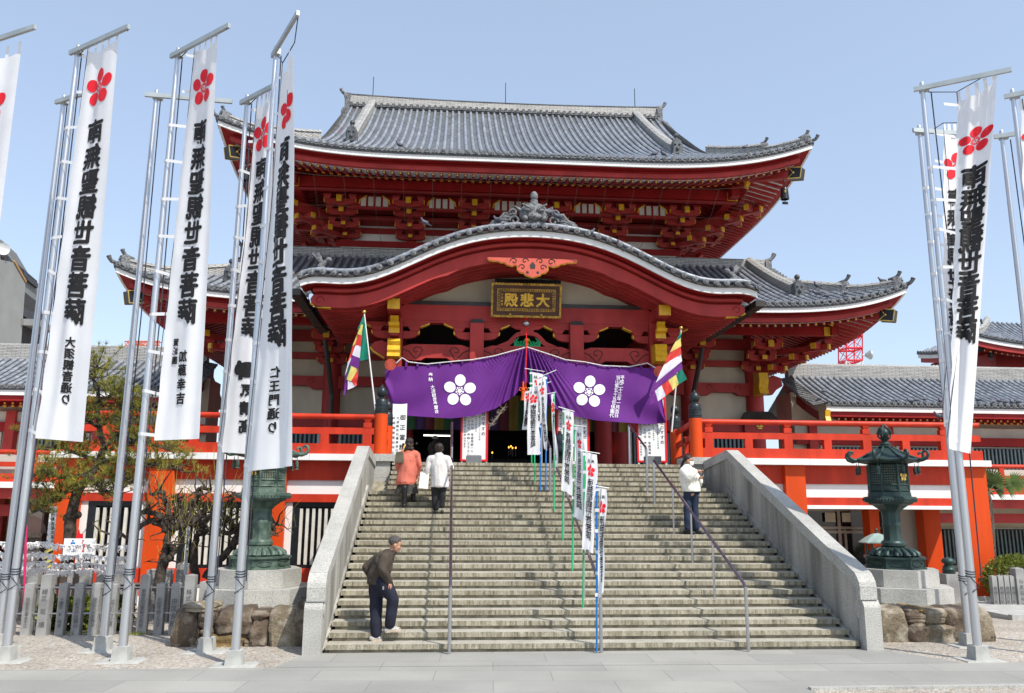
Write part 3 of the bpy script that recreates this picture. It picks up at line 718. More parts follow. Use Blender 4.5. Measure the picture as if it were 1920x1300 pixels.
def corner_beams(r, ro, zo=-0.62):
    for sx in (-1, 1):
        f = r.hip(sx); b = MB(0)
        p, q = Vector(f(0.34, zo)), Vector(f(4.2, zo)); q.z = p.z + 0.25 * 3.6 * 1.2
        b.beam(p, q, 0.27, 0.34); part("hip_beam", b, RED, ro)
        d = (p - q).normalized(); x = d.cross(Vector((0, 0, 1))).normalized(); u = x.cross(d).normalized()
        b = MB(0); e0 = p + d * 0.03; e1 = p - d * 0.42
        b.beam(e0, e1, 0.31, 0.38)
        b.m = 1
        for sg in (-1, 1):
            for (za, zb) in ((0.205, 0.205), (-0.205, -0.205)):
                b.beam(e0 + x * sg * 0.158 + u * za * 0.93, e1 + x * sg * 0.158 + u * zb * 0.93, 0.022, 0.03)
            b.beam(e0 + x * sg * 0.158 - u * 0.19, e0 + x * sg * 0.158 + u * 0.19, 0.03, 0.022)
            b.beam(e1 + x * sg * 0.160 - u * 0.19, p - d * 0.24 + x * sg * 0.160, 0.022, 0.022); b.beam(e1 + x * sg * 0.160 + u * 0.19, p - d * 0.24 + x * sg * 0.160, 0.022, 0.022)
            b.ball(p - d * 0.24 + x * sg * 0.158, 0.045, 8, 5)
        part("hip_beam_cap", b, [BLACK, GILT], ro)
        b = MB(0); p2, q2 = Vector(f(1.75, zo - 0.1)), Vector(f(5.0, zo + 0.35)); b.beam(p2, q2, 0.24, 0.3)
        b.m = 1; d2 = (p2 - q2).normalized(); b.beam(p2 + d2 * 0.02, p2 - d2 * 0.06, 0.25, 0.31); part("lower_hip_beam", b, [RED, GOLD], ro)

# upper roof -------------------------------------------------------
UR = Roof(0, 25.5, 10.15, 9.35, 13.66, 0.469, 0.0223, 0.95, 3.0, 9.35, 7.25)
uo = part("upper_roof", UR.sheet(0), TILE)
for sd_ in (1, 2, 3): part("roof_slope", UR.sheet(sd_), TILE, uo)
dress(UR, uo)
corner_beams(UR, uo, -1.0)
# main ridge
r_ = MB(); n = 14; ring = []
for k in range(n + 1):
    x = -7.2 + 14.4 * k / n; zt = 20.42 + 0.13 * (x / 7.2) ** 2; zb = 19.86
    ring.append([(x, 34.58, zb), (x, 34.66, zt - 0.04), (x, 34.62, zt), (x, 34.85, zt + 0.07), (x, 35.08, zt), (x, 35.04, zt - 0.04), (x, 35.12, zb)])
r_.rows(ring, True); r_.add(ring[0], [tuple(range(7))]); r_.add(ring[-1], [tuple(range(7))]); part("main_ridge", r_, RIDGE, uo)
r_ = MB()
for k in range(-26, 27):
    x = k * 0.27; r_.tube([(x, 34.60, 20.02), (x, 34.47, 20.0)], 0.075, 8); r_.bx(x + 0.085, x + 0.185, 34.5, 34.6, 19.96, 20.0)
r_.bx(-7.1, 7.1, 34.48, 34.6, 19.89, 19.925); part("ridge_base_tiles", r_, TILEEND, uo, 40)
for sx in (-1, 1):
    e = MB(); e.bx(sx * 7.22 - 0.12, sx * 7.22 + 0.12, 34.5, 35.2, 19.75, 20.42); e.frus((sx * 7.24, 34.85), (0.16, 0.24), (0.13, 0.18), 20.42, 20.62)
    e.bx(sx * 7.25 - 0.2, sx * 7.25 + 0.16, 34.3, 35.4, 19.2, 19.6); e.bx(sx * 7.25 - 0.16, sx * 7.25 + 0.14, 34.4, 35.3, 19.6, 19.75)
    part("ridge_end_tile", e, TILEEND, uo)
    part("ridge_horn", horn((sx * 7.25, 34.85, 20.56), (sx, 0, 0), 0.33, 0.075), TILEEND, uo, 60)
    # descending ridge and its end tile
    xk = sx * 6.12
    pts = [(xk + sx * 0.12 * math.sin(math.pi * j / 10), UR.Ye + 9.15 - 6.2 * j / 10, UR.zx(xk, 9.15 - 6.2 * j / 10)) for j in range(11)]
    part("descending_ridge", UR.along(pts, 0.30, 0.44), RIDGE, uo, 50)
    part("descending_ridge_end", oni((xk, UR.Ye + 2.86, UR.zx(xk, 2.86) + 0.05), (0, -1, 0), 0.42, 0.62), TILED, uo, 40)
    # verge steps of the gable
    e = MB()
    for j in range(26):
        d = 3.1 + 6.0 * j / 26; z = UR.zx(sx * 7.2, d)
        e.bx(sx * 7.25 - 0.05, sx * 7.25 + 0.28, UR.Ye + d, UR.Ye + d + 0.2, z - 0.05, z + 0.10)
    part("verge_tiles", e, TILEEND, uo)
    e = MB(); e.prism([(UR.Ym - 6.2, UR.z(9, 3.1)), (UR.Ym, 19.7), (UR.Ym + 6.2, UR.z(9, 3.1))], sx * 7.0 - 0.05, sx * 7.0 + 0.05, 'x'); part("gable_wall", e, REDD, uo)
    f = UR.hip(sx)
    ds = [2.85, 2.3, 1.9, 1.55, 1.3]; part("corner_ridge", UR.along([f(d) for d in ds], 0.24, 0.36), RIDGE, uo, 50)
    ds = [1.3, 0.9, 0.5, 0.22]; part("corner_ridge", UR.along([f(d) for d in ds], 0.22, 0.24 ), RIDGE, uo, 50)
    dd = (sx, -1, 0)
    part("corner_ridge_end", oni(Vector(f(1.27, 0.05)), dd, 0.27, 0.40, False), TILEEND, uo, 40); part("corner_horn", horn(f(1.3, 0.42), dd, 0.20, 0.055), TILEEND, uo, 60)
    part("corner_ridge_end", oni(Vector(f(0.20, 0.05)), dd, 0.27, 0.34, False), TILEEND, uo, 40); part("corner_horn", horn(f(0.25, 0.33), dd, 0.20, 0.055), TILEEND, uo, 60)
    part("corner_tip_tile", horn(f(0.0, 0.06), dd, 0.17, 0.06), TILEEND, uo, 60)
for x in (-6.12, 0.0, 6.12):
    e = MB(); e.tube([(x, 34.85, 20.4), (x, 34.85, 21.55)], [0.022, 0.018], 6); part("lightning_rod", e, BRONZE, uo)
# big purlin under the upper eave
e = MB(0); e.bx(-8.2, 8.2, 27.85, 28.15, 13.30, 13.68); e.bx(-8.2, 8.2, 27.87, 28.1, 13.22, 13.27); e.m = 1
for sx in (-1, 1): e.bx(sx * 8.2 - 0.02, sx * 8.2 + 0.02, 27.84, 28.16, 13.29, 13.69); e.bx(sx * 8.0 - 0.17, sx * 8.0 + 0.17, 27.83, 27.845, 13.28, 13.62)
part("eave_purlin", e, [REDD, GOLD])
for sx in (-1, 1):
    e = MB(0); e.bx(sx * 8.0 - 0.15, sx * 8.0 + 0.15, 27.4, 42.0, 13.30, 13.68); part("eave_purlin", e, REDD)

# lower roof -------------------------------------------------------
LR = Roof(0, 24.6, 12.55, 10.25, 8.44, 0.423, 0.019, 0.80, 4.0, 5.7, 10.15)
lo = part("lower_roof", LR.sheet(0), TILE)
for sd_ in (1, 2, 3): part("roof_slope", LR.sheet(sd_), TILE, lo)
dress(LR, lo, wall_d=4.6, gap=6.72)
corner_beams(LR, lo, -0.88)
e = MB(); e.bx(-10.1, 10.1, 30.05, 30.55, 11.1, 11.72); e.tube([(-10.2, 30.3, 11.72), (10.2, 30.3, 11.72)], 0.11, 8); part("top_ridge", e, RIDGE, lo)
for sx in (-1, 1):
    part("ridge_horn", horn((sx * 10.2, 30.3, 11.75), (sx, 0, 0), 0.34, 0.08), TILEEND, lo, 60)
    e = MB(); e.bx(sx * 10.17 - 0.12, sx * 10.17 + 0.12, 30.0, 30.6, 11.0, 11.7); e.bx(sx * 10.22 - 0.14, sx * 10.22 + 0.2, 29.9, 30.7, 10.75, 11.05)
    for j in range(12):
        d = 2.6 + 3.0 * j / 12; z = LR.zx(sx * 10.0, d); e.bx(sx * 10.15 - 0.05, sx * 10.15 + 0.26, LR.Ye + d, LR.Ye + d + 0.19, z - 0.04, z + 0.11)
    part("verge_tiles", e, TILEEND, lo)
    xk = sx * 9.45
    pts = [(xk, LR.Ye + 5.5 - 4.1 * j / 8, LR.zx(xk, 5.5 - 4.1 * j / 8)) for j in range(9)]
    part("descending_ridge", LR.along(pts, 0.30, 0.42), RIDGE, lo, 50)
    part("descending_ridge_end", oni((xk, LR.Ye + 1.35, LR.zx(xk, 1.35) + 0.05), (0, -1, 0), 0.40, 0.55), TILED, lo, 40)
    f = LR.hip(sx); dd = (sx, -1, 0)
    ds = [3.0, 2.5, 2.1, 1.7, 1.45]; part("corner_ridge", LR.along([f(d) for d in ds], 0.24, 0.34), RIDGE, lo, 50)
    ds = [1.45, 1.0, 0.6, 0.25]; part("corner_ridge", LR.along([f(d) for d in ds], 0.22, 0.26), RIDGE, lo, 50)
    part("corner_ridge_end", oni(Vector(f(1.42, 0.05)), dd, 0.27, 0.40, False), TILEEND, lo, 40); part("corner_horn", horn(f(1.45, 0.42), dd, 0.24, 0.06), TILEEND, lo, 60)
    part("corner_ridge_end", oni(Vector(f(0.22, 0.05)), dd, 0.27, 0.36, False), TILEEND, lo, 40); part("corner_horn", horn(f(0.3, 0.36), dd, 0.24, 0.06), TILEEND, lo, 60)
    part("corner_tip_tile", horn(f(0.0, 0.06), dd, 0.20, 0.065), TILEEND, lo, 60)
# ------------------------------------------------------------------ brackets and walls
def arm(mb, x, y, z, w, h=0.20, t=0.17, ax='x'):
    """boat-shaped bracket arm with three bearing blocks; yellow arm ends"""
    o = [(-w, h), (-w, h * 0.42), (-w * 0.88, h * 0.15), (-w * 0.7, 0), (w * 0.7, 0), (w * 0.88, h * 0.15), (w, h * 0.42), (w, h)]
    mb.m = 0
    if ax == 'x': mb.prism([(x + a, z + b) for a, b in o], y - t / 2, y + t / 2, 'y')
    for k in (-0.82, 0, 0.82):
        mb.frus((x + k * w, y), (0.085, 0.085), (0.14, 0.14), z + h + 0.001, z + h + 0.09); mb.bx(x + k * w - 0.14, x + k * w + 0.14, y - 0.14, y + 0.14, z + h + 0.091, z + h + 0.17)
    mb.m = 1
    for sg in (-1, 1):
        mb.prism([(x + sg * (w + 0.004), z + h * 0.4), (x + sg * (w + 0.03), z + h * 0.42), (x + sg * (w + 0.03), z + h + 0.03), (x + sg * (w + 0.004), z + h + 0.03)], y - t / 2 - 0.01, y + t / 2 + 0.01, 'y')
def cluster(x, tiers, yw, name="bracket_cluster", w=0.56, yel=((0.5, 0.15, 0.09), (0.5, 0.15, 0.10), (0.6, 0.17, 0.20), (0.6, 0.18, 0.22))):
    mb = MB(0)
    for (y, z), (dy, ww, hh) in zip(tiers, yel):
        arm(mb, x, y, z, w)
        mb.m = 0; yf = y - 0.32; mb.bx(x - ww / 2, x + ww / 2, yf, yw, z + 0.02, z + 0.02 + max(0.16, hh))
        mb.m = 1; mb.bx(x - ww / 2 - 0.005, x + ww / 2 + 0.005, yf - 0.02, yf - 0.002, z + 0.012, z + 0.028 + hh)
        for sg in (): mb.prism([(x + sg * ww / 2, z + hh), (x + sg * (ww / 2 + 0.05), z + hh + 0.10), (x + sg * (ww / 2 + 0.07), z + hh + 0.17), (x + sg * ww / 2, z + hh + 0.12)], yf + 0.02, yf + 0.1, 'y')
    return part(name, mb, [RED, GOLD])
def diag_cluster(sx, x0, y0, tiers, name="corner_bracket"):
    mb = MB(0); d = Vector((sx, -1, 0)).normalized(); x = Vector((1, sx, 0)).normalized()
    for (L, z, hh) in tiers:
        p = Vector((sx * x0, y0, z)); q = p + d * L; mb.m = 0; mb.beam(p, q, 0.2, 0.2)
        mb.m = 1; mb.beam(q - d * 0.03, q + d * 0.03, 0.205, hh * 0.8)
        mb.m = 0; mb.beam(q - d * 0.35 - x * 0.55 + Vector((0, 0, 0.02)), q - d * 0.35 + x * 0.55 + Vector((0, 0, 0.02)), 0.17, 0.18)
        mb.m = 1
        for sg in (-1, 1): c = q - d * 0.35 + x * sg * 0.56; mb.beam(c - x * 0.02, c + x * 0.02, 0.18, 0.2)
        mb.m = 0; mb.bx(q.x - 0.14, q.x + 0.14, q.y - 0.0, q.y + 0.28, z + 0.12, z + 0.26)
    return part(name, mb, [RED, GOLD])
UT = ((30.9, 12.40), (30.2, 12.60), (29.5, 12.86), (28.85, 13.02))
for x in (-6.5, -3.98, -1.53, 1.53, 3.98, 6.5): cluster(x, UT, 31.3)
for sx in (-1, 1):
    diag_cluster(sx, 6.55, 31.1, ((1.5, 12.5, 0.2), (2.3, 12.74, 0.22), (3.1, 13.0, 0.24), (3.9, 13.2, 0.26)))
    # side clusters
    for k in range(6):
        mb = MB(0); yy = 31.6 + 2.3 * k
        for (L, z) in ((0.6, 12.5), (1.3, 12.75), (2.1, 13.0)):
            mb.beam((sx * 6.7, yy, z), (sx * (6.7 + L), yy, z), 0.2, 0.2); mb.beam((sx * (6.7 + L - 0.2), yy - 0.55, z + 0.02), (sx * (6.7 + L - 0.2), yy + 0.55, z + 0.02), 0.17, 0.2)
        part("side_bracket", mb, RED)
# upper body wall
b = MB(); b.bx(-6.75, 6.75, 31.25, 38.4, 11.0, 15.6); part("upper_body", b, WHITE)
for z0_, z1_, y in ((12.72, 12.95, 31.18), (12.10, 12.36, 31.02), (13.05, 13.25, 30.6), (13.45, 14.6, 31.0)):
    b = MB(); b.bx(-6.9, 6.9, y, 31.249, z0_, z1_); part("wall_beam", b, RED if z0_ > 12.2 else REDD)
b = MB(); b.bx(-6.72, 6.72, 30.98, 31.24, 11.72, 12.08); b.tube([(-6.6, 30.98, 11.9), (6.6, 30.98, 11.9)], 0.13, 10); part("roof_flashing", b, OFFW, None, 50)
for x in (-6.5, -3.98, -1.53, 1.53, 3.98, 6.5):
    b = MB(); b.bx(x - 0.2, x + 0.2, 31.05, 31.24, 12.362, 13.4); part("upper_pillar", b, RED)
# inner eave boards with pale slats between the bracket clusters
for x0, x1 in ((-6.5, -3.98), (-3.98, -1.53), (-1.53, 1.53), (1.53, 3.98), (3.98, 6.5)):
    b = MB(0); a, c = x0 + 0.72, x1 - 0.72; b.bx(x0 + 0.4, x1 - 0.4, 28.86, 28.95, 12.95, 13.40); b.bx(x0 + 0.3, x1 - 0.3, 28.80, 28.92, 12.86, 12.948)
    b.m = 1; n = 4 if x1 - x0 < 2.8 else 6; w = (c - a) / n
    for k in range(n):
        xa, xb = a + w * k + w * 0.16, a + w * (k + 1) - w * 0.16
        zt = 13.36; cut = 0.10
        if k == 0: b.add([(xa, 28.85, 12.99), (xb, 28.85, 12.99), (xb, 28.85, zt), (xa, 28.85, zt - cut)], [(0, 1, 2, 3)])
        elif k == n - 1: b.add([(xa, 28.85, 12.99), (xb, 28.85, 12.99), (xb, 28.85, zt - cut), (xa, 28.85, zt)], [(0, 1, 2, 3)])
        else: b.add([(xa, 28.85, 12.99), (xb, 28.85, 12.99), (xb, 28.85, zt), (xa, 28.85, zt)], [(0, 1, 2, 3)])
    b.m = 2; b.beam((a + w * 0.05, 28.84, 13.23), (a + w * 0.95, 28.84, 13.40), 0.03, 0.04, (0, 0, 1)); b.beam((c - w * 0.05, 28.84, 13.23), (c - w * 0.95, 28.84, 13.40), 0.03, 0.04)
    b.beam((a - w * 0.05, 28.84, 13.07), (a + w * 0.05, 28.84, 13.23), 0.03, 0.05); b.beam((c + w * 0.05, 28.84, 13.07), (c - w * 0.05, 28.84, 13.23), 0.03, 0.05)
    part("eave_panel", b, [REDD, OFFW, GOLD])
# bird netting: thin drop wires and edge lines under the upper eave
b = MB(); k = -8
NETM = mat("net_wire", (0.16, 0.12, 0.09), 0.7, 0.2, 9)
while k <= 8:
    x = k * 1.02; b.tube([(x, 26.75, 13.25), (x, 27.6, 12.7), (x, 28.6, 12.35), (x, 30.6, 12.2)], 0.007, 4); k += 1
b.tube([(-9.0, 26.7, 13.45), (-7, 26.72, 13.25), (7, 26.72, 13.25), (9.0, 26.7, 13.45)], 0.010, 4)
for z, y in ((12.95, 27.2), (12.6, 27.9), (12.38, 28.5)): b.tube([(-8.3, y, z), (8.3, y, z)], 0.005, 4)
part("bird_net_wires", b, NETM)

# lower hall -------------------------------------------------------
YW = 29.2
for x in (-9.0, -6.53, -3.9, 3.9, 6.53, 9.0):
    b = MB(); b.lathe([(0.32, 3.15), (0.32, 7.7)], (x, YW, 0), 20); part("hall_pillar", b, RED, None, 40)
LT = ((YW - 0.2, 7.05), (YW - 0.85, 7.35), (YW - 1.5, 7.68))
for x in (-9.0, -6.53, 6.53, 9.0): cluster(x, LT, YW + 0.3, w=0.5, yel=((0.5, 0.16, 0.12), (0.5, 0.17, 0.13), (0.5, 0.2, 0.22)))
for sx in (-1, 1): diag_cluster(sx, 9.05, YW, ((1.2, 7.1, 0.2), (2.0, 7.4, 0.22), (2.8, 7.7, 0.24)))
e = MB(0); e.bx(-11.0, 11.0, 26.75, 27.0, 8.0, 8.35); e.m = 1
for sx in (-1, 1): e.bx(sx * 10.8 - 0.15, sx * 10.8 + 0.15, 26.72, 26.74, 7.98, 8.3)
part("eave_purlin", e, [REDD, GOLD])
for sx in (-1, 1):
    e = MB(); e.bx(sx * 11.0 - 0.13, sx * 11.0 + 0.13, 26.6, 42, 8.0, 8.35); part("eave_purlin", e, REDD)
    for x0, x1 in ((6.53, 9.0), (3.9, 6.53)):
        a, c = sorted((sx * (x0 + 0.3), sx * (x1 - 0.3)))
        b = MB(); b.bx(a, c, YW + 0.06, YW + 0.2, 5.15, 8.6); part("wall_panel", b, BEIGE)
        b = MB(); b.bx(a - 0.05, c + 0.05, YW - 0.10, YW + 0.055, 7.25, 7.48); b.bx(a - 0.05, c + 0.05, YW - 0.08, YW + 0.055, 7.9, 8.3); part("wall_beam", b, RED)
        # rainbow beam with carved scrolls
        o = [(a - 0.05, 6.16), (a + 0.35, 6.16), (a + 0.55, 6.28), (c - 0.55, 6.28), (c - 0.35, 6.16), (c + 0.05, 6.16), (c + 0.05, 6.62), (a - 0.05, 6.62)]
        b = MB(); b.prism(o, YW - 0.2, YW + 0.055, 'y'); so_ = part("rainbow_beam", b, RED)
        b = MB()
        for sg, xx in ((1, a + 0.35), (-1, c - 0.35)):
            pts = [(xx + sg * (0.17 - 0.05 * q) * math.cos(q * 1.15) * 0.95, YW - 0.205, 6.42 + (0.17 - 0.032 * q) * math.sin(q * 1.15)) for q in [j * 0.22 for j in range(20)]]
            b.tube(pts, 0.012, 4)
        part("scroll_line", b, REDD, so_)
        b = MB(); b.bx(a - 0.1, c + 0.1, YW - 0.14, YW + 0.055, 4.82, 5.22); part("sill_beam", b, RED)
        # teal lattice windows
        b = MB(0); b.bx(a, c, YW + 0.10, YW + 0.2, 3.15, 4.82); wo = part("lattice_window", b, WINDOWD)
        b = MB(); nb = int((c - a) / 0.16)
        for k in range(nb + 1): x = a + 0.08 + (c - a - 0.16) * k / nb; b.bx(x - 0.035, x + 0.035, YW, YW + 0.06, 3.3, 4.75)
        part("lattice_bars", b, TEAL, wo)
        b = MB(); b.bx(a - 0.01, a + 0.12, YW - 0.02, YW + 0.08, 3.15, 4.815); b.bx(c - 0.12, c + 0.01, YW - 0.02, YW + 0.08, 3.15, 4.815); part("window_frame", b, OFFW, wo)
    b = MB(0); b.frus((sx * 9.0, YW), (0.62, 0.62), (0.42, 0.42), 5.235, 5.55); part("pillar_base", b, DKBROWN)
    b = MB(0); b.bx(sx * 9.2 - 0.75, sx * 9.2 + 0.55, YW - 0.32, YW + 0.3, 4.8, 5.23); b.m = 1
    for k in range(6):
        g = k * math.pi / 3; b.ball((sx * 9.0 + 0.085 * math.cos(g), YW - 0.34, 5.02 + 0.085 * math.sin(g)), (0.05, 0.025, 0.05), 8, 5)
    b.ball((sx * 9.0, YW - 0.345, 5.02), (0.05, 0.03, 0.05), 8, 5)
    part("corner_beam_end", b, [RED, GILT])
    b = MB(0); b.m = 0
    pts = [(YW - 0.4, 6.95), (YW - 0.95, 6.9), (YW - 1.0, 6.62), (YW - 0.9, 6.35), (YW - 0.98, 6.15), (YW - 0.3, 6.12)]
    b.prism(pts, sx * 9.0 - 0.17, sx * 9.0 + 0.17, 'x'); part("beam_nose", b, GOLD)
    b = MB(); a = sx * 9.3
    b.prism([(a, 6.2), (a + sx * 0.35, 6.22), (a + sx * 0.5, 6.4), (a + sx * 0.75, 6.55), (a + sx * 0.7, 6.85), (a + sx * 0.4, 6.95), (a, 6.75)], YW - 0.12, YW + 0.12, 'y'); part("side_nose", b, RED)
# side walls, hall interior
for sx in (-1, 1):
    b = MB(); a = sx * 9.0; b.bx(a - 0.1, a + 0.1, YW + 0.35, 40, 3.15, 8.6); part("side_wall", b, REDD)
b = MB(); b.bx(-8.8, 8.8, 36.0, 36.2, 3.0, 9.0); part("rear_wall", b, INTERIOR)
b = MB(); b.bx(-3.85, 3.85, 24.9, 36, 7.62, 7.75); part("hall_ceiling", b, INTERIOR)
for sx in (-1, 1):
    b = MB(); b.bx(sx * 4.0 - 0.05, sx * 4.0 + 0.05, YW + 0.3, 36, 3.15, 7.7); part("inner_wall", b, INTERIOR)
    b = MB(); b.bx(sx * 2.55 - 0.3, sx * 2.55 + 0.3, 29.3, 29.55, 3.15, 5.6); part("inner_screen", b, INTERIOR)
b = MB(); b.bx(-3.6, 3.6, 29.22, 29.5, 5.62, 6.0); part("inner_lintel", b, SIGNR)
# stairs of inner pillars seen behind the curtain
for x in (2.95,):
    b = MB(); b.lathe([(0.30, 3.15), (0.30, 6.0)], (x, 27.5, 0), 18); part("hall_pillar", b, RED, None, 40)
# ------------------------------------------------------------------ porch with the undulating gable
YK = 22.55
YR = 22.12
pxs = [(570, 538.8), (640, 537.5), (695, 531), (746, 511.7), (797, 488), (847.7, 467.7), (880, 458.4), (930.8, 452), (981.5, 450.9), (1032, 453), (1083, 461.5), (1134, 478.5), (1200, 510.6), (1280, 543), (1346.7, 554.7), (1406.7, 562)]
_p = np.array([at(x, y, YK) for x, y in pxs]); _c = np.polyfit(np.concatenate([_p[:, 0] ** 2]), _p[:, 2], 4)
def zc(x): return float(np.polyval(_c, min(abs(x), 6.55) ** 2))
def zl(x):
    n = 0.06 * max(0, 1 - abs(abs(x) - 2.45) / 0.35); return zc(x) - 0.63 - n
XS = list(np.linspace(-6.5, 6.5, 66)); XB = list(np.linspace(-6.2, 6.2, 63)); XI = list(np.linspace(-6.12, 6.12, 61))
cv = lambda xs, o: [(x, zc(x) + o) for x in xs]
# roof sheet and rim tiles
b = MB(); b.rows([[(x, y, zc(x) + 0.2 + 0.06 * min(1, (y - 22.1))) for x in XS] for y in (22.1, 23.2, 24.2, 25.2, 26.2, 27.4, 28.6)]); po = part("porch_roof", b, TILE)
b = MB()
for k in range(-21, 22):
    x = k * 0.31; tan = math.atan2(zc(x + 0.02) - zc(x - 0.02), 0.04)
    c = Vector((x, YR - 0.12, zc(x) + 0.24)); b.tube([c + Vector((0, 0.3, 0)), c, c - Vector((0, 0.012, 0))], [0.088, 0.088, 0.07], 12); b.tube([c - Vector((0, 0.01, 0)), c - Vector((0, 0.028, 0))], [0.045, 0.03], 8)
    if abs(k) < 21:
        pts = [(x + 0.31 * (0.25 + 0.5 * j / 4), YR - 0.07, zc(x + 0.31 * (0.25 + 0.5 * j / 4)) + 0.195 - 0.04 * math.sin(math.pi * j / 4)) for j in range(5)]
        b.rows([pts, [(p[0], p[1], p[2] - 0.03) for p in pts], [(p[0], p[1] + 0.2, p[2] - 0.03) for p in pts]])
part("rim_tile_ends", b, TILEEND, po, 40)
b = MB()
for i in range(0, 64, 1):
    x0, x1 = XS[i], XS[i + 1]; b.tube([(x0, YR + 0.06, zc(x0) + 0.34), (x1 + 0.01, YR + 0.06, zc(x1) + 0.34)], [0.078, 0.072], 8)
part("rim_cover_tiles", b, ROLL, po, 50)
b = MB(); b.strip(cv(XS, 0.18), cv(XS, 0.135), YR - 0.09, YR + 0.4); part("tile_underside", b, DKBROWN, po)
b = MB(); b.strip(cv(XS, 0.13), cv(XS, -0.045), YR, YR + 0.07); part("white_eave_board", b, WHITE, po)
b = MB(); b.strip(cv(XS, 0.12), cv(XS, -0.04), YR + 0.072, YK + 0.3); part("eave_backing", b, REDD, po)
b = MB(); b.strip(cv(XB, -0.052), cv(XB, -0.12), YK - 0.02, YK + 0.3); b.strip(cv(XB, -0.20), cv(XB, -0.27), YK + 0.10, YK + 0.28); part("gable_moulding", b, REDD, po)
b = MB(); b.strip(cv(XB, -0.12), cv(XB, -0.20), YK - 0.10, YK + 0.28); part("gable_fillet", b, RED, po)
b = MB(); b.strip(cv(XI, -0.27), [(x, zl(x)) for x in XI], YK, YK + 0.16)
for sx in (-1, 1):
    x = 6.12 * sx; z = zc(6.12)
    b.prism([(x, z - 0.27), (x + sx * 0.10, z - 0.30), (x + sx * 0.16, z - 0.40), (x + sx * 0.13, z - 0.52), (x + sx * 0.02, z - 0.60), (x, zl(6.12))], YK, YK + 0.16, 'y')
bo = part("barge_board", b, RED, po)
b = MB()
for sx in (-1, 1):
    b.prism([(sx * 6.27, zc(6.1) - 0.5), (sx * 6.1, zc(6.1) - 0.60), (sx * 5.7, zl(5.75) - 0.0), (sx * 5.7, zl(5.75) - 0.03), (sx * 6.08, zc(6.1) - 0.64), (sx * 6.29, zc(6.1) - 0.54)], YK + 0.0, YK + 0.16, 'y')
part("gable_tip_edge", b, GOLD, po)
b = MB()
for sx in (-1, 1):
    pts = [(sx * (6.03 - (0.14 - 0.022 * q) * math.cos(q * 1.15)), YK - 0.004, zc(6.0) - 0.45 + (0.14 - 0.022 * q) * math.sin(q * 1.15)) for q in [j * 0.22 for j in range(22)]]
    b.tube(pts, 0.011, 4)
part("scroll_line", b, REDD, po)
# ribs under the gable
b = MB(); y = YK + 0.42
while y < 27.8:
    b.strip([(x, zl(x) + 0.10) for x in XI], [(x, zl(x) - 0.015) for x in XI], y, y + 0.11); y += 0.31
part("porch_ribs", b, RED, po)
b = MB(); b.strip([(x, zl(x) + 0.16) for x in XI], [(x, zl(x) + 0.105) for x in XI], YK + 0.16, 27.9); part("porch_soffit", b, REDD, po)
# gutters at the gable ends
for sx in (-1, 1):
    b = MB(); a = 6.66 * sx
    b.bx(a - 0.14, a + 0.14, 22.32, 27.9, 7.86, 8.04)
    for k in range(7): b.bx(a - 0.155, a + 0.155, 22.8 + 0.75 * k, 22.84 + 0.75 * k, 7.845, 8.05)
    b.tube([(a, 27.75, 7.9), (a - sx * 0.1, 27.9, 7.2), (a - sx * 0.25, 28.5, 5.9), (a - sx * 0.25, 28.5, 5.2)], 0.09, 8); part("gutter", b, DKBROWN, po)
    b = MB(); b.tube([(a - sx * 0.25, 28.5, 6.0), (a - sx * 0.25, 28.5, 3.3)], 0.085, 8); part("downpipe", b, RED, po, 40)
# crest tile on top of the gable: horned mask between scrolls
zt = zc(0) + 0.34
b = MB(); c = Vector((0.02, YR + 0.15, zt))
b.ball((c.x, c.y, c.z + 0.34), (0.44, 0.20, 0.36), 18, 12); b.ball((c.x, c.y - 0.14, c.z + 0.22), (0.22, 0.14, 0.13), 12, 8)
for sg in (-1, 1):
    b.ball((c.x + sg * 0.20, c.y - 0.20, c.z + 0.40), (0.095, 0.05, 0.06), 10, 6)
    b.tube([(c.x + sg * 0.08, c.y - 0.20, c.z + 0.42), (c.x + sg * 0.2, c.y - 0.22, c.z + 0.49), (c.x + sg * 0.36, c.y - 0.18, c.z + 0.60)], [0.035, 0.045, 0.02], 6)
    b.ball((c.x + sg * 0.27, c.y - 0.18, c.z + 0.16), 0.085, 10, 6); b.tube([(c.x + sg * 0.40, c.y, c.z + 0.45), (c.x + sg * 0.56, c.y, c.z + 0.56), (c.x + sg * 0.52, c.y, c.z + 0.42)], [0.07, 0.05, 0.03], 6)
    for (ox, oz, r) in ((0.56, 0.12, 0.15), (0.60, 0.36, 0.12)):
        pts = [(c.x + sg * (ox + (r - 0.018 * q) * math.cos(q * 1.1)), c.y - 0.05, c.z + oz + (r - 0.018 * q) * math.sin(q * 1.1)) for q in [j * 0.32 for j in range(20)]]
        b.tube(pts, 0.035, 6)
    for k in range(4):
        x0 = 0.5 + 0.05 * k; z0_ = 0.03
        b.tube([(c.x + sg * x0, c.y + 0.04 * k, c.z + 0.30 - 0.07 * k), (c.x + sg * (0.85 + 0.02 * k), c.y + 0.02, c.z + 0.33 - 0.09 * k), (c.x + sg * (1.0 + 0.12 * k), c.y, c.z + 0.14 - 0.05 * k - 0.035 * k), (c.x + sg * (1.22 + 0.04 * k), c.y, c.z + 0.10 - 0.05 * k)], [0.05, 0.075, 0.06, 0.02], 6)
b.tube([(c.x, c.y, c.z + 0.6), (c.x, c.y - 0.04, c.z + 0.78)], [0.15, 0.10], 10); b.ball((c.x, c.y - 0.05, c.z + 0.88), (0.115, 0.11, 0.15), 12, 8)
b.bx(c.x - 0.3, c.x + 0.3, c.y - 0.16, c.y + 0.1, c.z - 0.03, c.z + 0.07)
part("gable_crest_tile", b, TILEEND, po, 50)
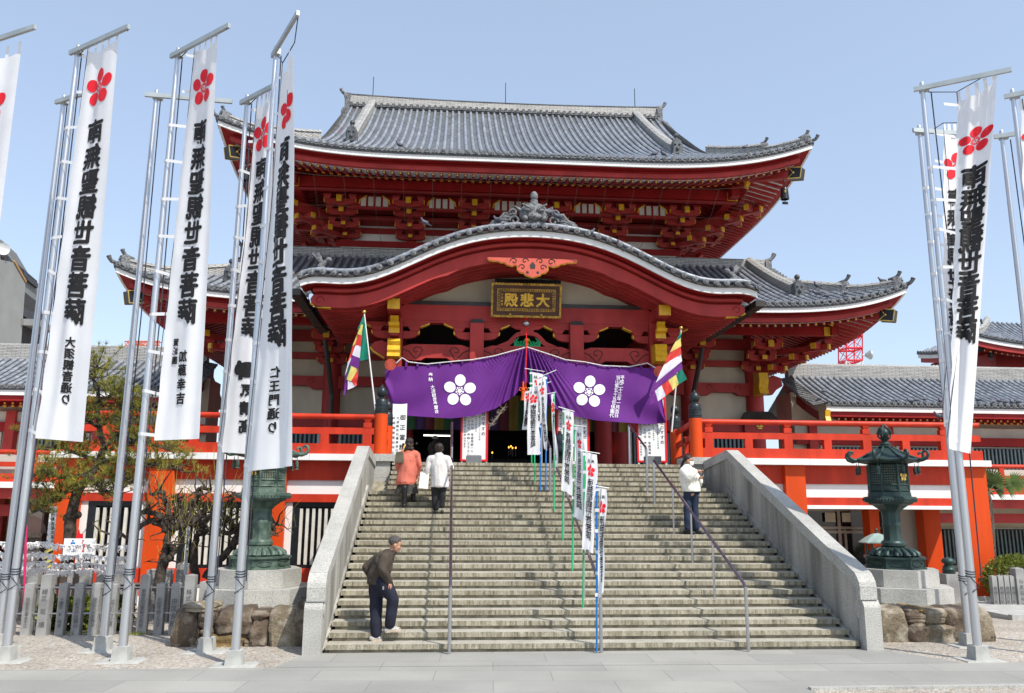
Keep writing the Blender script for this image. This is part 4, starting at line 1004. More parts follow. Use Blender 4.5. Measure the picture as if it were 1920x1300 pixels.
for sx in (-1, 1):      # lion tiles at the two ends of the gable
    p = Vector((sx * 6.05, 22.75, zc(6.0) + 0.36)); b = MB()
    b.ball(p + Vector((0, 0, 0.12)), (0.18, 0.14, 0.15), 12, 8); b.ball(p + Vector((-sx * 0.02, -0.10, 0.10)), (0.11, 0.10, 0.09), 10, 6)
    b.tube([p + Vector((sx * 0.05, 0, 0.2)), p + Vector((-sx * 0.08, 0, 0.36)), p + Vector((-sx * 0.18, 0, 0.42))], [0.11, 0.09, 0.05], 8)
    b.ball(p + Vector((-sx * 0.2, -0.02, 0.44)), (0.10, 0.08, 0.09), 10, 6)
    for k in range(4): b.tube([p + Vector((sx * 0.02, 0, 0.38)), p + Vector((sx * (0.05 + 0.07 * k), 0, 0.56 + 0.05 * (k % 2))), p + Vector((sx * (0.12 + 0.09 * k), 0, 0.66 - 0.07 * k))], [0.06, 0.04, 0.01], 5)
    part("lion_tile", b, TILEEND, po, 60)

# porch frame ------------------------------------------------------
YP = 24.0
b = MB(); b.strip([(x, zl(x) + 0.08) for x in np.linspace(-3.75, 3.75, 31)], [(x, 8.15) for x in np.linspace(-3.75, 3.75, 31)], YP + 0.30, YP + 0.38); part("tympanum", b, BEIGE)
b = MB(); b.bx(-3.75, 3.75, YP + 0.05, YP + 0.297, 8.082, 8.22); part("beam_cap", b, DKBROWN)
b = MB(); b.bx(-3.95, 3.95, YP, YP + 0.3, 7.60, 8.08); b.bx(-3.95, 3.95, YP + 0.02, YP + 0.28, 7.53, 7.598); part("main_beam", b, RED)
for x in (-1.53, 1.50):
    b = MB(); b.bx(x - 0.205, x + 0.205, YP - 0.16, YP + 0.2, 3.15, 7.52); b.m = 1; b.frus((x, YP + 0.02), (0.215, 0.19), (0.17, 0.15), 7.522, 7.64); part("porch_post", b, [RED, DKBROWN])
for sx in (-1, 1):
    x = 3.97 * sx
    b = MB(); b.bx(x - 0.22, x + 0.22, YP - 0.1, YP + 0.34, 3.15, 8.1); part("porch_pillar", b, RED)
    b = MB(0); b.bx(x - 0.18, x + 0.18, 22.9, YP + 0.1, 7.64, 8.0); b.m = 1; b.bx(x - 0.175, x + 0.175, 22.86, 22.898, 7.66, 7.96); part("porch_beam_nose", b, [RED, GOLD])
    b = MB(0); b.bx(x - 0.12, x + 0.12, 23.45, YP - 0.1, 7.0, 7.5); b.m = 1
    b.prism([(23.42, 7.56), (23.30, 7.56), (23.36, 7.48), (23.28, 7.38), (23.30, 7.34), (23.44, 7.34)], x - 0.12, x + 0.12, 'x')
    b.prism([(23.44, 7.33), (23.22, 7.35), (23.26, 7.27), (23.42, 7.22), (23.40, 7.07), (23.46, 7.07)], x - 0.155, x + 0.155, 'x')
    b.prism([(23.9, 6.91), (23.45, 6.90), (23.40, 6.82), (23.46, 6.7), (23.38, 6.56), (23.42, 6.48), (23.36, 6.37), (23.9, 6.36)], x - 0.18, x + 0.18, 'x'); part("elephant_nose", b, [RED, GOLD])
    b = MB(0); o = [(x + sx * 0.22, 6.88), (x + sx * 0.4, 6.96), (x + sx * 0.62, 6.90), (x + sx * 0.72, 6.76), (x + sx * 0.62, 6.64), (x + sx * 0.46, 6.54), (x + sx * 0.3, 6.44), (x + sx * 0.22, 6.40)]
    b.prism(o, YP + 0.02, YP + 0.2, 'y'); b.m = 1; b.prism([(x + sx * 0.72, 6.76), (x + sx * 0.75, 6.72), (x + sx * 0.64, 6.60), (x + sx * 0.48, 6.50), (x + sx * 0.3, 6.395), (x + sx * 0.3, 6.435), (x + sx * 0.46, 6.535), (x + sx * 0.62, 6.635)], YP - 0.02, YP + 0.2, 'y'); part("side_nose", b, [RED, GOLD])
    # beam back to the hall
    b = MB(); b.bx(x - 0.15, x + 0.15, YP + 0.35, 29.0, 7.1, 7.6); b.bx(x - 0.13, x + 0.13, YP + 0.35, 29.0, 6.4, 6.85); part("tie_beam", b, RED)
# carved rainbow beams between posts, with scroll lines
for a, c in ((-3.74, -1.74), (-1.32, 1.29), (1.71, 3.74)):
    o = [(a, 6.37), (a + 0.55, 6.37), (a + 0.68, 6.45), (c - 0.68, 6.45), (c - 0.55, 6.37), (c, 6.37), (c, 6.78), (c - 0.25, 6.86), (a + 0.25, 6.86), (a, 6.78)]
    b = MB(); b.prism(o, YP + 0.0, YP + 0.24, 'y'); bo_ = part("rainbow_beam", b, RED)
    b = MB()
    for sg, xx in ((1, a + 0.42), (-1, c - 0.42)):
        pts = [(xx + sg * (0.17 - 0.03 * q) * math.cos(q * 1.15), YP - 0.006, 6.66 + (0.15 - 0.027 * q) * math.sin(q * 1.15)) for q in [j * 0.22 for j in range(22)]]; b.tube(pts, 0.012, 4)
        b.tube([(xx + sg * 0.17, YP - 0.006, 6.66), (xx + sg * 0.05, YP - 0.006, 6.46), (xx - sg * 0.02, YP - 0.006, 6.40), (xx - sg * 0.22, YP - 0.006, 6.62), (xx - sg * 0.42, YP - 0.006, 6.71)], 0.012, 4)
    part("scroll_line", b, DKBROWN, bo_)
def small_bracket(x, sg, z=7.53):
    b = MB(0); f = lambda q: [(x + sg * u * 0.82, z + v * 0.66) for u, v in q]
    b.prism(f([(0, 0), (0.95, 0), (0.80, -0.10), (0.62, -0.19), (0.0, -0.19)]), YP + 0.03, YP + 0.20, 'y')
    b.frus((x + sg * 0.33, YP + 0.12), (0.11, 0.1), (0.19, 0.12), z - 0.265, z - 0.13)
    b.prism(f([(0, -0.41), (0.56, -0.41), (0.54, -0.56), (0.42, -0.68), (0.24, -0.74), (0, -0.76)]), YP + 0.03, YP + 0.20, 'y')
    b.m = 1; b.prism(f([(0.95, 0), (0.97, -0.06), (0.82, -0.15), (0.63, -0.24), (0.62, -0.19), (0.80, -0.10)]), YP + 0.02, YP + 0.2, 'y')
    b.prism(f([(0.56, -0.41), (0.6, -0.36), (0.6, -0.5), (0.54, -0.56)]), YP + 0.02, YP + 0.19, 'y')
    part("porch_bracket", b, [RED, GOLD])
for x, sg in ((-3.74, 1), (-1.74, -1), (-1.32, 1), (1.29, -1), (1.71, 1), (3.74, -1), (-4.2, -1), (4.2, 1)): small_bracket(x, sg)
b = MB(0)      # frog-leg strut with green foliage
leg = [(-0.17, 7.28), (-0.62, 7.27), (-0.40, 7.08), (-0.22, 7.05), (-0.22, 6.95), (-0.36, 6.9), (-0.50, 6.72), (-0.66, 6.48), (-1.02, 6.26), (-0.62, 6.25), (-0.46, 6.42), (-0.36, 6.66), (-0.22, 6.76), (0, 6.80)]
leg = [(x * 0.9, 6.87 + (z - 6.25) * 0.64) for x, z in leg]
b.prism(leg + [(-x, z) for x, z in reversed(leg[:-1])], YP + 0.04, YP + 0.16, 'y'); b.m = 1
for sg in (-1, 1):
    for k in range(4):
        q = [(sg * (0.05 + 0.09 * k), YP + 0.07, 6.28), (sg * (0.14 + 0.10 * k), YP + 0.03, 6.40 + 0.03 * k), (sg * (0.08 + 0.11 * k), YP + 0.05, 6.52 - 0.03 * k), (sg * (0.16 + 0.1 * k), YP + 0.06, 6.47)]
        b.tube(q, [0.03, 0.035, 0.03, 0.012], 6)
    b.tube([(sg * 0.38, YP + 0.06, 6.3), (sg * 0.36, YP + 0.05, 6.55), (sg * 0.28, YP + 0.06, 6.66)], [0.03, 0.03, 0.015], 6)
b.m = 2; b.ball((0, YP + 0.04, 6.55), (0.10, 0.07, 0.10), 10, 7)
b.v = [(x * 0.9, y, 6.87 + (z - 6.25) * 0.64) if y < YP + 0.09 and z < 6.8 else (x, y, z) for x, y, z in b.v]
part("frog_leg_strut", b, [RED, PGREEN, GOLD])
# plaque -----------------------------------------------------------
pq = thing("name_plaque", "dark wooden plaque with gilt border reading 大悲殿 under the curved porch gable", "plaque", (0, 23.9, 7.3))
PO = Vector((-0.07, YP - 0.42, 8.19)); tilt = rad(14); PU = Vector((0, -math.sin(tilt), math.cos(tilt))); PN = Vector((0, -math.cos(tilt), -math.sin(tilt)))
fq = lambda o: (lambda u, v: PO + Vector((1, 0, 0)) * u - PU * v + PN * o)
WOOD = mat("plaque_wood", (0.085, 0.026, 0.012), 0.45, 0.3, 3, stretch=(0.6, 3, 6))
def slab(mb, u0, u1, v0, v1, o0, o1):
    A = [fq(o0)(u0, v0), fq(o0)(u1, v0), fq(o0)(u1, v1), fq(o0)(u0, v1)]; B_ = [fq(o1)(u0, v0), fq(o1)(u1, v0), fq(o1)(u1, v1), fq(o1)(u0, v1)]; mb.hexa(A, B_)
b = MB(); slab(b, -1.03, 1.03, -0.45, 0.47, -0.06, 0.0); part("board", b, WOOD, pq)
b = MB()
for (u0, u1, v0, v1) in ((-1.06, 1.06, -0.50, -0.44), (-1.06, 1.06, 0.46, 0.52), (-1.06, -1.0, -0.44, 0.46), (1.0, 1.06, -0.44, 0.46)): slab(b, u0, u1, v0, v1, -0.05, 0.03)
for k in range(22):
    for v in (-0.50, 0.52): b.ball(fq(0.0)(-1.0 + 2.0 * k / 21, v), (0.035, 0.03, 0.025), 6, 4)
for u in (-0.48, 0.46): b.ball(fq(0.04)(u, 0.44), (0.04, 0.02, 0.05), 8, 5)
for (u0, u1, v0, v1) in ((-0.88, 0.88, -0.335, -0.315), (-0.88, 0.88, 0.315, 0.335), (-0.88, -0.86, -0.315, 0.315), (0.86, 0.88, -0.315, 0.315), (-0.80, 0.80, -0.262, -0.25), (-0.80, 0.80, 0.25, 0.262), (-0.80, -0.79, -0.25, 0.25), (0.79, 0.80, -0.25, 0.25)): slab(b, u0, u1, v0, v1, 0.0, 0.015)
for k in range(24):
    u = -0.83 + 1.66 * k / 23
    for v in (-0.29, 0.29): slab(b, u - 0.024, u + 0.018, v - 0.018, v + 0.018, 0.0, 0.01)
for k in range(7):
    for u in (-0.83, 0.83): slab(b, u - 0.018, u + 0.018, -0.23 + 0.075 * k, -0.19 + 0.075 * k, 0.0, 0.01)
part("gilt_border", b, mat("old_gilt", (0.50, 0.29, 0.045), 0.45, 0.35, 8, metal=0.3), pq)
b = MB()
for ch, u in zip("大悲殿", (0.50, 0.02, -0.46)): put(b, ch, fq(0.012), u, 0.0, 0.42, k="b")
for j, ch in enumerate("大須観音"): put(b, ch, fq(0.012), -0.735, -0.16 + 0.10 * j, 0.075)
part("lettering", b, mat("gilt_lettering", (0.78, 0.47, 0.05), 0.4, 0.2, 8, metal=0.2), pq)
b = MB(); b.bx(-1.0, 1.0, YP - 0.2, YP + 0.25, 8.5, 8.9)
for k in range(-10, 11): b.bx(k * 0.1 - 0.008, k * 0.1 + 0.008, YP - 0.23, YP - 0.205, 8.5, 8.9)
part("plaque_bracket", b, BLACK)
# hanging fish board (gegyo) below the gable crown: pink-red scrolled pendant
gg = thing("gable_pendant", "salmon-red carved scroll pendant with yellow edge hanging from the middle of the porch gable", "carving", (0, YK - 0.1, 8.6))
zb = zl(0) + 0.03
L = [(1.30, 0.00), (1.27, -0.08), (1.14, -0.10), (1.0, -0.10), (0.92, -0.14), (0.82, -0.14), (0.74, -0.20), (0.60, -0.24), (0.50, -0.20), (0.44, -0.24), (0.44, -0.34), (0.36, -0.42), (0.26, -0.44), (0.20, -0.50), (0.08, -0.54), (0.0, -0.56)]
o = [(x, zb + z) for x, z in L] + [(-x, zb + z) for x, z in reversed(L[:-1])]
SAL = mat("salmon_paint", (0.60, 0.105, 0.065), 0.45, 0.1, 4)
b = MB(); b.prism(o, YK - 0.14, YK - 0.06, 'y'); part("carved_board", b, SAL, gg)
b = MB(); b.tube([(x, YK - 0.10, z - 0.008) for x, z in o], 0.022, 5); part("yellow_edge", b, GOLD, gg)
b = MB()
for sg in (-1, 1):
    for (cx_, cz_, r, t) in ((0.54, -0.10, 0.11, 1), (0.22, -0.08, 0.10, -1), (0.30, -0.27, 0.10, 1)):
        pts = [(sg * (cx_ + t * (r - 0.016 * q) * math.cos(q * 1.15)), YK - 0.143, zb + cz_ + (r - 0.016 * q) * math.sin(q * 1.15)) for q in [j * 0.28 for j in range(20)]]; b.tube(pts, 0.014, 4)
    b.ball((sg * 0.15, YK - 0.14, zb - 0.42), (0.045, 0.01, 0.045), 8, 5)
b.prism([(-0.07, zb - 0.31), (0.07, zb - 0.31), (0.08, zb - 0.2), (0.0, zb - 0.1), (-0.08, zb - 0.2)], YK - 0.146, YK - 0.139, 'y')
part("scroll_line", b, DKBROWN, gg)
gb = thing("prayer_gong", "small round silver bell on a cord between the plaque and the purple curtain's peak", "bell", (0, 23.7, 7.1))
b = MB(); b.ball((-0.07, 23.6, 7.47), (0.115, 0.115, 0.095), 14, 9); b.lathe([(0.118, 7.46), (0.118, 7.48)], (-0.07, 23.6, 0), 14); part("bell_body", b, STEEL, gb, 40)
b = MB(); b.tube([(-0.07, 23.6, 7.55), (-0.07, 23.7, 7.7)], 0.02, 6); b.tube([(-0.07, 23.6, 7.4), (-0.07, 23.45, 6.6), (-0.09, 23.42, 6.2), (-0.10, 23.42, 5.5)], 0.016, 6); part("red_cord", b, SIGNR, gb)
# ------------------------------------------------------------------ side corridors
def corridor(sx, label, pxe, pxr):
    """tiled two-storey side wing; pxe / pxr: image heights used for eave and ridge"""
    ze = at(*pxe, 30.0)[2]; zr = at(*pxr, 33.2)[2]
    x0 = abs(at(1548, 755, 30.0)[0]); L = 26.0; cx = sx * (x0 + L / 2)
    t = thing("side_wing", label, "building", (cx, 30.0, 0), None)
    P = lambda n, mb, m, parent=None, sm=None: mb.build(n, m, parent or t, sm)
    d = 3.2; a = (zr - 0.55 - ze) / d * 0.78; bb = ((zr - 0.55 - ze) - a * d) / d / d
    r = Roof(cx, 30.0, L / 2, d, ze, a, bb, 0.0, 2, d, L / 2)
    ro = P("tiled_roof", r.sheet(0), TILE); P("rear_slope", r.sheet(2), TILE, ro)
    P("tile_rolls", r.rolls(0), ROLL, ro, 60); P("eave_tile_ends", r.discs(0), TILEEND, ro, 40)
    P("tile_underside", r.eavebox(MB(), 0, -0.02, 0.16, -0.045, 0.045), TILED, ro)
    P("white_eave_board", r.eavebox(MB(), 0, 0.03, 0.22, -0.23, -0.05), WHITE, ro)
    P("eave_board", r.eavebox(MB(), 0, 0.12, 0.35, -0.42, -0.232), REDD, ro)
    P("flying_rafters", r.rafters(0, 0.3, 0.9, -0.50, 0.3, 0.085, 0.10, 0.275, star=True), [REDD, BLACK, GOLD], ro)
    P("base_rafters", r.rafters(0, 0.85, 2.0, -0.52, 0.3, 0.11, 0.12, 0.275), [REDD, GOLD], ro)
    P("soffit", r.eavebox(MB(), 0, 0.3, 2.0, -0.40, -0.38, slope=0.32), REDD, ro)
    b = MB(); b.bx(cx - L / 2 - 0.1, cx + L / 2, 33.05, 33.4, zr - 0.75, zr - 0.03); b.tube([(cx - L / 2 - 0.1, 33.22, zr - 0.03), (cx + L / 2, 33.22, zr - 0.03)], 0.1, 8); P("main_ridge", b, RIDGE, ro)
    # verge at the gable end next to the hall: curling tile courses
    xe = sx * x0; b = MB()
    for j in range(17):
        dd = 0.1 + 3.1 * j / 17; z = r.z(9, dd); b.tube([(xe - sx * 0.02, 30 + dd, z + 0.05), (xe - sx * 0.42, 30 + dd + 0.12, z - 0.02)], [0.06, 0.06], 6)
    P("verge_tiles", b, TILEEND, ro, 40)
    b = MB(); b.rows([[(xe - sx * (0.3 + 0.0), 30 + dd, r.z(9, dd) + o) for dd in np.linspace(0.05, 3.2, 9)] for o in (-0.08, -0.26)]); P("verge_board", b, OFFW, ro)
    b = MB(); b.rows([[(xe - sx * 0.28, 30 + dd, r.z(9, dd) + o) for dd in np.linspace(0.05, 3.2, 9)] for o in (-0.26, -0.62)]); P("verge_red_board", b, REDD, ro)
    b = MB(); b.prism([(29.85, ze - 0.2), (29.98, ze - 0.2), (30.05, ze - 0.45), (29.98, ze - 0.62), (29.8, ze - 0.7), (29.9, ze - 0.45)], xe - sx * 0.1, xe + sx * 0.1, 'x'); P("verge_nose", b, GOLD, ro)
    # walls
    X0, X1 = sorted((xe - sx * 0.5, xe + sx * L))
    b = MB(); b.bx(X0, X1, 32.0, 33.5, -0.4, r.z(9, 2.0) - 0.15); P("wall", b, BEIGE)
    zt = ze - 0.62
    b = MB(); b.bx(X0, X1, 31.8, 31.99, zt - 0.42, zt - 0.02); P("wall_panel", b, OFFW)
    b = MB(); b.bx(X0, X1, 31.7, 31.99, zt - 0.75, zt - 0.42); P("beam", b, REDD)
    n = 8; w = L / n
    for k in range(n + 1):
        x = xe + sx * (0.2 + k * w * 0.98); b = MB(); b.bx(x - 0.17, x + 0.17, 31.65, 31.98, -0.4, zt); P("pillar", b, RED)
        if k == n: break
        xa, xb = sorted((x + sx * 0.5, x + sx * (w - 0.5)))
        for (z0_, z1_) in ((3.0, zt - 0.78), (-0.1, 1.35)):
            b = MB(); b.bx(xa - 0.12, xb + 0.12, 31.90, 31.97, z0_, z1_); wf = P("window", b, OFFW)
            b = MB(); b.bx(xa, xb, 31.86, 31.896, z0_, z1_ - 0.05); P("recess", b, WINDOWD, wf)
            b = MB(); nb = int((xb - xa) / 0.17)
            for q in range(nb + 1): xx = xa + 0.06 + (xb - xa - 0.12) * q / nb; b.bx(xx - 0.03, xx + 0.03, 31.80, 31.85, z0_ + 0.03, z1_ - 0.08)
            P("lattice_bars", b, TEAL, wf)
    yr = 28.6 if sx > 0 else 26.2
    zs = at(1890 if sx > 0 else 40, 932 if sx > 0 else 909, yr)[2]
    zr_ = at(1890 if sx > 0 else 40, 875 if sx > 0 else 848, yr)[2]
    Xa, Xb = sorted((sx * 12.3, xe + sx * L))
    b = MB(); b.bx(Xa, Xb, yr - 0.2, 32, zs - 0.1, zs + 0.08); P("gallery_slab", b, WHITE)
    b = MB(); b.bx(Xa, Xb, yr, yr + 0.3, zs - 0.42, zs - 0.102); b.bx(Xa, Xb, yr + 0.6, yr + 0.8, zs - 0.95, zs - 0.6); P("gallery_beam", b, RED)
    b = MB(); b.tube([(Xa, yr, zr_), (Xb, yr, zr_)], 0.075, 8); H = zr_ - zs; b.bx(Xa, Xb, yr - 0.06, yr + 0.06, zs + H * 0.55, zs + H * 0.7); b.bx(Xa, Xb, yr - 0.08, yr + 0.08, zs + 0.082, zs + H * 0.34)
    k = Xa + 0.6
    while k < Xb: b.bx(k - 0.09, k + 0.09, yr - 0.05, yr + 0.05, zs + 0.1, zr_); k += 1.25
    P("gallery_railing", b, VERM)
    b = MB(); b.bx(Xa, Xb, yr + 0.4, yr + 0.5, zs + 0.1, zs + 1.0); P("gallery_wall", b, OFFW)
    return t
corridor(1, "low grey-roofed red side wing running off to the right, palm tree in front", (1700, 762), (1700, 688))
corridor(-1, "low grey-roofed red side wing running off to the left, behind the pine tree", (50, 729), (50, 648))

# grey apartment block far left ------------------------------------
ab = thing("apartment_block", "grey apartment block with sloping top and dark balconies above the left side wing", "building", (-48, 62, 0))
APT = mat("grey_cladding", (0.27, 0.27, 0.255), 0.7, 0.08, 0.6); APT2 = mat("darker_cladding", (0.20, 0.205, 0.205), 0.7, 0.08, 0.6); APD = mat("balcony_shade", (0.055, 0.05, 0.05), 0.8, 0.2, 1); OCH = mat("ochre_trim", (0.40, 0.22, 0.07), 0.6, 0.1, 2)
XR_ = float(at(80, 548, 66)[0])
def qx(x, y, X=XR_):        # where the sight line meets the block's long side wall
    d = FW * FPX + (x - W0 / 2) * R2 - (y - H0 / 2) * U2; p = CAM + d * ((X - CAM[0]) / d[0]); return (p[1], p[2])
def slabx(nm, pts, xa, xb, m_, pa=ab):
    b = MB(); b.prism([qx(x, y) for x, y in pts], XR_ + xa, XR_ + xb, 'x'); return part(nm, b, m_, pa)
G = lambda x: (qx(x, 640)[0], -0.4)
b = MB(); b.prism([qx(-70, 405), qx(5, 452), qx(31, 476), qx(60, 525), qx(76, 552), qx(80, 600), G(80), G(-70)], XR_ - 14, XR_, 'x'); part("wall", b, APT2, ab)
b = MB(); b.prism([qx(-70, 478), qx(-2, 492), qx(19, 529), qx(10, 652), G(10), G(-70)], XR_ + 0.002, XR_ + 1.1, 'x'); part("front_wing", b, APT, ab)
bo_ = slabx("balcony", [(0, 474), (8, 477), (67, 527), (66, 541), (2, 490)], 0.002, 0.12, APD); slabx("balcony_rail", [(2, 482), (66, 532), (66, 541), (2, 491)], 0.121, 0.24, DKBROWN, bo_)  # shade of the recessed balconies painted as dark slabs on the wall
slabx("window", [(8, 482), (18, 490), (18, 499), (8, 492)], 0.242, 0.26, GLASS, bo_); slabx("window", [(38, 505), (46, 512), (46, 522), (38, 516)], 0.242, 0.26, GLASS, bo_)
bo_ = slabx("balcony", [(21, 530), (74, 572), (74, 612), (50, 600), (21, 580)], 0.002, 0.12, APD); slabx("balcony_rail", [(22, 565), (48, 583), (74, 589), (74, 611), (48, 600), (22, 582)], 0.121, 0.3, DKBROWN, bo_)
slabx("balcony_slab", [(10, 597), (42, 598), (72, 614), (72, 624), (42, 611), (10, 609)], 0.002, 1.3, APT)
bo_ = slabx("balcony", [(12, 611), (44, 613), (72, 627), (72, 652), (12, 652)], 0.002, 0.12, APD)
b = MB(); p0, p1 = qx(-4, 489), qx(19, 528); b.beam((XR_ + 1.1, p0[0], p0[1]), (XR_ + 1.1, p1[0], p1[1]), 0.15, 0.15); part("roof_trim", b, OCH, ab)
for (xa, ya, xb, yb) in ((24, 536, 18, 598), (16, 612, 11, 655)):
    b = MB(); p0, p1 = qx(xa, ya), qx(xb, yb); b.tube([(XR_ + 0.5, p0[0], p0[1]), (XR_ + 0.5, p0[0], p1[1])], 0.11, 8); part("drain_pipe", b, SIGNW, ab)
sdsh = thing("satellite_dish", "white satellite dish on the grey apartment block at the left edge", "satellite dish", tuple(at(8, 467, 58)))
b = MB(); c = Vector(at(7, 467, 57.8)); b.lathe([(0.02, 0.0), (0.25, 0.04), (0.42, 0.12), (0.43, 0.13), (0.25, 0.06), (0.02, 0.03)], (0, 0, 0), 18)
M_ = Matrix.Rotation(rad(105), 4, 'X') @ Matrix.Rotation(0.3, 4, 'Y'); b.v = [tuple(c + (M_ @ Vector(v))) for v in b.v]; part("dish", b, SIGNW, sdsh, 40)
b = MB(); b.tube([c, c + Vector((0, 1.4, -0.5))], 0.06, 6); part("arm", b, GALV, sdsh)

# red and white radio mast far behind ------------------------------
tw = thing("radio_mast", "red and white lattice radio mast with a drum antenna beyond the right roof corner", "radio mast", tuple(at(1605, 690, 150)))
def lattice(mb, x0, x1, y0, y1, nb, Y, r):
    A = lambda x, y, o: Vector(at(x, y, Y)) + Vector((0, o, 0)); dp = abs(at(x1, y0, Y)[0] - at(x0, y0, Y)[0])
    for k in range(nb):
        ya, yb = y0 + (y1 - y0) * k / nb, y0 + (y1 - y0) * (k + 1) / nb
        for o in (0, dp):
            mb.tube([A(x0, ya, o), A(x0, yb, o)], r, 4); mb.tube([A(x1, ya, o), A(x1, yb, o)], r, 4); mb.tube([A(x0, yb, o), A(x1, yb, o)], r * 1.6, 4)
            mb.tube([A(x0, ya, o), A(x1, yb, o)], r * 0.6, 4); mb.tube([A(x1, ya, o), A(x0, yb, o)], r * 0.6, 4)
        for x in (x0, x1): mb.tube([A(x, yb, 0), A(x, yb, dp)], r * 1.4, 4); mb.tube([A(x, ya, 0), A(x, yb, dp)], r * 0.6, 4)
MASTR = flat("mast_red", (0.66, 0.03, 0.05), 0.5)
b = MB(); lattice(b, 1587, 1617, 606, 676, 3, 150, 0.14); part("upper_lattice", b, MASTR, tw)
b = MB(); lattice(b, 1587, 1617, 676, 800, 4, 150, 0.14); part("lower_lattice", b, SIGNW, tw)
b = MB(); c = Vector(at(1622, 666, 150)); b.tube([c, c + Vector((0.9, -0.2, 0)), c + Vector((1.05, -0.2, 0))], [0.3, 0.95, 0.9], 14); b.tube([c - Vector((0.7, 0, 0)), c], 0.12, 6); part("drum_antenna", b, GALV, tw, 30)
cr = thing("tower_crane_jib", "orange lattice crane jib far behind the left wing roof, between the flagpoles", "crane", tuple(at(260, 640, 120)))
b = MB(); N = 12
for k in range(N):
    xa, xb = 234 + 66 * k / N, 234 + 66 * (k + 1) / N
    A = Vector(at(xa, 640, 120)); B_ = Vector(at(xb, 640, 120)); C_ = Vector(at((xa + xb) / 2, 648, 120)); D_ = Vector(at(xa, 648, 120)); E_ = Vector(at(xb, 648, 120))
    b.tube([A, B_], 0.09, 4); b.tube([D_, E_], 0.09, 4); b.tube([A, C_], 0.06, 4); b.tube([C_, B_], 0.06, 4); b.tube([A + Vector((0, 1, 0)), B_ + Vector((0, 1, 0))], 0.09, 4)
part("jib", b, flat("crane_orange", (0.55, 0.16, 0.08)), cr)
b = MB(); b.tube([tuple(at(262, 645, 120.5)), (at(262, 645, 120.5)[0], 120.5, 0)], 0.5, 6); part("mast", b, flat("crane_mast", (0.5, 0.15, 0.08)), cr)

# pavilion roof corner at far right --------------------------------
pv = thing("pavilion", "far pavilion with upturned tiled roof corner at the right edge of the view", "building", (30, 44, 0))
pc = at(1829, 628, 38.0)
PR = Roof(pc[0] + 6.0, 38.0, 6.0, 2.6, pc[2] - 0.55, 0.55, 0.05, 0.55, 3.0, 2.5, 3.5)
ro = part("tiled_roof", PR.sheet(0), TILE, pv)
for sd_ in (1, 3): part("roof_slope", PR.sheet(sd_), TILE, ro)
for sd_ in (0, 3):
    part("tile_rolls", PR.rolls(sd_), ROLL, ro, 60); part("eave_tile_ends", PR.discs(sd_), TILEEND, ro, 40)
    part("tile_underside", PR.eavebox(MB(), sd_, -0.02, 0.16, -0.045, 0.045), TILED, ro); part("white_eave_board", PR.eavebox(MB(), sd_, 0.03, 0.22, -0.25, -0.05), WHITE, ro)
    part("eave_board", PR.eavebox(MB(), sd_, 0.12, 0.35, -0.5, -0.252), RED, ro)
    part("flying_rafters", PR.rafters(sd_, 0.3, 2.6, -0.6, 0.3, 0.085, 0.10, 0.3, star=True), [RED, BLACK, GOLD], ro)
    part("soffit", PR.eavebox(MB(), sd_, 0.3, 2.6, -0.5, -0.48, slope=0.3), REDD, ro)
f = PR.hip(-1); part("corner_ridge", PR.along([f(d) for d in (2.5, 2, 1.5, 1, 0.3)], 0.24, 0.32), RIDGE, ro, 50); part("corner_horn", horn(f(1.4, 0.4), (-1, -1, 0), 0.22, 0.06), TILEEND, ro, 60)
b = MB(0); p, q_ = Vector(f(0.3, -0.7)), Vector(f(2.2, -0.6)); q_.z = p.z + 0.5; b.beam(p, q_, 0.25, 0.3); b.m = 1; d = (p - q_).normalized(); b.beam(p + d * 0.03, p - d * 0.4, 0.29, 0.34); part("hip_beam", b, [RED, BLACK], ro)
b = MB(); b.bx(pc[0] + 2.2, pc[0] + 9, 39.8, 41.4, -0.4, pc[2] + 0.3); part("wall", b, RED, pv)

# wind bells -------------------------------------------------------
def wind_bell(p, label):
    t = thing("wind_bell", label, "wind bell", tuple(p), "bronze wind bells under the roof corners"); c = Vector(p)
    b = MB(); b.lathe([(0.10, 0.16), (0.12, 0.12), (0.13, 0.0), (0.145, -0.22), (0.15, -0.26), (0.12, -0.26), (0.11, -0.1)], c, 12); part("bell", b, BLACK, t, 40)
    b = MB(); b.tube([c + Vector((0, 0, 0.5)), c + Vector((0, 0, 0.15))], 0.018, 6); part("hook", b, BLACK, t)
    b = MB(); b.tube([c + Vector((0, 0, -0.2)), c + Vector((0, 0, -0.36))], 0.012, 6); b.bx(c.x - 0.10, c.x + 0.10, c.y - 0.015, c.y + 0.015, c.z - 0.44, c.z - 0.35); part("clapper", b, BLACK, t)
    b = MB(); b.ball(c + Vector((-0.03, -0.13, -0.02)), (0.04, 0.03, 0.05), 8, 5); part("gilt_mark", b, GILT, t)
wind_bell(at(1471, 361, 26.0), "black wind bell hanging under the right corner of the upper roof")
wind_bell((-at(1471, 361, 26.0)[0], 26.0, at(1471, 361, 26.0)[2]), "black wind bell hanging under the left corner of the upper roof, behind a flagpole")
wind_bell(at(1857, 660, 38.6), "black wind bell hanging under the far pavilion roof corner at the right edge")
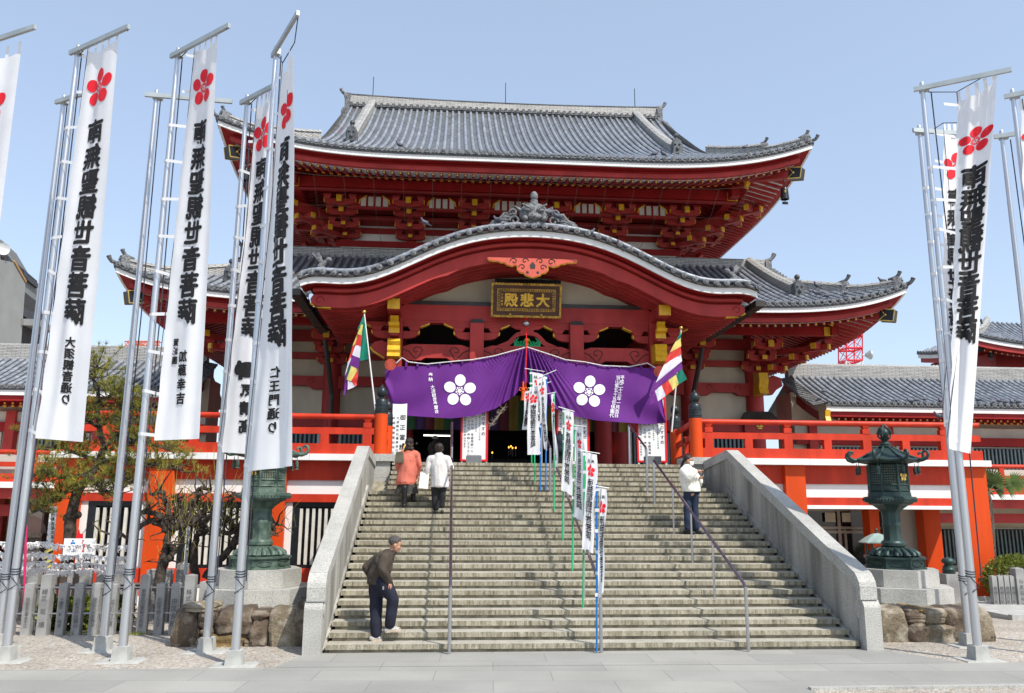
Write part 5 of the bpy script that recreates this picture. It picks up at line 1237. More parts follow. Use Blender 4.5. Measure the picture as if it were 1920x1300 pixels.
# ------------------------------------------------------------------ purple curtain
pc_ = thing("purple_curtain", "broad purple curtain with two white plum crests, gathered up at the middle of the porch", "curtain", (0, 23.2, 6.3))
TOPX = [722, 727, 742, 780, 830, 870, 905, 940, 965, 985, 990, 1010, 1045, 1080, 1130, 1175, 1225, 1233, 1240, 1249]
TOPY = [697, 692, 688, 686, 684, 680, 673, 666, 660, 654, 654, 661, 673, 681, 685, 688, 691, 696, 740, 792]
BOTX = [722, 737, 770, 800, 845, 890, 930, 965, 980, 986, 995, 1010, 1030, 1070, 1120, 1180, 1215, 1249]
BOTY = [722, 776, 780, 782, 785, 780, 766, 742, 724, 715, 724, 741, 761, 779, 789, 793, 796, 793]
def cty(px): return float(np.interp(px, TOPX, TOPY))
def cby(px): return float(np.interp(px, BOTX, BOTY))
def cfold(px, v):
    y = 23.58
    d = abs(px - 987); y += 0.14 * math.sin((px - 987) * 0.42 / (0.35 + v * 0.9)) * math.exp(-(d / 55.0) ** 2) * (0.5 + 0.5 * v)
    for (c0, a) in ((730, 1), (1245, -1)):       # diagonal swags from the outer top corners
        s_ = (px - c0) * a / 190.0
        y += 0.085 * math.sin(8.5 * (s_ * 0.9 - (1 - v) * 0.9) + 1.0) * math.exp(-max(0, s_) * 1.1) * v
    y += 0.03 * math.sin(px * 0.045 + 2 * v) * v + 0.012 * math.sin(px * 0.14) * (1 - v)
    return y - 0.10 * v * math.sin(math.pi * min(1, d / 260))
def csurf(px, py, off=0.0):
    t, bb = cty(px), cby(px); v = max(0, min(1, (py - t) / max(2, bb - t)))
    return Vector(at(px, py, cfold(px, v) - off))
b = MB(); nu, nv = 340, 30
b.rows([[csurf(722 + 527 * i / nu, cty(722 + 527 * i / nu) + (cby(722 + 527 * i / nu) - cty(722 + 527 * i / nu)) * j / nv) for i in range(nu + 1)] for j in range(nv + 1)])
part("cloth", b, PURPLE, pc_, 180)
for cx_, cy_ in ((862, 733), (1104.5, 735)):
    b = MB(); plum(b, lambda u, v: csurf(u, v, 0.016), cx_, cy_, 30.8, petal=0.355, sub=2.5, ph=0.05 if cx_ < 900 else 0.1); part("plum_crest", b, WHITEINK, pc_)
b = MB()
for j, ch in enumerate("奉納"): put(b, ch, lambda u, v: csurf(u, v, 0.03), 807.5, 703 + 8.4 * j, 8.2)
for j, ch in enumerate("大須観音奉賛会"): put(b, ch, lambda u, v: csurf(u, v, 0.03), 811 + 1.3 * j, 726 + 7.6 * j, 8.0)
for j, ch in enumerate("平成二十三年一月吉日"): put(b, ch, lambda u, v: csurf(u, v, 0.03), 1167 - 1.25 * j, 708 + 7.9 * j, 8.4)
for j, ch in enumerate("当山第五十五世快圓代"): put(b, ch, lambda u, v: csurf(u, v, 0.03), 1159 - 1.35 * j, 708 + 7.9 * j, 8.4)
part("lettering", b, WHITEINK, pc_)
b = MB(); pts = [(733, 690), (754, 671), (766, 679), (800, 683), (860, 677), (885, 675), (925, 668), (988, 651), (1040, 668), (1060, 675), (1096, 679), (1130, 686), (1180, 688), (1214, 681), (1232, 692)]
b.tube([tuple(at(x, y, 23.54)) for x, y in pts], 0.018, 6); part("cord", b, ROPEW, pc_)
b = MB()
for x in list(range(762, 980, 21)) + list(range(1002, 1232, 20)):
    y = cty(x); yt = float(np.interp(x, [p[0] for p in pts], [p[1] for p in pts])) - 1; p0, p1 = at(x - 1.6, yt, 23.56), at(x + 1.6, max(y, yt + 3) + 2, 23.56); b.bx(p0[0], p1[0], 23.53, 23.59, p1[2], p0[2])
part("loops", b, PURPLE, pc_)
tz = thing("orange_tassel", "orange cord tassel hanging below the gathered middle of the purple curtain", "tassel", tuple(at(981, 730, 23.05)))
TAS = flat("tassel_orange", (0.75, 0.10, 0.01))
b = MB(); b.tube([tuple(at(981, 716, 23.05)), tuple(at(981, 734, 23.05))], 0.03, 8); b.ball(at(981, 731, 23.05), 0.06, 8, 6)
for s_ in (-1, 1): b.tube([tuple(at(981, 729, 23.05)), tuple(at(981 + s_ * 6, 727, 23.05)), tuple(at(981 + s_ * 8, 732, 23.05)), tuple(at(981 + s_ * 2, 733, 23.05))], 0.018, 6)
part("knot", b, TAS, tz, 60)
b = MB(); c0, c1 = at(981, 734, 23.05), at(981, 751, 23.05); b.lathe([(0.045, 0), (0.055, -0.06), (0.05, -0.08), (0.075, -(c0[2] - c1[2]))], c0, 10); part("fringe", b, TAS, tz, 60)

# ------------------------------------------------------------------ flagpoles with white banners
def fpole(B, ztop, arm, label, rope=1):
    x, y = B
    t = thing("flagpole", label, "flagpole", (x, y, 0), "tall aluminium flagpoles in front of the temple")
    b = MB(); b.frus((x, y), (0.115, 0.115), (0.095, 0.095), -0.02, 0.20); b.frus((x, y), (0.3, 0.2), (0.28, 0.18), -0.02, 0.012); part("base_block", b, CONC, t)
    b = MB(); b.tube([(x, y, 0.2), (x, y, 3.2), (x, y, 6.2), (x, y, ztop)], [0.062, 0.054, 0.044, 0.034], 16); b.lathe([(0.035, ztop), (0.03, ztop + 0.02), (0.015, ztop + 0.035)], (x, y, 0), 12); part("pole", b, ALU, t, 40)
    d = (Vector((arm[0], arm[1], 0)) - Vector((x, y, 0))); L = d.length; d.normalize(); za = ztop - 0.10
    b = MB(); b.beam(Vector((x, y, za)) - d * 0.16 + Vector((0, -0.06, 0)), Vector((x, y, za)) + d * L + Vector((0, -0.06, 0)), 0.045, 0.075); b.beam(Vector((x, y, za)) - d * 0.05, Vector((x, y, za)) + d * 0.1, 0.10, 0.09); part("crossarm", b, GALV, t)
    b = MB(); b.tube([(x + 0.10, y - 0.07, za - 0.08), (x + 0.13, y - 0.09, 5.0), (x + 0.10, y - 0.09, 1.1)], 0.010, 5); part("halyard", b, ROPED, t)
    if rope:
        b = MB(); z0_ = 1.16 if y < 12.5 else 1.0
        for k in range(3): b.tube([(x + 0.066 * math.cos(a), y + 0.066 * math.sin(a), z0_ + 0.035 * k + 0.008 * math.sin(a * 1.0)) for a in [2 * math.pi * j / 12 for j in range(13)]], 0.008, 4)
        b.tube([(x - 0.06, y - 0.075, z0_), (x + 0.07, y - 0.075, z0_ - 0.14), (x - 0.05, y - 0.085, z0_ - 0.22)], 0.008, 4)
        part("rope_wrap", b, ROPED, t)
    return t
def banner(TL, TR, BL, BR, label, low, crest_v=0.10, v0=0.205, dv=0.0685, cu=0.5, ripple=0.02, pole=None, mirror=True, loops=True, size=0.42, pucker=0.0, group="white banners on the flagpoles", crest=True, small=None, pig=False, low_v=0.775, low_dv=0.031, low_s=0.17, seed=0, tip=None):
    TL, TR, BL, BR = map(Vector, (TL, TR, BL, BR)); H = (TL - BL).length; W = ((TR - TL).length + (BR - BL).length) / 2
    t = thing("banner", label, "banner", tuple(BL), group)
    nrm = ((TR - TL) + (BR - BL)).cross(Vector((0, 0, -1))); nrm.normalize()
    if nrm.y > 0: nrm = -nrm
    rs = random.Random(seed); p1, p2, p3 = rs.uniform(0, 6), rs.uniform(0, 6), rs.uniform(0, 6)
    def sf(u, v, off=0.0):
        a = TL.lerp(TR, u); b_ = BL.lerp(BR, u); p = a.lerp(b_, v)
        r_ = ripple * (math.sin(u * 9 + v * 4 + p1) + 0.7 * math.sin(u * 4 - v * 9 + p2) + 0.35 * math.sin(u * 17 + v * 3 + p3)) * (0.35 + 0.65 * math.sin(math.pi * min(1, u)))
        r_ += pucker * math.sin(u * 26 + v * 3) * math.exp(-v * 5) * u
        p = p + nrm * (r_ + off) + Vector((0, 0, -0.05 * math.sin(math.pi * u))) * (1 - v) 
        if u < 0.2: p += (TR - TL).normalized() * (0.03 * math.sin(v * 16 * math.pi) * (0.2 - u) * 2.0)
        return p
    b = MB(); b.grid(lambda u, v: sf(u, v), 26, 130); part("cloth", b, CLOTH, t, 180)
    fn = lambda x, y: sf(x / W, y / H, 0.009)
    if crest:
        b = MB(); plum(b, fn, cu * W, crest_v * H, 0.31 * min(1, W / 0.62), inner='rays', petal=0.36, sub=0.06); part("plum_crest", b, CREST, t)
    b = MB()
    for j, ch in enumerate(BIG): put(b, ch, fn, cu * W, (v0 + dv * j) * H, size, mirror, "b", sx=min(1.0, W * 0.80 / size), sub=0.07)
    part("lettering", b, INK, t)
    if low or small or pig:
        b = MB()
        for j, ch in enumerate(low): put(b, ch, fn, (cu + 0.0) * W, (low_v + low_dv * j) * H, low_s, mirror, "b", sx=min(1, W * 0.5 / low_s), sub=0.07)
        if small:
            for j, ch in enumerate(small): put(b, ch, fn, (cu - 0.24) * W, (low_v - 0.035 + 0.022 * j) * H, 0.12, mirror, "b", sub=0.07)
        if pig:
            cu_, cv_ = cu * W - 0.02, (low_v - 0.055) * H
            E = lambda x, y, a, c_: fine(b, fn, [(cu_ + x + a * math.cos(g), cv_ + y + c_ * math.sin(g)) for g in [2 * math.pi * k / 18 for k in range(18)]], [tuple(range(18))], 0.06)
            E(0, 0, 0.19, 0.125); E(-0.16, 0.0, 0.07, 0.09); E(-0.14, -0.10, 0.045, 0.045)
            for x in (-0.1, 0.10): b.add([fn(cu_ + x - 0.04, cv_ + 0.05), fn(cu_ + x + 0.04, cv_ + 0.05), fn(cu_ + x + 0.035, cv_ + 0.16), fn(cu_ + x - 0.035, cv_ + 0.16)], [(0, 1, 2, 3)])
        part("small_lettering", b, INK, t)
    if loops:
        dx = (TR - TL); dxn = dx.normalized()
        for k in range(5):
            b = MB(); u = 0.04 + 0.23 * k; p = sf(u, 0.0); q_ = p + Vector((0, 0, 0.16 + (0.03 if k else 0)))
            b.add([p - dxn * 0.03, p + dxn * 0.03, q_ + dxn * 0.03, q_ - dxn * 0.03], [(0, 1, 2, 3)]); part("loop", b, CLOTH, t)
        if pole is not None:
            for k in range(11):
                b = MB(); v = 0.012 + k * 0.0976; p = sf(0.0, v); px_ = Vector((pole[0], pole[1] - 0.08, p.z + 0.05 - (0.02 if k % 2 else 0)))
                h = Vector((0, 0, 0.024)); px_.z += 0.03 * math.sin(k * 2.1 + seed); far = px_ if k > 1 else p + (px_ - p) * 0.45
                b.add([p - h, p + h, far + h, far - h], [(0, 1, 2, 3)]); 
                if k > 1: b.add([far - h, far + h, far + h + Vector((-0.055, 0.06, 0)), far - h + Vector((-0.055, 0.06, 0))], [(0, 1, 2, 3)])
                part("loop", b, CLOTH, t)
        b = MB(); a_, c_ = sf(0.0, 0) + Vector((0, 0, 0.17)), sf(1.0, 0) + Vector((0, 0, 0.17)); 
        b.tube([Vector((pole[0] + 0.06, pole[1] - 0.06, tip[2] - 0.04)) if pole else a_, a_, c_, Vector(tip) if tip else c_], 0.008, 5)
        if pole is not None: b.tube([a_, (a_.x - 0.03, a_.y, a_.z - 2.5), sf(0.0, 0.97) + Vector((-0.04, -0.02, 0))], 0.006, 4)
        part("hanging_line", b, ROPED, t)
    return t
fpole((-8.31, 12.26), 9.26, (-7.22, 11.51), "front flagpole carrying the banner that ends in 大須観音通り, at the far left")
fpole((-6.74, 12.19), 9.25, (-5.70, 11.33), "front flagpole carrying the banner of 加藤幸吉, beside the pine tree")
fpole((-5.12, 11.81), 9.14, (-4.58, 10.75), "front flagpole nearest the stairs on the left, arm pointing at the viewer")
fpole((-9.90, 12.30), 9.25, (-8.62, 11.62), "flagpole left of the view whose galvanised arm reaches in at the top left corner")
fpole((-8.98, 13.35), 8.95, (-7.95, 12.75), "rear flagpole hidden close behind the far left front pole")
fpole((-7.34, 13.05), 8.96, (-6.10, 13.16), "bare rear flagpole without a banner, left of the 加藤幸吉 banner")
fpole((-5.80, 12.89), 8.86, (-5.20, 12.33), "rear flagpole carrying the banner with a black pig mark")
fpole((5.33, 11.71), 8.98, (6.36, 11.06), "front flagpole right of the stairs carrying a twisted banner")
fpole((5.94, 12.85), 8.80, (6.85, 12.90), "rear flagpole right of the stairs, close behind the front one")
fpole((6.92, 11.75), 8.95, (7.9, 11.1), "front flagpole at the right edge of the view", 0)
fpole((7.52, 12.9), 8.80, (8.5, 12.4), "rear flagpole at the right edge of the view", 0)
pt = lambda x, y, Y: tuple(at(x, y, Y))
banner(pt(164, 100, 12.1), pt(222, 76, 11.65), pt(66, 822, 12.12), pt(156, 829, 11.95), "white banner with red plum crest ending in 大須観音通り, far left pole", "大須観音通り", pole=(-8.31, 12.26), tip=(-7.25, 11.5, 9.12), low_v=0.765, low_dv=0.0275, low_s=0.16, crest_v=0.105, v0=0.225, dv=0.0665, size=0.40, seed=1, cu=0.54)
banner(pt(364, 98, 12.05), pt(408, 78, 11.5), pt(289, 826, 12.05), pt(374, 823, 11.85), "white banner with red plum crest ending in 加藤幸吉, beside the pine tree", "加藤幸吉", pole=(-6.74, 12.19), tip=(-5.74, 11.3, 9.11), small="賀城園", low_v=0.80, low_dv=0.034, low_s=0.18, crest_v=0.105, v0=0.225, dv=0.0665, size=0.40, seed=2, cu=0.54)
banner(pt(530, 138, 11.6), pt(551, 100, 10.95), pt(464, 885, 11.68), pt(548, 874, 11.2), "white banner seen almost edge-on ending in 仁王門通り, nearest the stairs on the left", "仁王門通り", pole=(-5.12, 11.81), tip=(-4.59, 10.75, 9.0), low_v=0.775, low_dv=0.0325, low_s=0.17, crest_v=0.115, v0=0.225, dv=0.0655, size=0.42, seed=3, cu=0.52, ripple=0.03)
banner(pt(482, 200, 12.75), pt(514, 180, 12.4), pt(415, 848, 12.75), pt(500, 854, 12.55), "white banner with a black pig mark and 気晴髙, half hidden behind a pole", "気晴髙", pole=(-5.80, 12.89), tip=(-5.22, 12.3, 8.72), pig=True, low_v=0.83, low_dv=0.049, low_s=0.22, crest_v=0.095, v0=0.20, dv=0.066, size=0.38, seed=4, cu=0.52)
banner(pt(-62, 118, 12.2), pt(40, 98, 11.8), pt(-150, 830, 12.2), pt(-52, 828, 12.0), "white banner of which only the upper right corner shows at the left edge", "", loops=True, crest_v=0.125, v0=0.225, seed=5)
banner(pt(1796, 190, 11.6), pt(1868, 152, 11.2), pt(1780, 842, 11.58), pt(1820, 851, 11.6), "white banner right of the stairs, pulled slantwise from its arm tip", "", pole=(5.33, 11.71), tip=(6.34, 11.0, 8.84), crest_v=0.14, v0=0.245, dv=0.0625, size=0.40, ripple=0.03, pucker=0.02, seed=6, cu=0.52)
banner(pt(1769, 248, 12.8), pt(1812, 246, 12.9), pt(1771, 800, 12.8), pt(1800, 800, 13.1), "narrow white banner behind the slanting one right of the stairs", "", pole=(5.94, 12.85), tip=(6.8, 12.84, 8.66), crest_v=0.12, v0=0.23, size=0.34, seed=7)
banner(pt(1913, 205, 11.7), pt(1975, 180, 11.5), pt(1935, 830, 11.7), pt(1985, 830, 11.6), "white banner at the right edge of the view, mostly outside it", "", loops=True, seed=8)

# small nobori banners up the middle rail ---------------------------
def nobori(base, top, Y, cl, col, label, arm=None, text=True, twist=0.0, side=1):
    t = thing("nobori_banner", label, "banner", tuple(at(*base, Y)), "small white nobori banners along the middle handrail")
    b = MB(); b.tube([tuple(at(*base, Y)), tuple(at(*top, Y))], 0.016, 8); part("pole", b, col, t, 40)
    TL, TR, BL, BR = [Vector(at(x, y, Y - o)) for (x, y), o in zip(cl, (0.02, 0.06 + twist, 0.02, 0.10 + twist))]
    H = (TL - BL).length; W = ((TR - TL).length + (BR - BL).length) / 2
    def sf(u, v, off=0.0):
        p = TL.lerp(TR, u).lerp(BL.lerp(BR, u), v); s_ = 0.02 * math.sin(u * 7 + v * 6 + base[0]) + 0.02 * math.sin(v * 11 + u * 3 + base[1]) * u
        return p + Vector((s_ * 0.6, -abs(s_) * 0.6 - off, 0))
    b = MB(); b.grid(lambda u, v: sf(u, v), 12, 60); part("cloth", b, CLOTH, t, 180)
    mir = side > 0
    fn = lambda x, y: sf(x / W, y / H, 0.008)
    b = MB(); sx_ = min(1.0, W / 0.30)
    for j, ch in enumerate(BIG): put(b, ch, fn, 0.46 * W, (0.305 + 0.078 * j) * H, 0.155, mir, "", sx=sx_, sub=0.05)
    for j, ch in enumerate("納奉" if mir else "奉納"): put(b, ch, fn, (0.25 + 0.45 * j) * W, 0.085 * H, 0.085, mir, "", sx=sx_)
    part("lettering", b, INK, t)
    b = MB(); plum(b, lambda x, y: fn(0.48 * W + (x - 0.48 * W) * sx_, y), 0.48 * W, 0.18 * H, 0.105, inner='rays', petal=0.36, sub=0.05); part("plum_crest", b, CREST, t)
    b = MB(); a0, a1 = (TL + Vector((-0.10, 0, 0.03)), TR + Vector((0.05, 0, 0.02))) if arm is None else (Vector(at(*arm[0], Y - 0.02)), Vector(at(*arm[1], Y - 0.05)))
    b.tube([a0, a1], 0.008, 6); part("top_rod", b, SIGNW, t)
    h = Vector((0, 0, 0.025)); pw = Vector(at(*top, Y)); pb = Vector(at(*base, Y))
    for k in range(6):
        v = 0.02 + 0.19 * k; p = sf(0.0 if side > 0 else 1.0, min(1, v)); q_ = pb.lerp(pw, (p.z - pb.z) / (pw.z - pb.z)) + Vector((0, -0.02, 0)); q2 = q_ + (q_ - p).normalized() * 0.03
        b = MB(); b.add([p - h, p + h, q2 + h, q2 - h], [(0, 1, 2, 3)]); part("loop", b, CLOTH, t)
nobori((1119, 1222), (1119, 908), 12.47, [(1122, 914), (1136, 918), (1122, 1122), (1132, 1110)], PBLUE, "lowest nobori on the stairs, limp and narrow on a blue pole")
nobori((1093, 1140), (1096, 845), 13.66, [(1099, 848), (1119, 853), (1092, 1030), (1113, 1038)], PGREEN, "second nobori from the bottom, spread flat with clear black lettering on a green pole")
nobori((1073, 1070), (1077, 795), 14.88, [(1080, 800), (1094, 802), (1077, 972), (1094, 978)], PGREEN, "third nobori from the bottom, twisted narrow on a green pole", twist=0.1)
nobori((1055, 1013), (1057, 765), 16.07, [(1059, 768), (1076, 774), (1053, 920), (1073, 930)], PGREEN, "fourth nobori from the bottom, broad cloth on a green pole beside the notice board", arm=((1047, 763), (1077, 772)))
nobori((1039, 958), (1039, 736), 17.43, [(1033, 742), (1038, 737), (1040, 878), (1046, 884)], PGREEN, "fifth nobori from the bottom, folded to a thin strip on a green pole", side=-1)
nobori((1023, 920), (1025, 702), 18.5, [(1007, 712), (1023, 706), (1021, 842), (1027, 846)], PBLUE, "nobori on the tallest blue pole, its lettering facing the viewer before the purple curtain", arm=((1008, 709), (1043, 694)), side=-1)
nobori((1013, 920), (1014, 795), 18.6, [(992, 728), (1009, 724), (988, 853), (1012, 853)], PBLUE, "wide nobori at the top of the stairs reading 南無聖観世音菩薩 on a short blue pole", arm=((995, 727), (1033, 716)), side=-1)
nobori((997, 872), (995, 693), 20.5, [(999, 698), (1018, 702), (999, 800), (1018, 800)], PGREEN, "rearmost nobori on a teal pole, partly behind the wide one", arm=((984, 691), (1021, 697)))
nobori((1003, 920), (1001, 730), 19.0, [(985, 735), (996, 731), (979, 806), (993, 806)], PGREEN, "nobori blown left from a hidden pole at the top of the stairs", side=-1, arm=((990, 728), (1002, 726)))

# striped five-colour flags ----------------------------------------
def flag_pole(b0, t0, Y0_, Y1_, label):
    t = thing("flag_pole", label, "flagpole", tuple(at(*b0, Y0_)), "flag poles tied to the porch railing")
    P0, P1 = Vector(at(*b0, Y0_)), Vector(at(*t0, Y1_)); P0 = P0 + (P0 - P1) * 0.35; P0.z = max(P0.z, 3.2)
    b = MB(); b.tube([P0, P1], [0.022, 0.016], 8); part("staff", b, SIGNW, t, 40)
    b = MB(); b.ball(P1 + Vector((0, 0, 0.04)), 0.05, 12, 8); part("gilt_ball", b, GILT, t, 60)
flag_pole((701, 745), (683, 588), 21.5, 21.2, "white flag staff with gilt ball leaning left above the left railing post")
flag_pole((1264, 760), (1277, 618), 21.5, 21.2, "white flag staff with gilt ball leaning right above the right railing post")
def flag(polys, Y, label, loc):
    t = thing("buddhist_flag", label, "flag", tuple(at(*loc, Y)), "five-colour flags beside the porch")
    for m_, pl in polys:
        b = MB(); n = len(pl)
        V = [Vector(at(x, y, Y + dy)) for x, y, dy in pl]
        if n == 4:
            b.grid(lambda u, v: V[0].lerp(V[1], u).lerp(V[3].lerp(V[2], u), v) + Vector((0, 0.02 * math.sin(7 * u + 5 * v), 0)), 5, 5)
        else: b.add(V, [tuple(range(n))])
        part("stripe", b, m_, t, 180)
k = 5.906; fx = lambda x, y, dy=0.0: (560 + x / k, 560 + y / k, dy)
flag([(FGREEN, [fx(716, 185), fx(740, 300), fx(690, 310, -.03), fx(650, 350, -.05)]), (FGREEN, [fx(700, 300), fx(738, 310), fx(770, 675), fx(675, 690)]),
      (FYEL, [fx(683, 285, -.04), fx(710, 290, -.06), fx(700, 410, -.06), fx(655, 395, -.03)]), (FRED, [fx(655, 395, -.03), fx(700, 410, -.06), fx(688, 532, -.06), fx(628, 510, -.03)]),
      (FWHT, [fx(628, 510, -.03), fx(688, 532, -.06), fx(678, 660, -.06), fx(592, 627, -.03)]), (FPUR, [fx(592, 627, -.03), fx(678, 660, -.06), fx(660, 785, -.06), fx(560, 740, -.03)]),
      (FYEL, [fx(665, 345), fx(684, 290), fx(630, 505), fx(595, 530)]), (FRED, [fx(595, 530), fx(630, 505), fx(585, 640), fx(545, 700)]), (FWHT, [fx(545, 700), fx(588, 640), fx(555, 745), fx(512, 860)]),
      (FPUR, [fx(512, 860), fx(535, 815), fx(545, 1005), fx(497, 1080)]), (FGREEN, [fx(560, 740, -.02), fx(582, 745, -.03), fx(545, 905, -.03), fx(527, 895, -.02)]),
      (FYEL, [fx(582, 745, -.05), fx(655, 785, -.06), fx(580, 918, -.06), fx(532, 900, -.04)]), (FRED, [fx(662, 785, -.07), fx(648, 955, -.07), fx(636, 968, -.07), fx(578, 918, -.07)]), (FWHT, [fx(543, 910, -.05), fx(600, 930, -.06), fx(640, 970, -.06), fx(543, 1012, -.05)])],
     21.15, "striped five-colour flag hanging folded from the left staff, green corner at the pole", (670, 650))
k2 = 6.5; gx = lambda x, y, dy=0.0: (1180 + x / k2, 560 + y / k2, dy)
flag([(FGREEN, [gx(632, 400), gx(628, 480), gx(600, 505), gx(567, 520)]), (FYEL, [gx(566, 520), gx(628, 482), gx(630, 585), gx(490, 660)]), (FRED, [gx(490, 660), gx(630, 585), gx(632, 680), gx(425, 800)]),
      (FWHT, [gx(425, 800), gx(632, 680), gx(640, 765), gx(318, 1030)]), (FPUR, [gx(322, 1025), gx(640, 765), gx(645, 855), gx(265, 1160)]), (FPUR, [gx(268, 1150), gx(315, 1115), gx(345, 1255), gx(245, 1300)]),
      (FWHT, [gx(312, 1118), gx(398, 1055), gx(442, 1190), gx(348, 1253)]), (FRED, [gx(396, 1055), gx(480, 993), gx(530, 1120), gx(440, 1190)]), (FYEL, [gx(478, 993), gx(573, 925), gx(600, 1045), gx(530, 1120)]), (FGREEN, [gx(573, 925), gx(645, 855), gx(700, 985), gx(598, 1050)])],
     21.15, "striped five-colour flag spread wide from the right staff, purple tail over the curtain", (1240, 680))
def speaker(c, label, yaw):
    t = thing("horn_loudspeaker", label, "loudspeaker", c, "red horn loudspeakers beside the purple curtain"); c = Vector(c); d = Vector((math.sin(yaw), -math.cos(yaw), -0.12)).normalized()
    HORN = MATS.get("horn_red") or flat("horn_red", (0.52, 0.085, 0.05), 0.4)
    b = MB(); b.tube([c - d * 0.20, c - d * 0.12, c - d * 0.02, c + d * 0.08, c + d * 0.10, c + d * 0.10, c + d * 0.07, c - d * 0.05, c - d * 0.12], [0.06, 0.07, 0.10, 0.155, 0.165, 0.15, 0.14, 0.08, 0.05], 20, True); part("horn", b, HORN, t, 50)
    b = MB(); b.ball(c + d * 0.02, 0.035, 10, 6); part("horn_centre", b, HORN, t, 60)
    b = MB(); b.beam(c - d * 0.16, c - d * 0.16 + Vector((0, 0.35, 0.1)), 0.05, 0.05); part("mount", b, DKBROWN, t)
speaker(tuple(at(733, 684, 22.95)), "red horn loudspeaker at the upper left corner of the purple curtain", -0.05)
speaker(tuple(at(1238, 697, 22.95)), "red horn loudspeaker at the right end of the purple curtain, behind the flag", -0.5)
# cloths and gloom inside the hall
ic = thing("five_colour_hanging", "dim strip of green, purple, red and yellow cloth hanging inside the dark hall", "hanging", (0, 28.2, 5.0))
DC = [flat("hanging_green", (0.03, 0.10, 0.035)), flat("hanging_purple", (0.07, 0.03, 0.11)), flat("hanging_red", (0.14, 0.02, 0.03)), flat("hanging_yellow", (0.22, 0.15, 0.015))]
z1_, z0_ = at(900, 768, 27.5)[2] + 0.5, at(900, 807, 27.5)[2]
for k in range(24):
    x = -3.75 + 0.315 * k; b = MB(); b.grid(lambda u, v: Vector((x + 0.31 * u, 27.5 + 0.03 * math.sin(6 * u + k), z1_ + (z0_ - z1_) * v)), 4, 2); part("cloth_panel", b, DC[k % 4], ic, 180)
lt = thing("tube_lamp", "thin lit tube lamp glowing in the dark left doorway", "lamp", tuple(at(820, 817, 28.5)))
b = MB(); b.tube([tuple(at(794, 816.5, 28.5)), tuple(at(844, 817.5, 28.5))], 0.022, 8); part("tube", b, TUBE, lt)
b = MB(); p0, p1 = at(792, 815, 28.55), at(846, 815, 28.55); b.bx(p0[0], p1[0], 28.56, 28.62, p0[2] - 0.02, p0[2] + 0.05); part("fitting", b, BLACK, lt)
for i, (x, y) in enumerate(((923, 849), (954, 839), (958, 837), (961, 840), (967, 840), (1136, 834), (1138, 845), (1141, 847))):
    t = thing("candle", "small orange candle flame in the dark hall, %s" % ["alone beside the left notice board", "first in the row of four", "second in the row of four", "third in the row of four", "last in the row of four", "highest of three on the right", "lower left of three on the right", "lower right of three on the right"][i], "candle", tuple(at(x, y, 29.0)), "candles burning inside the hall")
    c = Vector(at(x, y, 29.0)); b = MB(); b.ball(c, (0.022, 0.022, 0.035), 8, 6); part("flame", b, CANDLE, t)
    b = MB(); b.tube([c - Vector((0, 0, 0.05)), c - Vector((0, 0, 0.3))], 0.02, 6); part("wax", b, DKBROWN, t)
al = thing("altar_table", "dark altar table with candle stands inside the hall", "altar", (0, 29.1, 3.15)); b = MB(); b.bx(-3.2, 3.2, 28.9, 29.8, 3.15, 3.75); part("table", b, INTERIOR, al); b = MB(); plum(b, lambda u, v: (u, 28.89, v), at(958, 868, 28.9)[0], 3.42, 0.12, inner=False); part("gilt_crest", b, GILT, al)
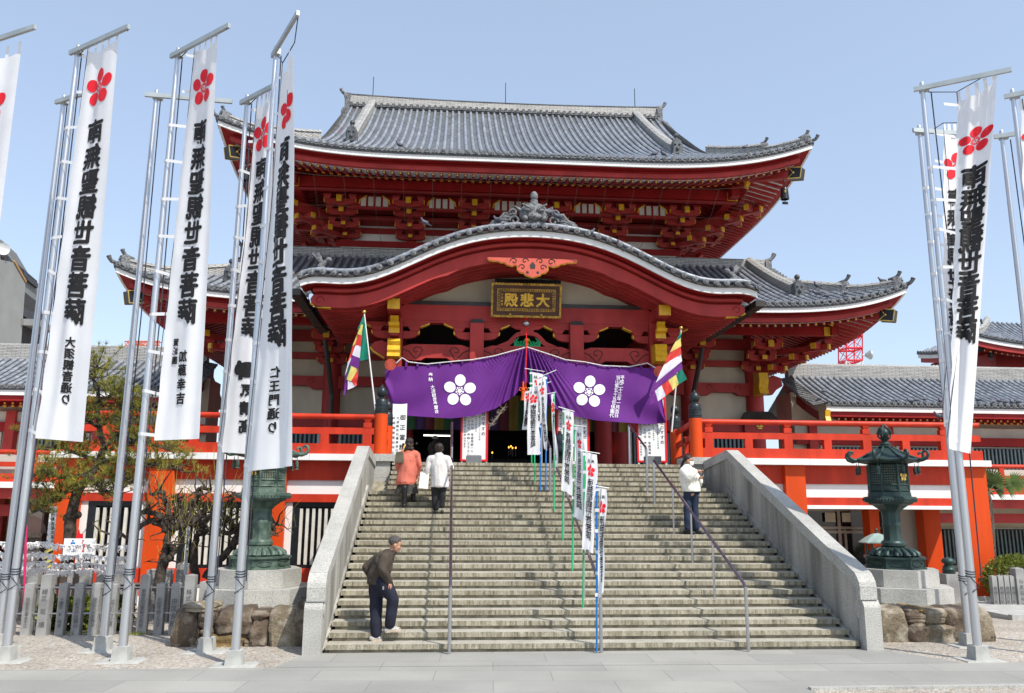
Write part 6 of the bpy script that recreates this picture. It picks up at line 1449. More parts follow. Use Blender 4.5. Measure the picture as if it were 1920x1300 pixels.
# ------------------------------------------------------------------ bronze lanterns on granite pedestals
def lantern(x, y, label, mA, mB, crest_face):
    t = thing("bronze_lantern", label, "lantern", (x, y, 0.35), "bronze lanterns beside the stairs"); P = lambda n, mb, m, pa=None, sm=None: mb.build(n, m, pa or t, sm)
    c = (x, y, 0)
    b = MB(); b.lathe([(0.97, -0.1), (0.97, 0.715)], c, 8); P("pedestal_tier", b, GRANITE)
    b = MB(); b.lathe([(0.75, 0.718), (0.75, 1.02)], c, 8); P("pedestal_tier", b, GRANITE)
    b = MB(); b.lathe([(0.56, 1.022), (0.56, 1.05), (0.52, 1.055), (0.52, 1.19), (0.56, 1.20), (0.56, 1.235), (0.3, 1.24)], c, 8); bo_ = P("base", b, mB)
    b = MB()
    for k in range(8):
        g0, g1 = math.pi / 4 * k, math.pi / 4 * (k + 1); p0 = Vector((x + 0.522 * math.cos(g0), y + 0.522 * math.sin(g0), 1.12)); p1 = Vector((x + 0.522 * math.cos(g1), y + 0.522 * math.sin(g1), 1.12)); m_ = (p0 + p1) / 2; u = (p1 - p0).normalized(); n_ = Vector((u.y, -u.x, 0))
        b.tube([m_ + n_ * 0.006 + u * 0.13 * math.cos(a) + Vector((0, 0, 0.045 * math.sin(a))) for a in [2 * math.pi * j / 16 for j in range(17)]], 0.008, 5)
        b.tube([p0 + Vector((0, 0, -0.06)), p0 + Vector((0, 0, 0.06))], 0.012, 5)
    P("base_panel_rims", b, mA, bo_)
    b = MB(); b.lathe([(0.40, 1.242), (0.42, 1.26), (0.38, 1.31), (0.30, 1.36), (0.23, 1.395), (0.2, 1.40)], c, 24)
    for k in range(16):
        g = 2 * math.pi * k / 16; b.tube([(x + r * math.cos(g), y + r * math.sin(g), z) for r, z in ((0.44, 1.25), (0.42, 1.29), (0.35, 1.345), (0.25, 1.395))], [0.045, 0.05, 0.035, 0.015], 6)
    P("lotus_foot", b, mB, None, 60)
    b = MB(); b.lathe([(0.19, 1.40), (0.215, 1.43), (0.215, 1.48), (0.19, 1.515), (0.17, 1.52)], c, 16); b.lathe([(0.175, 1.52), (0.165, 1.56), (0.165, 1.78), (0.175, 1.80), (0.175, 1.84), (0.165, 1.86), (0.17, 2.05)], c, 8); P("column", b, mA, None, 30)
    b = MB(); b.lathe([(0.18, 2.05), (0.22, 2.10), (0.32, 2.17), (0.41, 2.205), (0.42, 2.23)], c, 8); P("bowl", b, mA)
    b = MB(); b.lathe([(0.48, 2.232), (0.49, 2.25), (0.49, 2.32), (0.47, 2.335), (0.40, 2.34), (0.39, 2.42), (0.37, 2.43)], c, 8)
    for k in range(8):
        g0, g1 = math.pi / 4 * k, math.pi / 4 * (k + 1)
        for j in range(7):
            f = (j + 0.5) / 7; px_ = (x + 0.492 * (math.cos(g0) * (1 - f) + math.cos(g1) * f), y + 0.492 * (math.sin(g0) * (1 - f) + math.sin(g1) * f), 2.285); b.ball(px_, (0.02, 0.02, 0.022), 6, 4)
    P("shelf", b, mB)
    b = MB(0); b.lathe([(0.33, 2.43), (0.33, 2.94)], c, 8); fo = P("fire_box", b, BEIGE)
    b = MB()
    for k in range(8):
        g0, g1 = math.pi / 4 * k, math.pi / 4 * (k + 1); R_ = 0.362
        p0 = Vector((x + R_ * math.cos(g0), y + R_ * math.sin(g0), 0)); p1 = Vector((x + R_ * math.cos(g1), y + R_ * math.sin(g1), 0))
        Z = lambda p, z: Vector((p.x, p.y, z))
        b.tube([Z(p0, 2.43), Z(p0, 2.95)], 0.022, 6)
        for z in (2.45, 2.56, 2.93): b.tube([Z(p0, z), Z(p1, z)], 0.018, 5)
        q0, q1 = p0.lerp(p1, 0.02), p0.lerp(p1, 0.98)
        b.add([Z(q0, 2.45), Z(q1, 2.45), Z(q1, 2.56), Z(q0, 2.56)], [(0, 1, 2, 3)])
        for j in range(1, 7): q_ = p0.lerp(p1, j / 7); b.tube([Z(q_, 2.56), Z(q_, 2.93)], 0.010, 4)
        for j in range(1, 8): z = 2.56 + 0.37 * j / 8; b.tube([Z(p0, z), Z(p1, z)], 0.010, 4)
    P("lattice", b, mA, fo)
    b = MB(); g = -math.pi / 2 + crest_face * math.pi / 8; n_ = Vector((math.cos(g), math.sin(g), 0)); u_ = Vector((-n_.y, n_.x, 0)); cc = Vector((x, y, 2.72)) + n_ * 0.35
    plum(b, lambda u, v: cc + u_ * u - Vector((0, 0, v)), 0, 0, 0.095, inner=False, petal=0.36); P("gilt_plum_crest", b, GILT, fo)
    # roof with curled corners
    rs_ = []
    for (r, z) in ((0.40, 2.955), (0.60, 2.985), (0.61, 3.01), (0.47, 3.06), (0.34, 3.13), (0.22, 3.21), (0.12, 3.27)):
        row = []
        for k in range(32):
            a = 2 * math.pi * k / 32; s_ = abs(((k % 4) / 2.0) - 1) if k % 4 else 1.0; s_ = {0: 1.0, 1: 0.45, 2: 0.25, 3: 0.45}[k % 4]
            pol = math.cos(math.pi / 8) / math.cos(((a + math.pi / 8) % (math.pi / 4)) - math.pi / 8) if False else 1 - 0.075 * (1 - s_)
            row.append((x + r * pol * math.cos(a), y + r * pol * math.sin(a), z + (0.045 * s_ if 0.5 < r < 0.62 else 0.012 * s_)))
        rs_.append(row)
    b = MB(); b.rows(rs_, True); b.add(rs_[0], [tuple(range(32))]); ro = P("roof", b, mA, None, 35)
    for k in range(8):
        g = math.pi / 4 * k; d = Vector((math.cos(g), math.sin(g), 0)); o = Vector((x, y, 0)); b = MB()
        b.tube([o + d * r + Vector((0, 0, z)) for r, z in ((0.13, 3.28), (0.25, 3.205), (0.40, 3.12), (0.55, 3.055))], 0.022, 6)
        b.tube([o + d * r + Vector((0, 0, z)) for r, z in ((0.52, 3.04), (0.64, 3.02), (0.72, 3.05), (0.755, 3.11), (0.74, 3.17), (0.70, 3.19), (0.665, 3.17), (0.67, 3.14))], [0.04, 0.036, 0.032, 0.030, 0.028, 0.026, 0.024, 0.028], 8)
        P("roof_curl", b, mB, ro, 60)
        b = MB(); q_ = o + d * 0.56; b.tube([q_ + Vector((0, 0, 2.98)), q_ + Vector((0, 0, 2.90))], 0.006, 4); b.lathe([(0.012, 2.905), (0.032, 2.89), (0.035, 2.80), (0.028, 2.79), (0.02, 2.775), (0.045, 2.755), (0.006, 2.75)], (q_.x, q_.y, 0), 8); P("hanging_bell", b, mA, ro, 40)
    b = MB(); b.lathe([(0.13, 3.27), (0.15, 3.29), (0.10, 3.31), (0.11, 3.34), (0.07, 3.37), (0.05, 3.40), (0.11, 3.45), (0.12, 3.47), (0.06, 3.475), (0.08, 3.50), (0.098, 3.55), (0.085, 3.60), (0.04, 3.64), (0.01, 3.66)], c, 16); fi = P("finial", b, mA, None, 50)
    b = MB()
    for k in range(4):
        g = math.pi / 2 * k + math.pi / 4
        d = Vector((math.cos(g), math.sin(g), 0)); o = Vector((x, y, 0))
        for q in range(3):
            b.tube([o + d * r + Vector((0, 0, z)) for r, z in ((0.10 + 0.012 * q, 3.48), (0.135 - 0.02 * q, 3.55 + 0.01 * q), (0.10 - 0.02 * q, 3.64 + 0.01 * q), (0.02, 3.70 + 0.015 * q))], [0.012, 0.014, 0.012, 0.004], 5)
    P("flame_halo", b, mB, fi, 60)
lantern(6.13, 15.2, "dark bronze lantern with curled roof right of the stairs, gilt plum crest on its lattice", BRONZE, BRONZE, 1)
lantern(-5.62, 15.2, "pale green weathered bronze lantern left of the stairs, half hidden by a banner", BRONZEL, BRONZEL, -1)

# ------------------------------------------------------------------ boulder walls
def boulder(px, Y, dp, m, parent, seed):
    """boulder from its outline box on the photo (x0, x1, y0, y1): own depth dp"""
    x0, x1, y0, y1 = px; A, B_ = at(x0, y1, Y), at(x1, y0, Y); c = Vector(((A[0] + B_[0]) / 2, Y + dp * 0.45, (A[2] + B_[2]) / 2)); r = ((B_[0] - A[0]) / 2 * 1.10, dp / 2, (B_[2] - A[2]) / 2 * 1.12)
    rs = random.Random(seed); ks = [(Vector((rs.uniform(-1, 1), rs.uniform(-1, 1), rs.uniform(-1, 1))).normalized(), rs.uniform(0.95, 1.25)) for _ in range(9)]
    b = MB(); n, k = 30, 20; ph = [rs.uniform(0, 6) for _ in range(6)]
    R_ = []
    for j in range(k + 1):
        row = []
        th = max(1e-3, min(math.pi - 1e-3, math.pi * j / k))
        for i in range(n):
            a = 2 * math.pi * i / n; d = Vector((math.sin(th) * math.cos(a), math.sin(th) * math.sin(a), math.cos(th)))
            e = 5.0; q = (abs(d.x) ** e + abs(d.y) ** e + abs(d.z) ** e) ** (-1 / e); p = d * q
            for (nn, cut) in ks:
                s_ = p.dot(nn)
                if s_ > cut: p = p - nn * (s_ - cut) * 0.6
            w = 1 + 0.025 * (math.sin(5 * p.x + ph[0]) + math.sin(6 * p.y + ph[1] + 3 * p.z) + math.sin(7 * p.z + ph[2])) + 0.012 * (math.sin(17 * p.x + ph[3] + 9 * p.z) + math.sin(19 * p.z + ph[4]))
            row.append((c.x + p.x * r[0] * w, c.y + p.y * r[1] * w, c.z + p.z * r[2] * w))
        R_.append(row)
    b.rows(R_, True); b.build("boulder", m, parent, 35)
rwL = thing("boulder_wall", "low mortared wall of brown boulders left of the stairs, ochre stone at its foot", "stone wall", (-5.4, 13.3, 0))
for i, (px, m_) in enumerate((((316, 374, 1142, 1222), ROCK1), ((366, 402, 1146, 1182), ROCK1), ((398, 472, 1143, 1191), ROCK1), ((374, 462, 1187, 1223), ROCK2), ((462, 502, 1162, 1212), ROCK1), ((472, 503, 1147, 1163), ROCK1), ((498, 562, 1147, 1222), ROCK3), ((548, 582, 1131, 1221), ROCK1), ((352, 388, 1195, 1222), ROCK3), ((455, 478, 1200, 1222), ROCK3), ((374, 400, 1178, 1192), ROCK3), ((345, 400, 1133, 1150), ROCK3))): boulder(px, 13.3 + (0.03 if i in (3, 9, 8) else 0.0), 0.7, m_, rwL, 10 + i)
b = MB(); b.bx(-6.3, -4.36, 13.42, 16.2, -0.1, 0.36); part("mortar_fill", b, CONC, rwL)
rwR = thing("boulder_wall", "low mortared wall of tan boulders right of the stairs, behind the pair of flagpoles", "stone wall", (5.6, 13.3, 0))
for i, (px, m_) in enumerate((((1650, 1708, 1144, 1220), ROCK3), ((1698, 1738, 1143, 1170), ROCK1), ((1734, 1778, 1143, 1174), ROCK3), ((1732, 1790, 1170, 1218), ROCK3), ((1698, 1736, 1162, 1218), ROCK1), ((1774, 1834, 1143, 1218), ROCK1), ((1824, 1863, 1143, 1214), ROCK3), ((1854, 1866, 1186, 1212), ROCK1), ((1722, 1736, 1140, 1150), ROCK2))): boulder(px, 13.3, 0.75, m_, rwR, 40 + i)
b = MB(); b.bx(4.36, 6.55, 13.42, 16.3, -0.1, 0.36); part("mortar_fill", b, CONC, rwR)
# ------------------------------------------------------------------ stone post fences
def post(x, y, w, z0_, z1_, text, label, group, cap=True, lab_t=0.075):
    t = thing("stone_post", label, "stone post", (x, y, z0_), group)
    b = MB(); h = w / 2; b.bx(x - h, x + h, y - h, y + h, z0_ - 0.1, z1_ - w * 0.14); b.frus((x, y), (h, h), (0.004, 0.004), z1_ - w * 0.139, z1_); part("shaft", b, POST, t)
    if text:
        b = MB(); n = len(text); s_ = min(lab_t * 1.3, (z1_ - z0_ - 0.3) / n * 0.95)
        for j, ch in enumerate(text):
            if ch != " ": put(b, ch, lambda u, v: (x + u, y - h - 0.003, -v), 0, -(z1_ - 0.24 - (z1_ - z0_ - 0.34) * (j + 0.5) / n), s_)
        part("engraved_lettering", b, INKG, t)
texts = ["昭和区石塚ます江", "緑区 坂 順", "千原区 城 敏夫", "山城市戸田順山", "緑区石坂部秀子", "和城町原", "中区山本", "妹部武工業株式会社".replace("妹", "原"), "中区平野ミス子", "中区合田", "株式会社石生"]
pxp = [(50, 1092, 1183, 22, 0), (81, 1075, 1190, 25, 1), (113, 1092, 1185, 20, 2), (143, 1092, 1186, 21, 3), (175, 1092, 1186, 21, 4), (207, 1094, 1186, 20, 5), (238, 1094, 1186, 20, 6), (266, 1076, 1189, 22, 7), (297, 1092, 1186, 21, 8), (325, 1092, 1186, 21, 9), (352, 1076, 1186, 25, 10), (378, 1089, 1186, 22, None), (18, 1094, 1183, 20, None), (-14, 1076, 1190, 24, None)]
ordw = ["second readable", "tall shadowed", "third short", "fourth short", "fifth short", "partly hidden", "narrow hidden", "tall company", "shaded short", "bright-topped short", "tall half-hidden", "last plain", "first plain", "outermost tall"]
for i, (x, yt, yb, w, ti) in enumerate(pxp):
    A = at(x, yb, 14.72); B_ = at(x, yt, 14.72)
    tx = texts[ti] if ti is not None else ""
    post(A[0], 14.72 + (0.0 if yt > 1080 else -0.02), w / 1521 * 9.9, 0.0, B_[2], tx, ("%s grey stone post engraved %s in the left front fence" % (ordw[i], tx.replace(" ", ""))) if tx else "%s grey stone post of the left front fence, no lettering visible" % ordw[i], "front stone fence posts")
fb = thing("fence_rail", "two thin steel pipes threaded through the left front stone posts", "rail", (-7.5, 14.72, 0))
for z in (0.74, 0.32): b = MB(); b.tube([(-9.6, 14.70, z), (-6.1, 14.70, z)], 0.014, 6); part("pipe", b, STEEL, fb)
words2 = ["behind the first gap", "behind the shadowed post", "behind the third gap", "behind the fourth gap", "behind the fifth gap", "under the paper strips", "beside the green pole", "behind the plum trunk", "right of the plum trunk", "under the lantern tree", "next to the lantern pedestal", "against the lantern pedestal"]
for i, x in enumerate((32, 64, 97, 128, 160, 192, 224, 285, 312, 340, 402, 428)):
    A = at(x, 1100, 17.2); post(A[0], 17.2, 0.19, -0.15, 0.86 if i % 3 else 0.98, "", "weathered stone post of the rear left fence row, %s" % words2[i], "rear stone fence posts")
wordsR = ["left of the capped post", "close behind the capped post", "first right of the orange pillar", "second right of the orange pillar", "third right of the orange pillar", "fourth right of the orange pillar", "fifth right of the orange pillar", "at the right edge of the view"]
for i, x in enumerate((1747, 1760, 1866, 1878, 1889, 1900, 1891 + 22, 1925)):
    A = at(x, 1130, 18.4); tall = i == 6
    post(A[0], 18.4, 0.115 if not tall else 0.2, -0.2, (0.52 if i < 2 else 0.62) if not tall else 0.80, ("原緑区城山" if 1 < i < 6 else ("山武石中田" if tall else "")), "slim stone post of the right fence, %s" % wordsR[i], "right stone fence posts")
cpst = thing("capped_post", "granite post with a dark bronze onion cap behind the right boulder wall", "post", tuple(at(1787, 1140, 15.9)))
A = at(1787, 1142, 15.9); x = A[0]; zt = at(1787, 1076, 15.9)[2]
b = MB(); b.bx(x - 0.17, x + 0.17, 15.75, 16.09, -0.1, zt); part("shaft", b, POST, cpst)
b = MB(); b.lathe([(r * 0.62, z * 0.42) for r, z in [(0.19, 0), (0.19, 0.12), (0.2, 0.14), (0.2, 0.2), (0.18, 0.22), (0.17, 0.34), (0.12, 0.38), (0.12, 0.42), (0.19, 0.5), (0.2, 0.58), (0.16, 0.68), (0.05, 0.74), (0.01, 0.76)]], (x, 15.92, zt + 0.002), 18); part("onion_cap", b, BRONZE, cpst, 50)
# small lantern shelter behind the balustrade
sh = thing("incense_shelter", "small pale green hexagonal roof on thin posts behind the right stair wall", "shelter", tuple(at(1645, 1080, 18.5)))
c = Vector(at(1645, 1019, 18.5)); R_ = 0.40
b = MB(); b.lathe([(0.28, 0.0), (R_, 0.012), (R_ * 1.0, 0.03), (0.26, 0.13), (0.13, 0.20), (0.03, 0.23)], c, 6, ph=0.5); part("roof", b, PATINA, sh)
b = MB(); b.lathe([(0.03, 0.23), (0.045, 0.25), (0.02, 0.27), (0.04, 0.30), (0.01, 0.34)], c, 10); part("finial", b, BRONZE, sh, 40)
for k in range(6):
    g = math.pi / 3 * (k + 0.5); b = MB(); b.tube([(c.x + 0.24 * math.cos(g), c.y + 0.24 * math.sin(g), c.z), (c.x + 0.24 * math.cos(g), c.y + 0.24 * math.sin(g), -0.2)], 0.02, 6); part("leg", b, BRONZE, sh)
# ------------------------------------------------------------------ notice boards on the platform
def board(px0, px1, yt, yb, Y, cols, label, title, wide=False, legs=True):
    A, B_ = at(px0, yb, Y), at(px1, yt, Y); x0, x1, z0_, z1_ = A[0], B_[0], A[2], B_[2]
    t = thing("notice_board", label, "notice board", ((x0 + x1) / 2, Y, 3.16), "white notice boards on the platform")
    b = MB(); b.bx(x0 + 0.05, x1 - 0.05, Y, Y + 0.03, z0_ + 0.05, z1_ - 0.05); part("panel", b, SIGNW, t)
    b = MB(); f = 0.055
    for (a, c_, e, g) in ((x0, x0 + f, z0_, z1_), (x1 - f, x1, z0_, z1_), (x0 + f, x1 - f, z0_, z0_ + f), (x0 + f, x1 - f, z1_ - f, z1_)): b.bx(a, c_, Y - 0.02, Y + 0.04, e, g)
    part("red_frame", b, SIGNR, t)
    for xx in (x0 + 0.02, x1 - 0.06): b = MB(); b.bx(xx, xx + 0.05, Y, Y + 0.04, 3.165, z0_ - 0.001); part("leg", b, SIGNW, t)
    W = x1 - x0; H = z1_ - z0_
    b = MB(0); n = len(cols)
    for j, (txt, v0, sz, mi) in enumerate(cols):
        b.m = mi; u = x1 - 0.14 - (W - 0.26) * j / max(1, n - 1)
        for q, ch in enumerate(txt):
            if ch != " ": put(b, ch, lambda a, v: (a, Y - 0.004, -v), u, -(z1_ - 0.12 - v0 - q * sz * 1.12), sz)
    part("lettering", b, [INK, INKG], t)
    return t
COLS = [("写経のすすめ", 0.5, 0.13, 0), ("般若心経の写経をして心の平成", 0.55, 0.058, 1), ("下さいますお参拝の方", 0.6, 0.055, 1), ("料 金 千円也 写経用紙一人", 0.5, 0.085, 0), ("納 金 千円也 奉納して下さい", 0.5, 0.085, 0), ("納経は受付所にて申込みます", 0.6, 0.075, 0)]
board(863, 916, 728, 865, 23.78, COLS, "white red-framed notice board with black Japanese columns, below the curtain's left crest", "写経")
board(1044, 1104, 735, 868, 23.78, COLS, "white red-framed notice board behind the nobori banners, mostly covered by them", "写経")
board(1195, 1248, 745, 867, 23.78, COLS, "white red-framed notice board at the right end of the curtain", "写経")
tb = thing("tall_board", "tall white board with brushed black lettering beside the left railing posts", "sign", tuple(at(752, 866, 23.55)))
A, B_ = at(733, 866, 23.55), at(764, 745, 23.55); b = MB(); b.bx(A[0], B_[0], 23.55, 23.554, 3.17, B_[2]); part("panel", b, SIGNW, tb)
b = MB()
for j, ch in enumerate("御正當護摩"): put(b, ch, lambda a, v: (a, 23.544, -v), at(755, 800, 23.55)[0], -(at(755, 783 + 18.5 * (j), 23.55)[2]), 0.17)
for j, ch in enumerate("大師御縁日護摩修行奉納".replace("師", "須").replace("縁", "祈")): put(b, ch, lambda a, v: (a, 23.544, -v), at(745.5, 800, 23.55)[0], -(at(745, 784 + 7.6 * j, 23.55)[2]), 0.08)
for j, ch in enumerate("大須観音受付所心願"): put(b, ch, lambda a, v: (a, 23.544, -v), at(738.5, 800, 23.55)[0], -(at(738, 784 + 9.2 * j, 23.55)[2]), 0.08)
part("lettering", b, INK, tb)
bn = thing("grey_bin", "grey box under the left notice board on the platform", "box", tuple(at(890, 866, 21.3)))
A, B_ = at(874, 869, 21.3), at(903, 857, 21.3); b = MB(); b.bx(A[0], B_[0], 21.3, 21.6, 3.165, B_[2] + 0.02); b.frus(((A[0] + B_[0]) / 2, 21.45), (0.2, 0.15), (0.17, 0.13), B_[2] + 0.021, B_[2] + 0.05); part("box", b, mat("grey_plastic", (0.16, 0.17, 0.18), 0.5), bn)
ob = thing("offering_box", "red-edged grey box under the right notice board", "box", tuple(at(1222, 868, 21.3)))
A, B_ = at(1212, 869, 21.3), at(1240, 860, 21.3); b = MB(0); b.bx(A[0], B_[0], 21.3, 21.6, 3.2, B_[2] + 0.06); b.m = 1; b.bx(A[0] - 0.02, B_[0] + 0.02, 21.28, 21.6, 3.165, 3.199); part("box", b, [MATS["grey_plastic"], SIGNR], ob)
# bare decorative branch above the left board
bd = thing("bare_branch", "pale dry decorative branch hanging in the dark right of the left notice board", "branch", tuple(at(930, 790, 22.5))); rb = random.Random(5)
b = MB()
P0 = Vector(at(917, 802, 22.5)); P1 = Vector(at(945, 764, 22.5)); b.tube([P0, P0.lerp(P1, 0.5) + Vector((0.03, 0, 0)), P1], [0.008, 0.014, 0.01], 5)
for k in range(46):
    p = P0.lerp(P1, rb.random()); d = Vector((rb.uniform(-1, 1), rb.uniform(-0.5, 0.5), rb.uniform(-0.8, 1))).normalized(); b.tube([p, p + d * 0.07, p + d * 0.12 + Vector((rb.uniform(-0.03, 0.03), 0, 0.03))], [0.006, 0.005, 0.003], 4)
part("twigs", b, mat("dry_branch", (0.30, 0.25, 0.19), 0.9), bd)

# ------------------------------------------------------------------ fortune-paper ropes, signs and odds at the left
rk = thing("paper_fortune_rack", "four ropes hung with white folded paper fortunes behind the left stone fence", "rope rack", tuple(at(130, 1080, 16.0))); rp_ = random.Random(11)
for i, (ya, yb) in enumerate(((1014, 1022), (1034, 1042), (1052, 1056), (1064, 1068))):
    Y = 15.9 + 0.12 * i; pts = [Vector(at(-12 + 264 * k / 24, ya + (yb - ya) * k / 24 + 5 * math.sin(math.pi * ((k / 24 * 3) % 1)), Y)) for k in range(25)]
    b = MB(); b.tube(pts, 0.010, 5); ro = part("rope", b, ROPEW, rk)
    b = MB()
    for q in range(190):
        f = rp_.random() * 24; k0 = min(23, int(f)); p = pts[k0].lerp(pts[k0 + 1], f - k0) + Vector((0, rp_.uniform(-0.03, 0.03), rp_.uniform(-0.02, 0.02)))
        w = rp_.uniform(0.012, 0.02); L = rp_.uniform(0.05, 0.13); a = rp_.uniform(-0.9, 0.9); d = Vector((math.sin(a), rp_.uniform(-0.4, 0.4), -math.cos(a))); s_ = Vector((math.cos(a), 0.3 * rp_.uniform(-1, 1), math.sin(a))) * w
        b.add([p - s_, p + s_, p + d * L * 0.6 + s_ * 0.9, p + d * L * 0.6 - s_ * 0.9, p + d * L + s_ * 0.6 + Vector((0, 0.02, 0)), p + d * L - s_ * 0.6 + Vector((0, 0.02, 0))], [(0, 1, 2, 3), (3, 2, 4, 5)])
        if q % 3 == 0: b.ball(p, (0.02, 0.02, 0.016), 6, 4)
    o = part("paper_strips", b, PAPER, ro); o["kind"] = "stuff"
for (x0, x1, m_, nm) in ((250, 246, PGREEN, "green_post"), (19, 8, PGREEN, "green_post"), (49, 44, flat("pink_pole", (0.6, 0.02, 0.12)), "pink_post")):
    b = MB(); b.tube([tuple(at(x0, 985, 15.8)), (at(x1, 1180, 15.8)[0], 15.8, -0.1)], 0.022, 8); part(nm, b, m_, rk, 40)
b = MB(); A = Vector(at(108, 1088, 16.1)); b.bx(A.x - 1.6, A.x + 1.5, 16.3, 16.5, 0.55, 0.62); part("shelf", b, BARK, rk)
def flat_sign(px, Y, label, name="sign", mats=SIGNW, legs=None, cat="sign"):
    x0, x1, y0, y1 = px; A, B_ = at(x0, y1, Y), at(x1, y0, Y); t = thing(name, label, cat, ((A[0] + B_[0]) / 2, Y, -0.2))
    b = MB(); b.bx(A[0], B_[0], Y, Y + 0.03, A[2], B_[2]); part("panel", b, mats, t)
    if legs is not None:
        b = MB(); m_ = (A[0] + B_[0]) / 2; b.bx(m_ - 0.03, m_ + 0.03, Y + 0.031, Y + 0.08, -0.25, A[2] + 0.3); part("post", b, legs, t)
    return t, (lambda u, v: tuple(np.array(at(u, v, Y)) - np.array((0, 0.006, 0))))
t, fs = flat_sign((117, 180, 1010, 1042), 17.0, "white restroom sign with a blue man and a red woman figure behind the paper fortunes", "restroom_sign", SIGNW, DKBROWN)
b = MB(0)
def fig(cx_, mi):
    b.m = mi
    b.add([fs(cx_ + 1.7 * math.cos(a), 1014 + 1.7 * math.sin(a)) for a in [2 * math.pi * k / 12 for k in range(12)]], [tuple(range(12))])
    if mi == 0: b.add([fs(cx_ - 4, 1017), fs(cx_ + 4, 1017), fs(cx_ + 4, 1024), fs(cx_ + 2.6, 1024), fs(cx_ + 2.6, 1035), fs(cx_ + 0.5, 1035), fs(cx_, 1026), fs(cx_ - 0.5, 1035), fs(cx_ - 2.6, 1035), fs(cx_ - 2.6, 1024), fs(cx_ - 4, 1024)], [tuple(range(11))])
    else: b.add([fs(cx_ - 2.5, 1017), fs(cx_ + 2.5, 1017), fs(cx_ + 4.5, 1025), fs(cx_ + 2, 1027), fs(cx_ + 1.8, 1035), fs(cx_ - 1.8, 1035), fs(cx_ - 2, 1027), fs(cx_ - 4.5, 1025)], [tuple(range(8))])
fig(137, 0); fig(156, 1); part("figures", b, [PBLUE, SIGNR], t)
b = MB(); fa = lambda u, v: tuple(np.array(at(u, v, 17.0)) - np.array((0, 0.0, 0))); q = [(141, 1010), (148, 993), (149.5, 1001), (155, 1001), (155, 1010)]
b.add([tuple(np.array(fa(*p)) + np.array((0, o, 0))) for o in (0.0, 0.02) for p in q], [tuple(range(5)), tuple(range(9, 4, -1))] + [(i, (i + 1) % 5, 5 + (i + 1) % 5, 5 + i) for i in range(5)]); part("red_arrow", b, SIGNR, t)
t, fs2 = flat_sign((84, 107, 950, 1040), 17.6, "tall white sign reading 祈祷者専用車出口 in black beside the orange end pillar", "vertical_sign", SIGNW, DKBROWN)
b = MB()
for j, ch in enumerate("御祈祷者専用車出口"): put(b, ch, lambda a, v: fs2(a, v), 99, 957 + 8.4 * j, 8.3)
for j, ch in enumerate("大須観音"): put(b, ch, lambda a, v: fs2(a, v), 88, 981 + 11 * j, 4.5)
part("lettering", b, INK, t)
t, fs3 = flat_sign((344, 358, 962, 1078), 16.6, "slim white plank sign leaning by the plum trees, black vertical lettering", "plank_sign", mat("bluish_white_board", (0.62, 0.66, 0.72), 0.6))
b = MB()
for j, ch in enumerate("おみくじ結びます所".replace("お", "の").replace("結び", "して")): put(b, ch, lambda a, v: fs3(a, v), 351, 970 + 8 * j, 7.2)
part("lettering", b, INK, t)
t, fs4 = flat_sign((79, 100, 1022, 1072), 17.3, "yellow and black striped barrier panel under the tall vertical sign", "striped_barrier", FYEL, DKBROWN, "barrier")
b = MB()
for k in range(5): y = 1024 + 10 * k; b.add([fs4(79, y + 7), fs4(100, y - 3 if k else y - 1), fs4(100, y + 2), fs4(79, y + 11 if y + 11 < 1072 else 1072)], [(0, 1, 2, 3)])
part("black_stripes", b, INK, t)
gl = thing("yellow_warning_lamp", "yellow double-bulb warning lamp hanging by the orange pillar behind the pine", "lamp", tuple(at(108, 930, 18.5)))
c = Vector(at(107, 924, 18.5)); b = MB(); b.ball(c + Vector((-0.04, 0, 0.03)), 0.06, 10, 8); b.ball(c + Vector((0.05, 0, 0.03)), 0.06, 10, 8); b.ball(c + Vector((0, 0, 0.12)), 0.045, 8, 6); b.ball(c - Vector((0, 0, 0.09)), (0.07, 0.06, 0.09), 10, 8); part("bulbs", b, GOLD, gl, 60); b = MB(); b.tube([c, c + Vector((0.3, 1.6, 0.1))], 0.015, 5); part("arm", b, DKBROWN, gl)
sk = thing("kiosk", "dim brown kiosk with an arched pale emblem behind the left flagpoles", "kiosk", tuple(at(60, 1080, 21.0)))
A, B_ = at(36, 1100, 21), at(84, 955, 21); b = MB(); b.bx(A[0], B_[0], 21, 22.5, -0.3, B_[2]); part("body", b, mat("kiosk_brown", (0.13, 0.11, 0.09), 0.7), sk)
b = MB(); cc = at(52, 1000, 20.98); b.add([(cc[0] + 0.42 * math.cos(a), 20.985, cc[2] + 0.42 * math.sin(a)) for a in [math.pi * k / 14 for k in range(15)]], [tuple(range(15))]); part("arch_panel", b, mat("kiosk_arch", (0.10, 0.06, 0.05), 0.6), sk)
A, B_ = at(36, 1008, 20.9), at(82, 1000, 20.9); b = MB(); b.bx(A[0], B_[0], 20.8, 20.99, A[2], B_[2]); part("counter", b, BARK, sk)
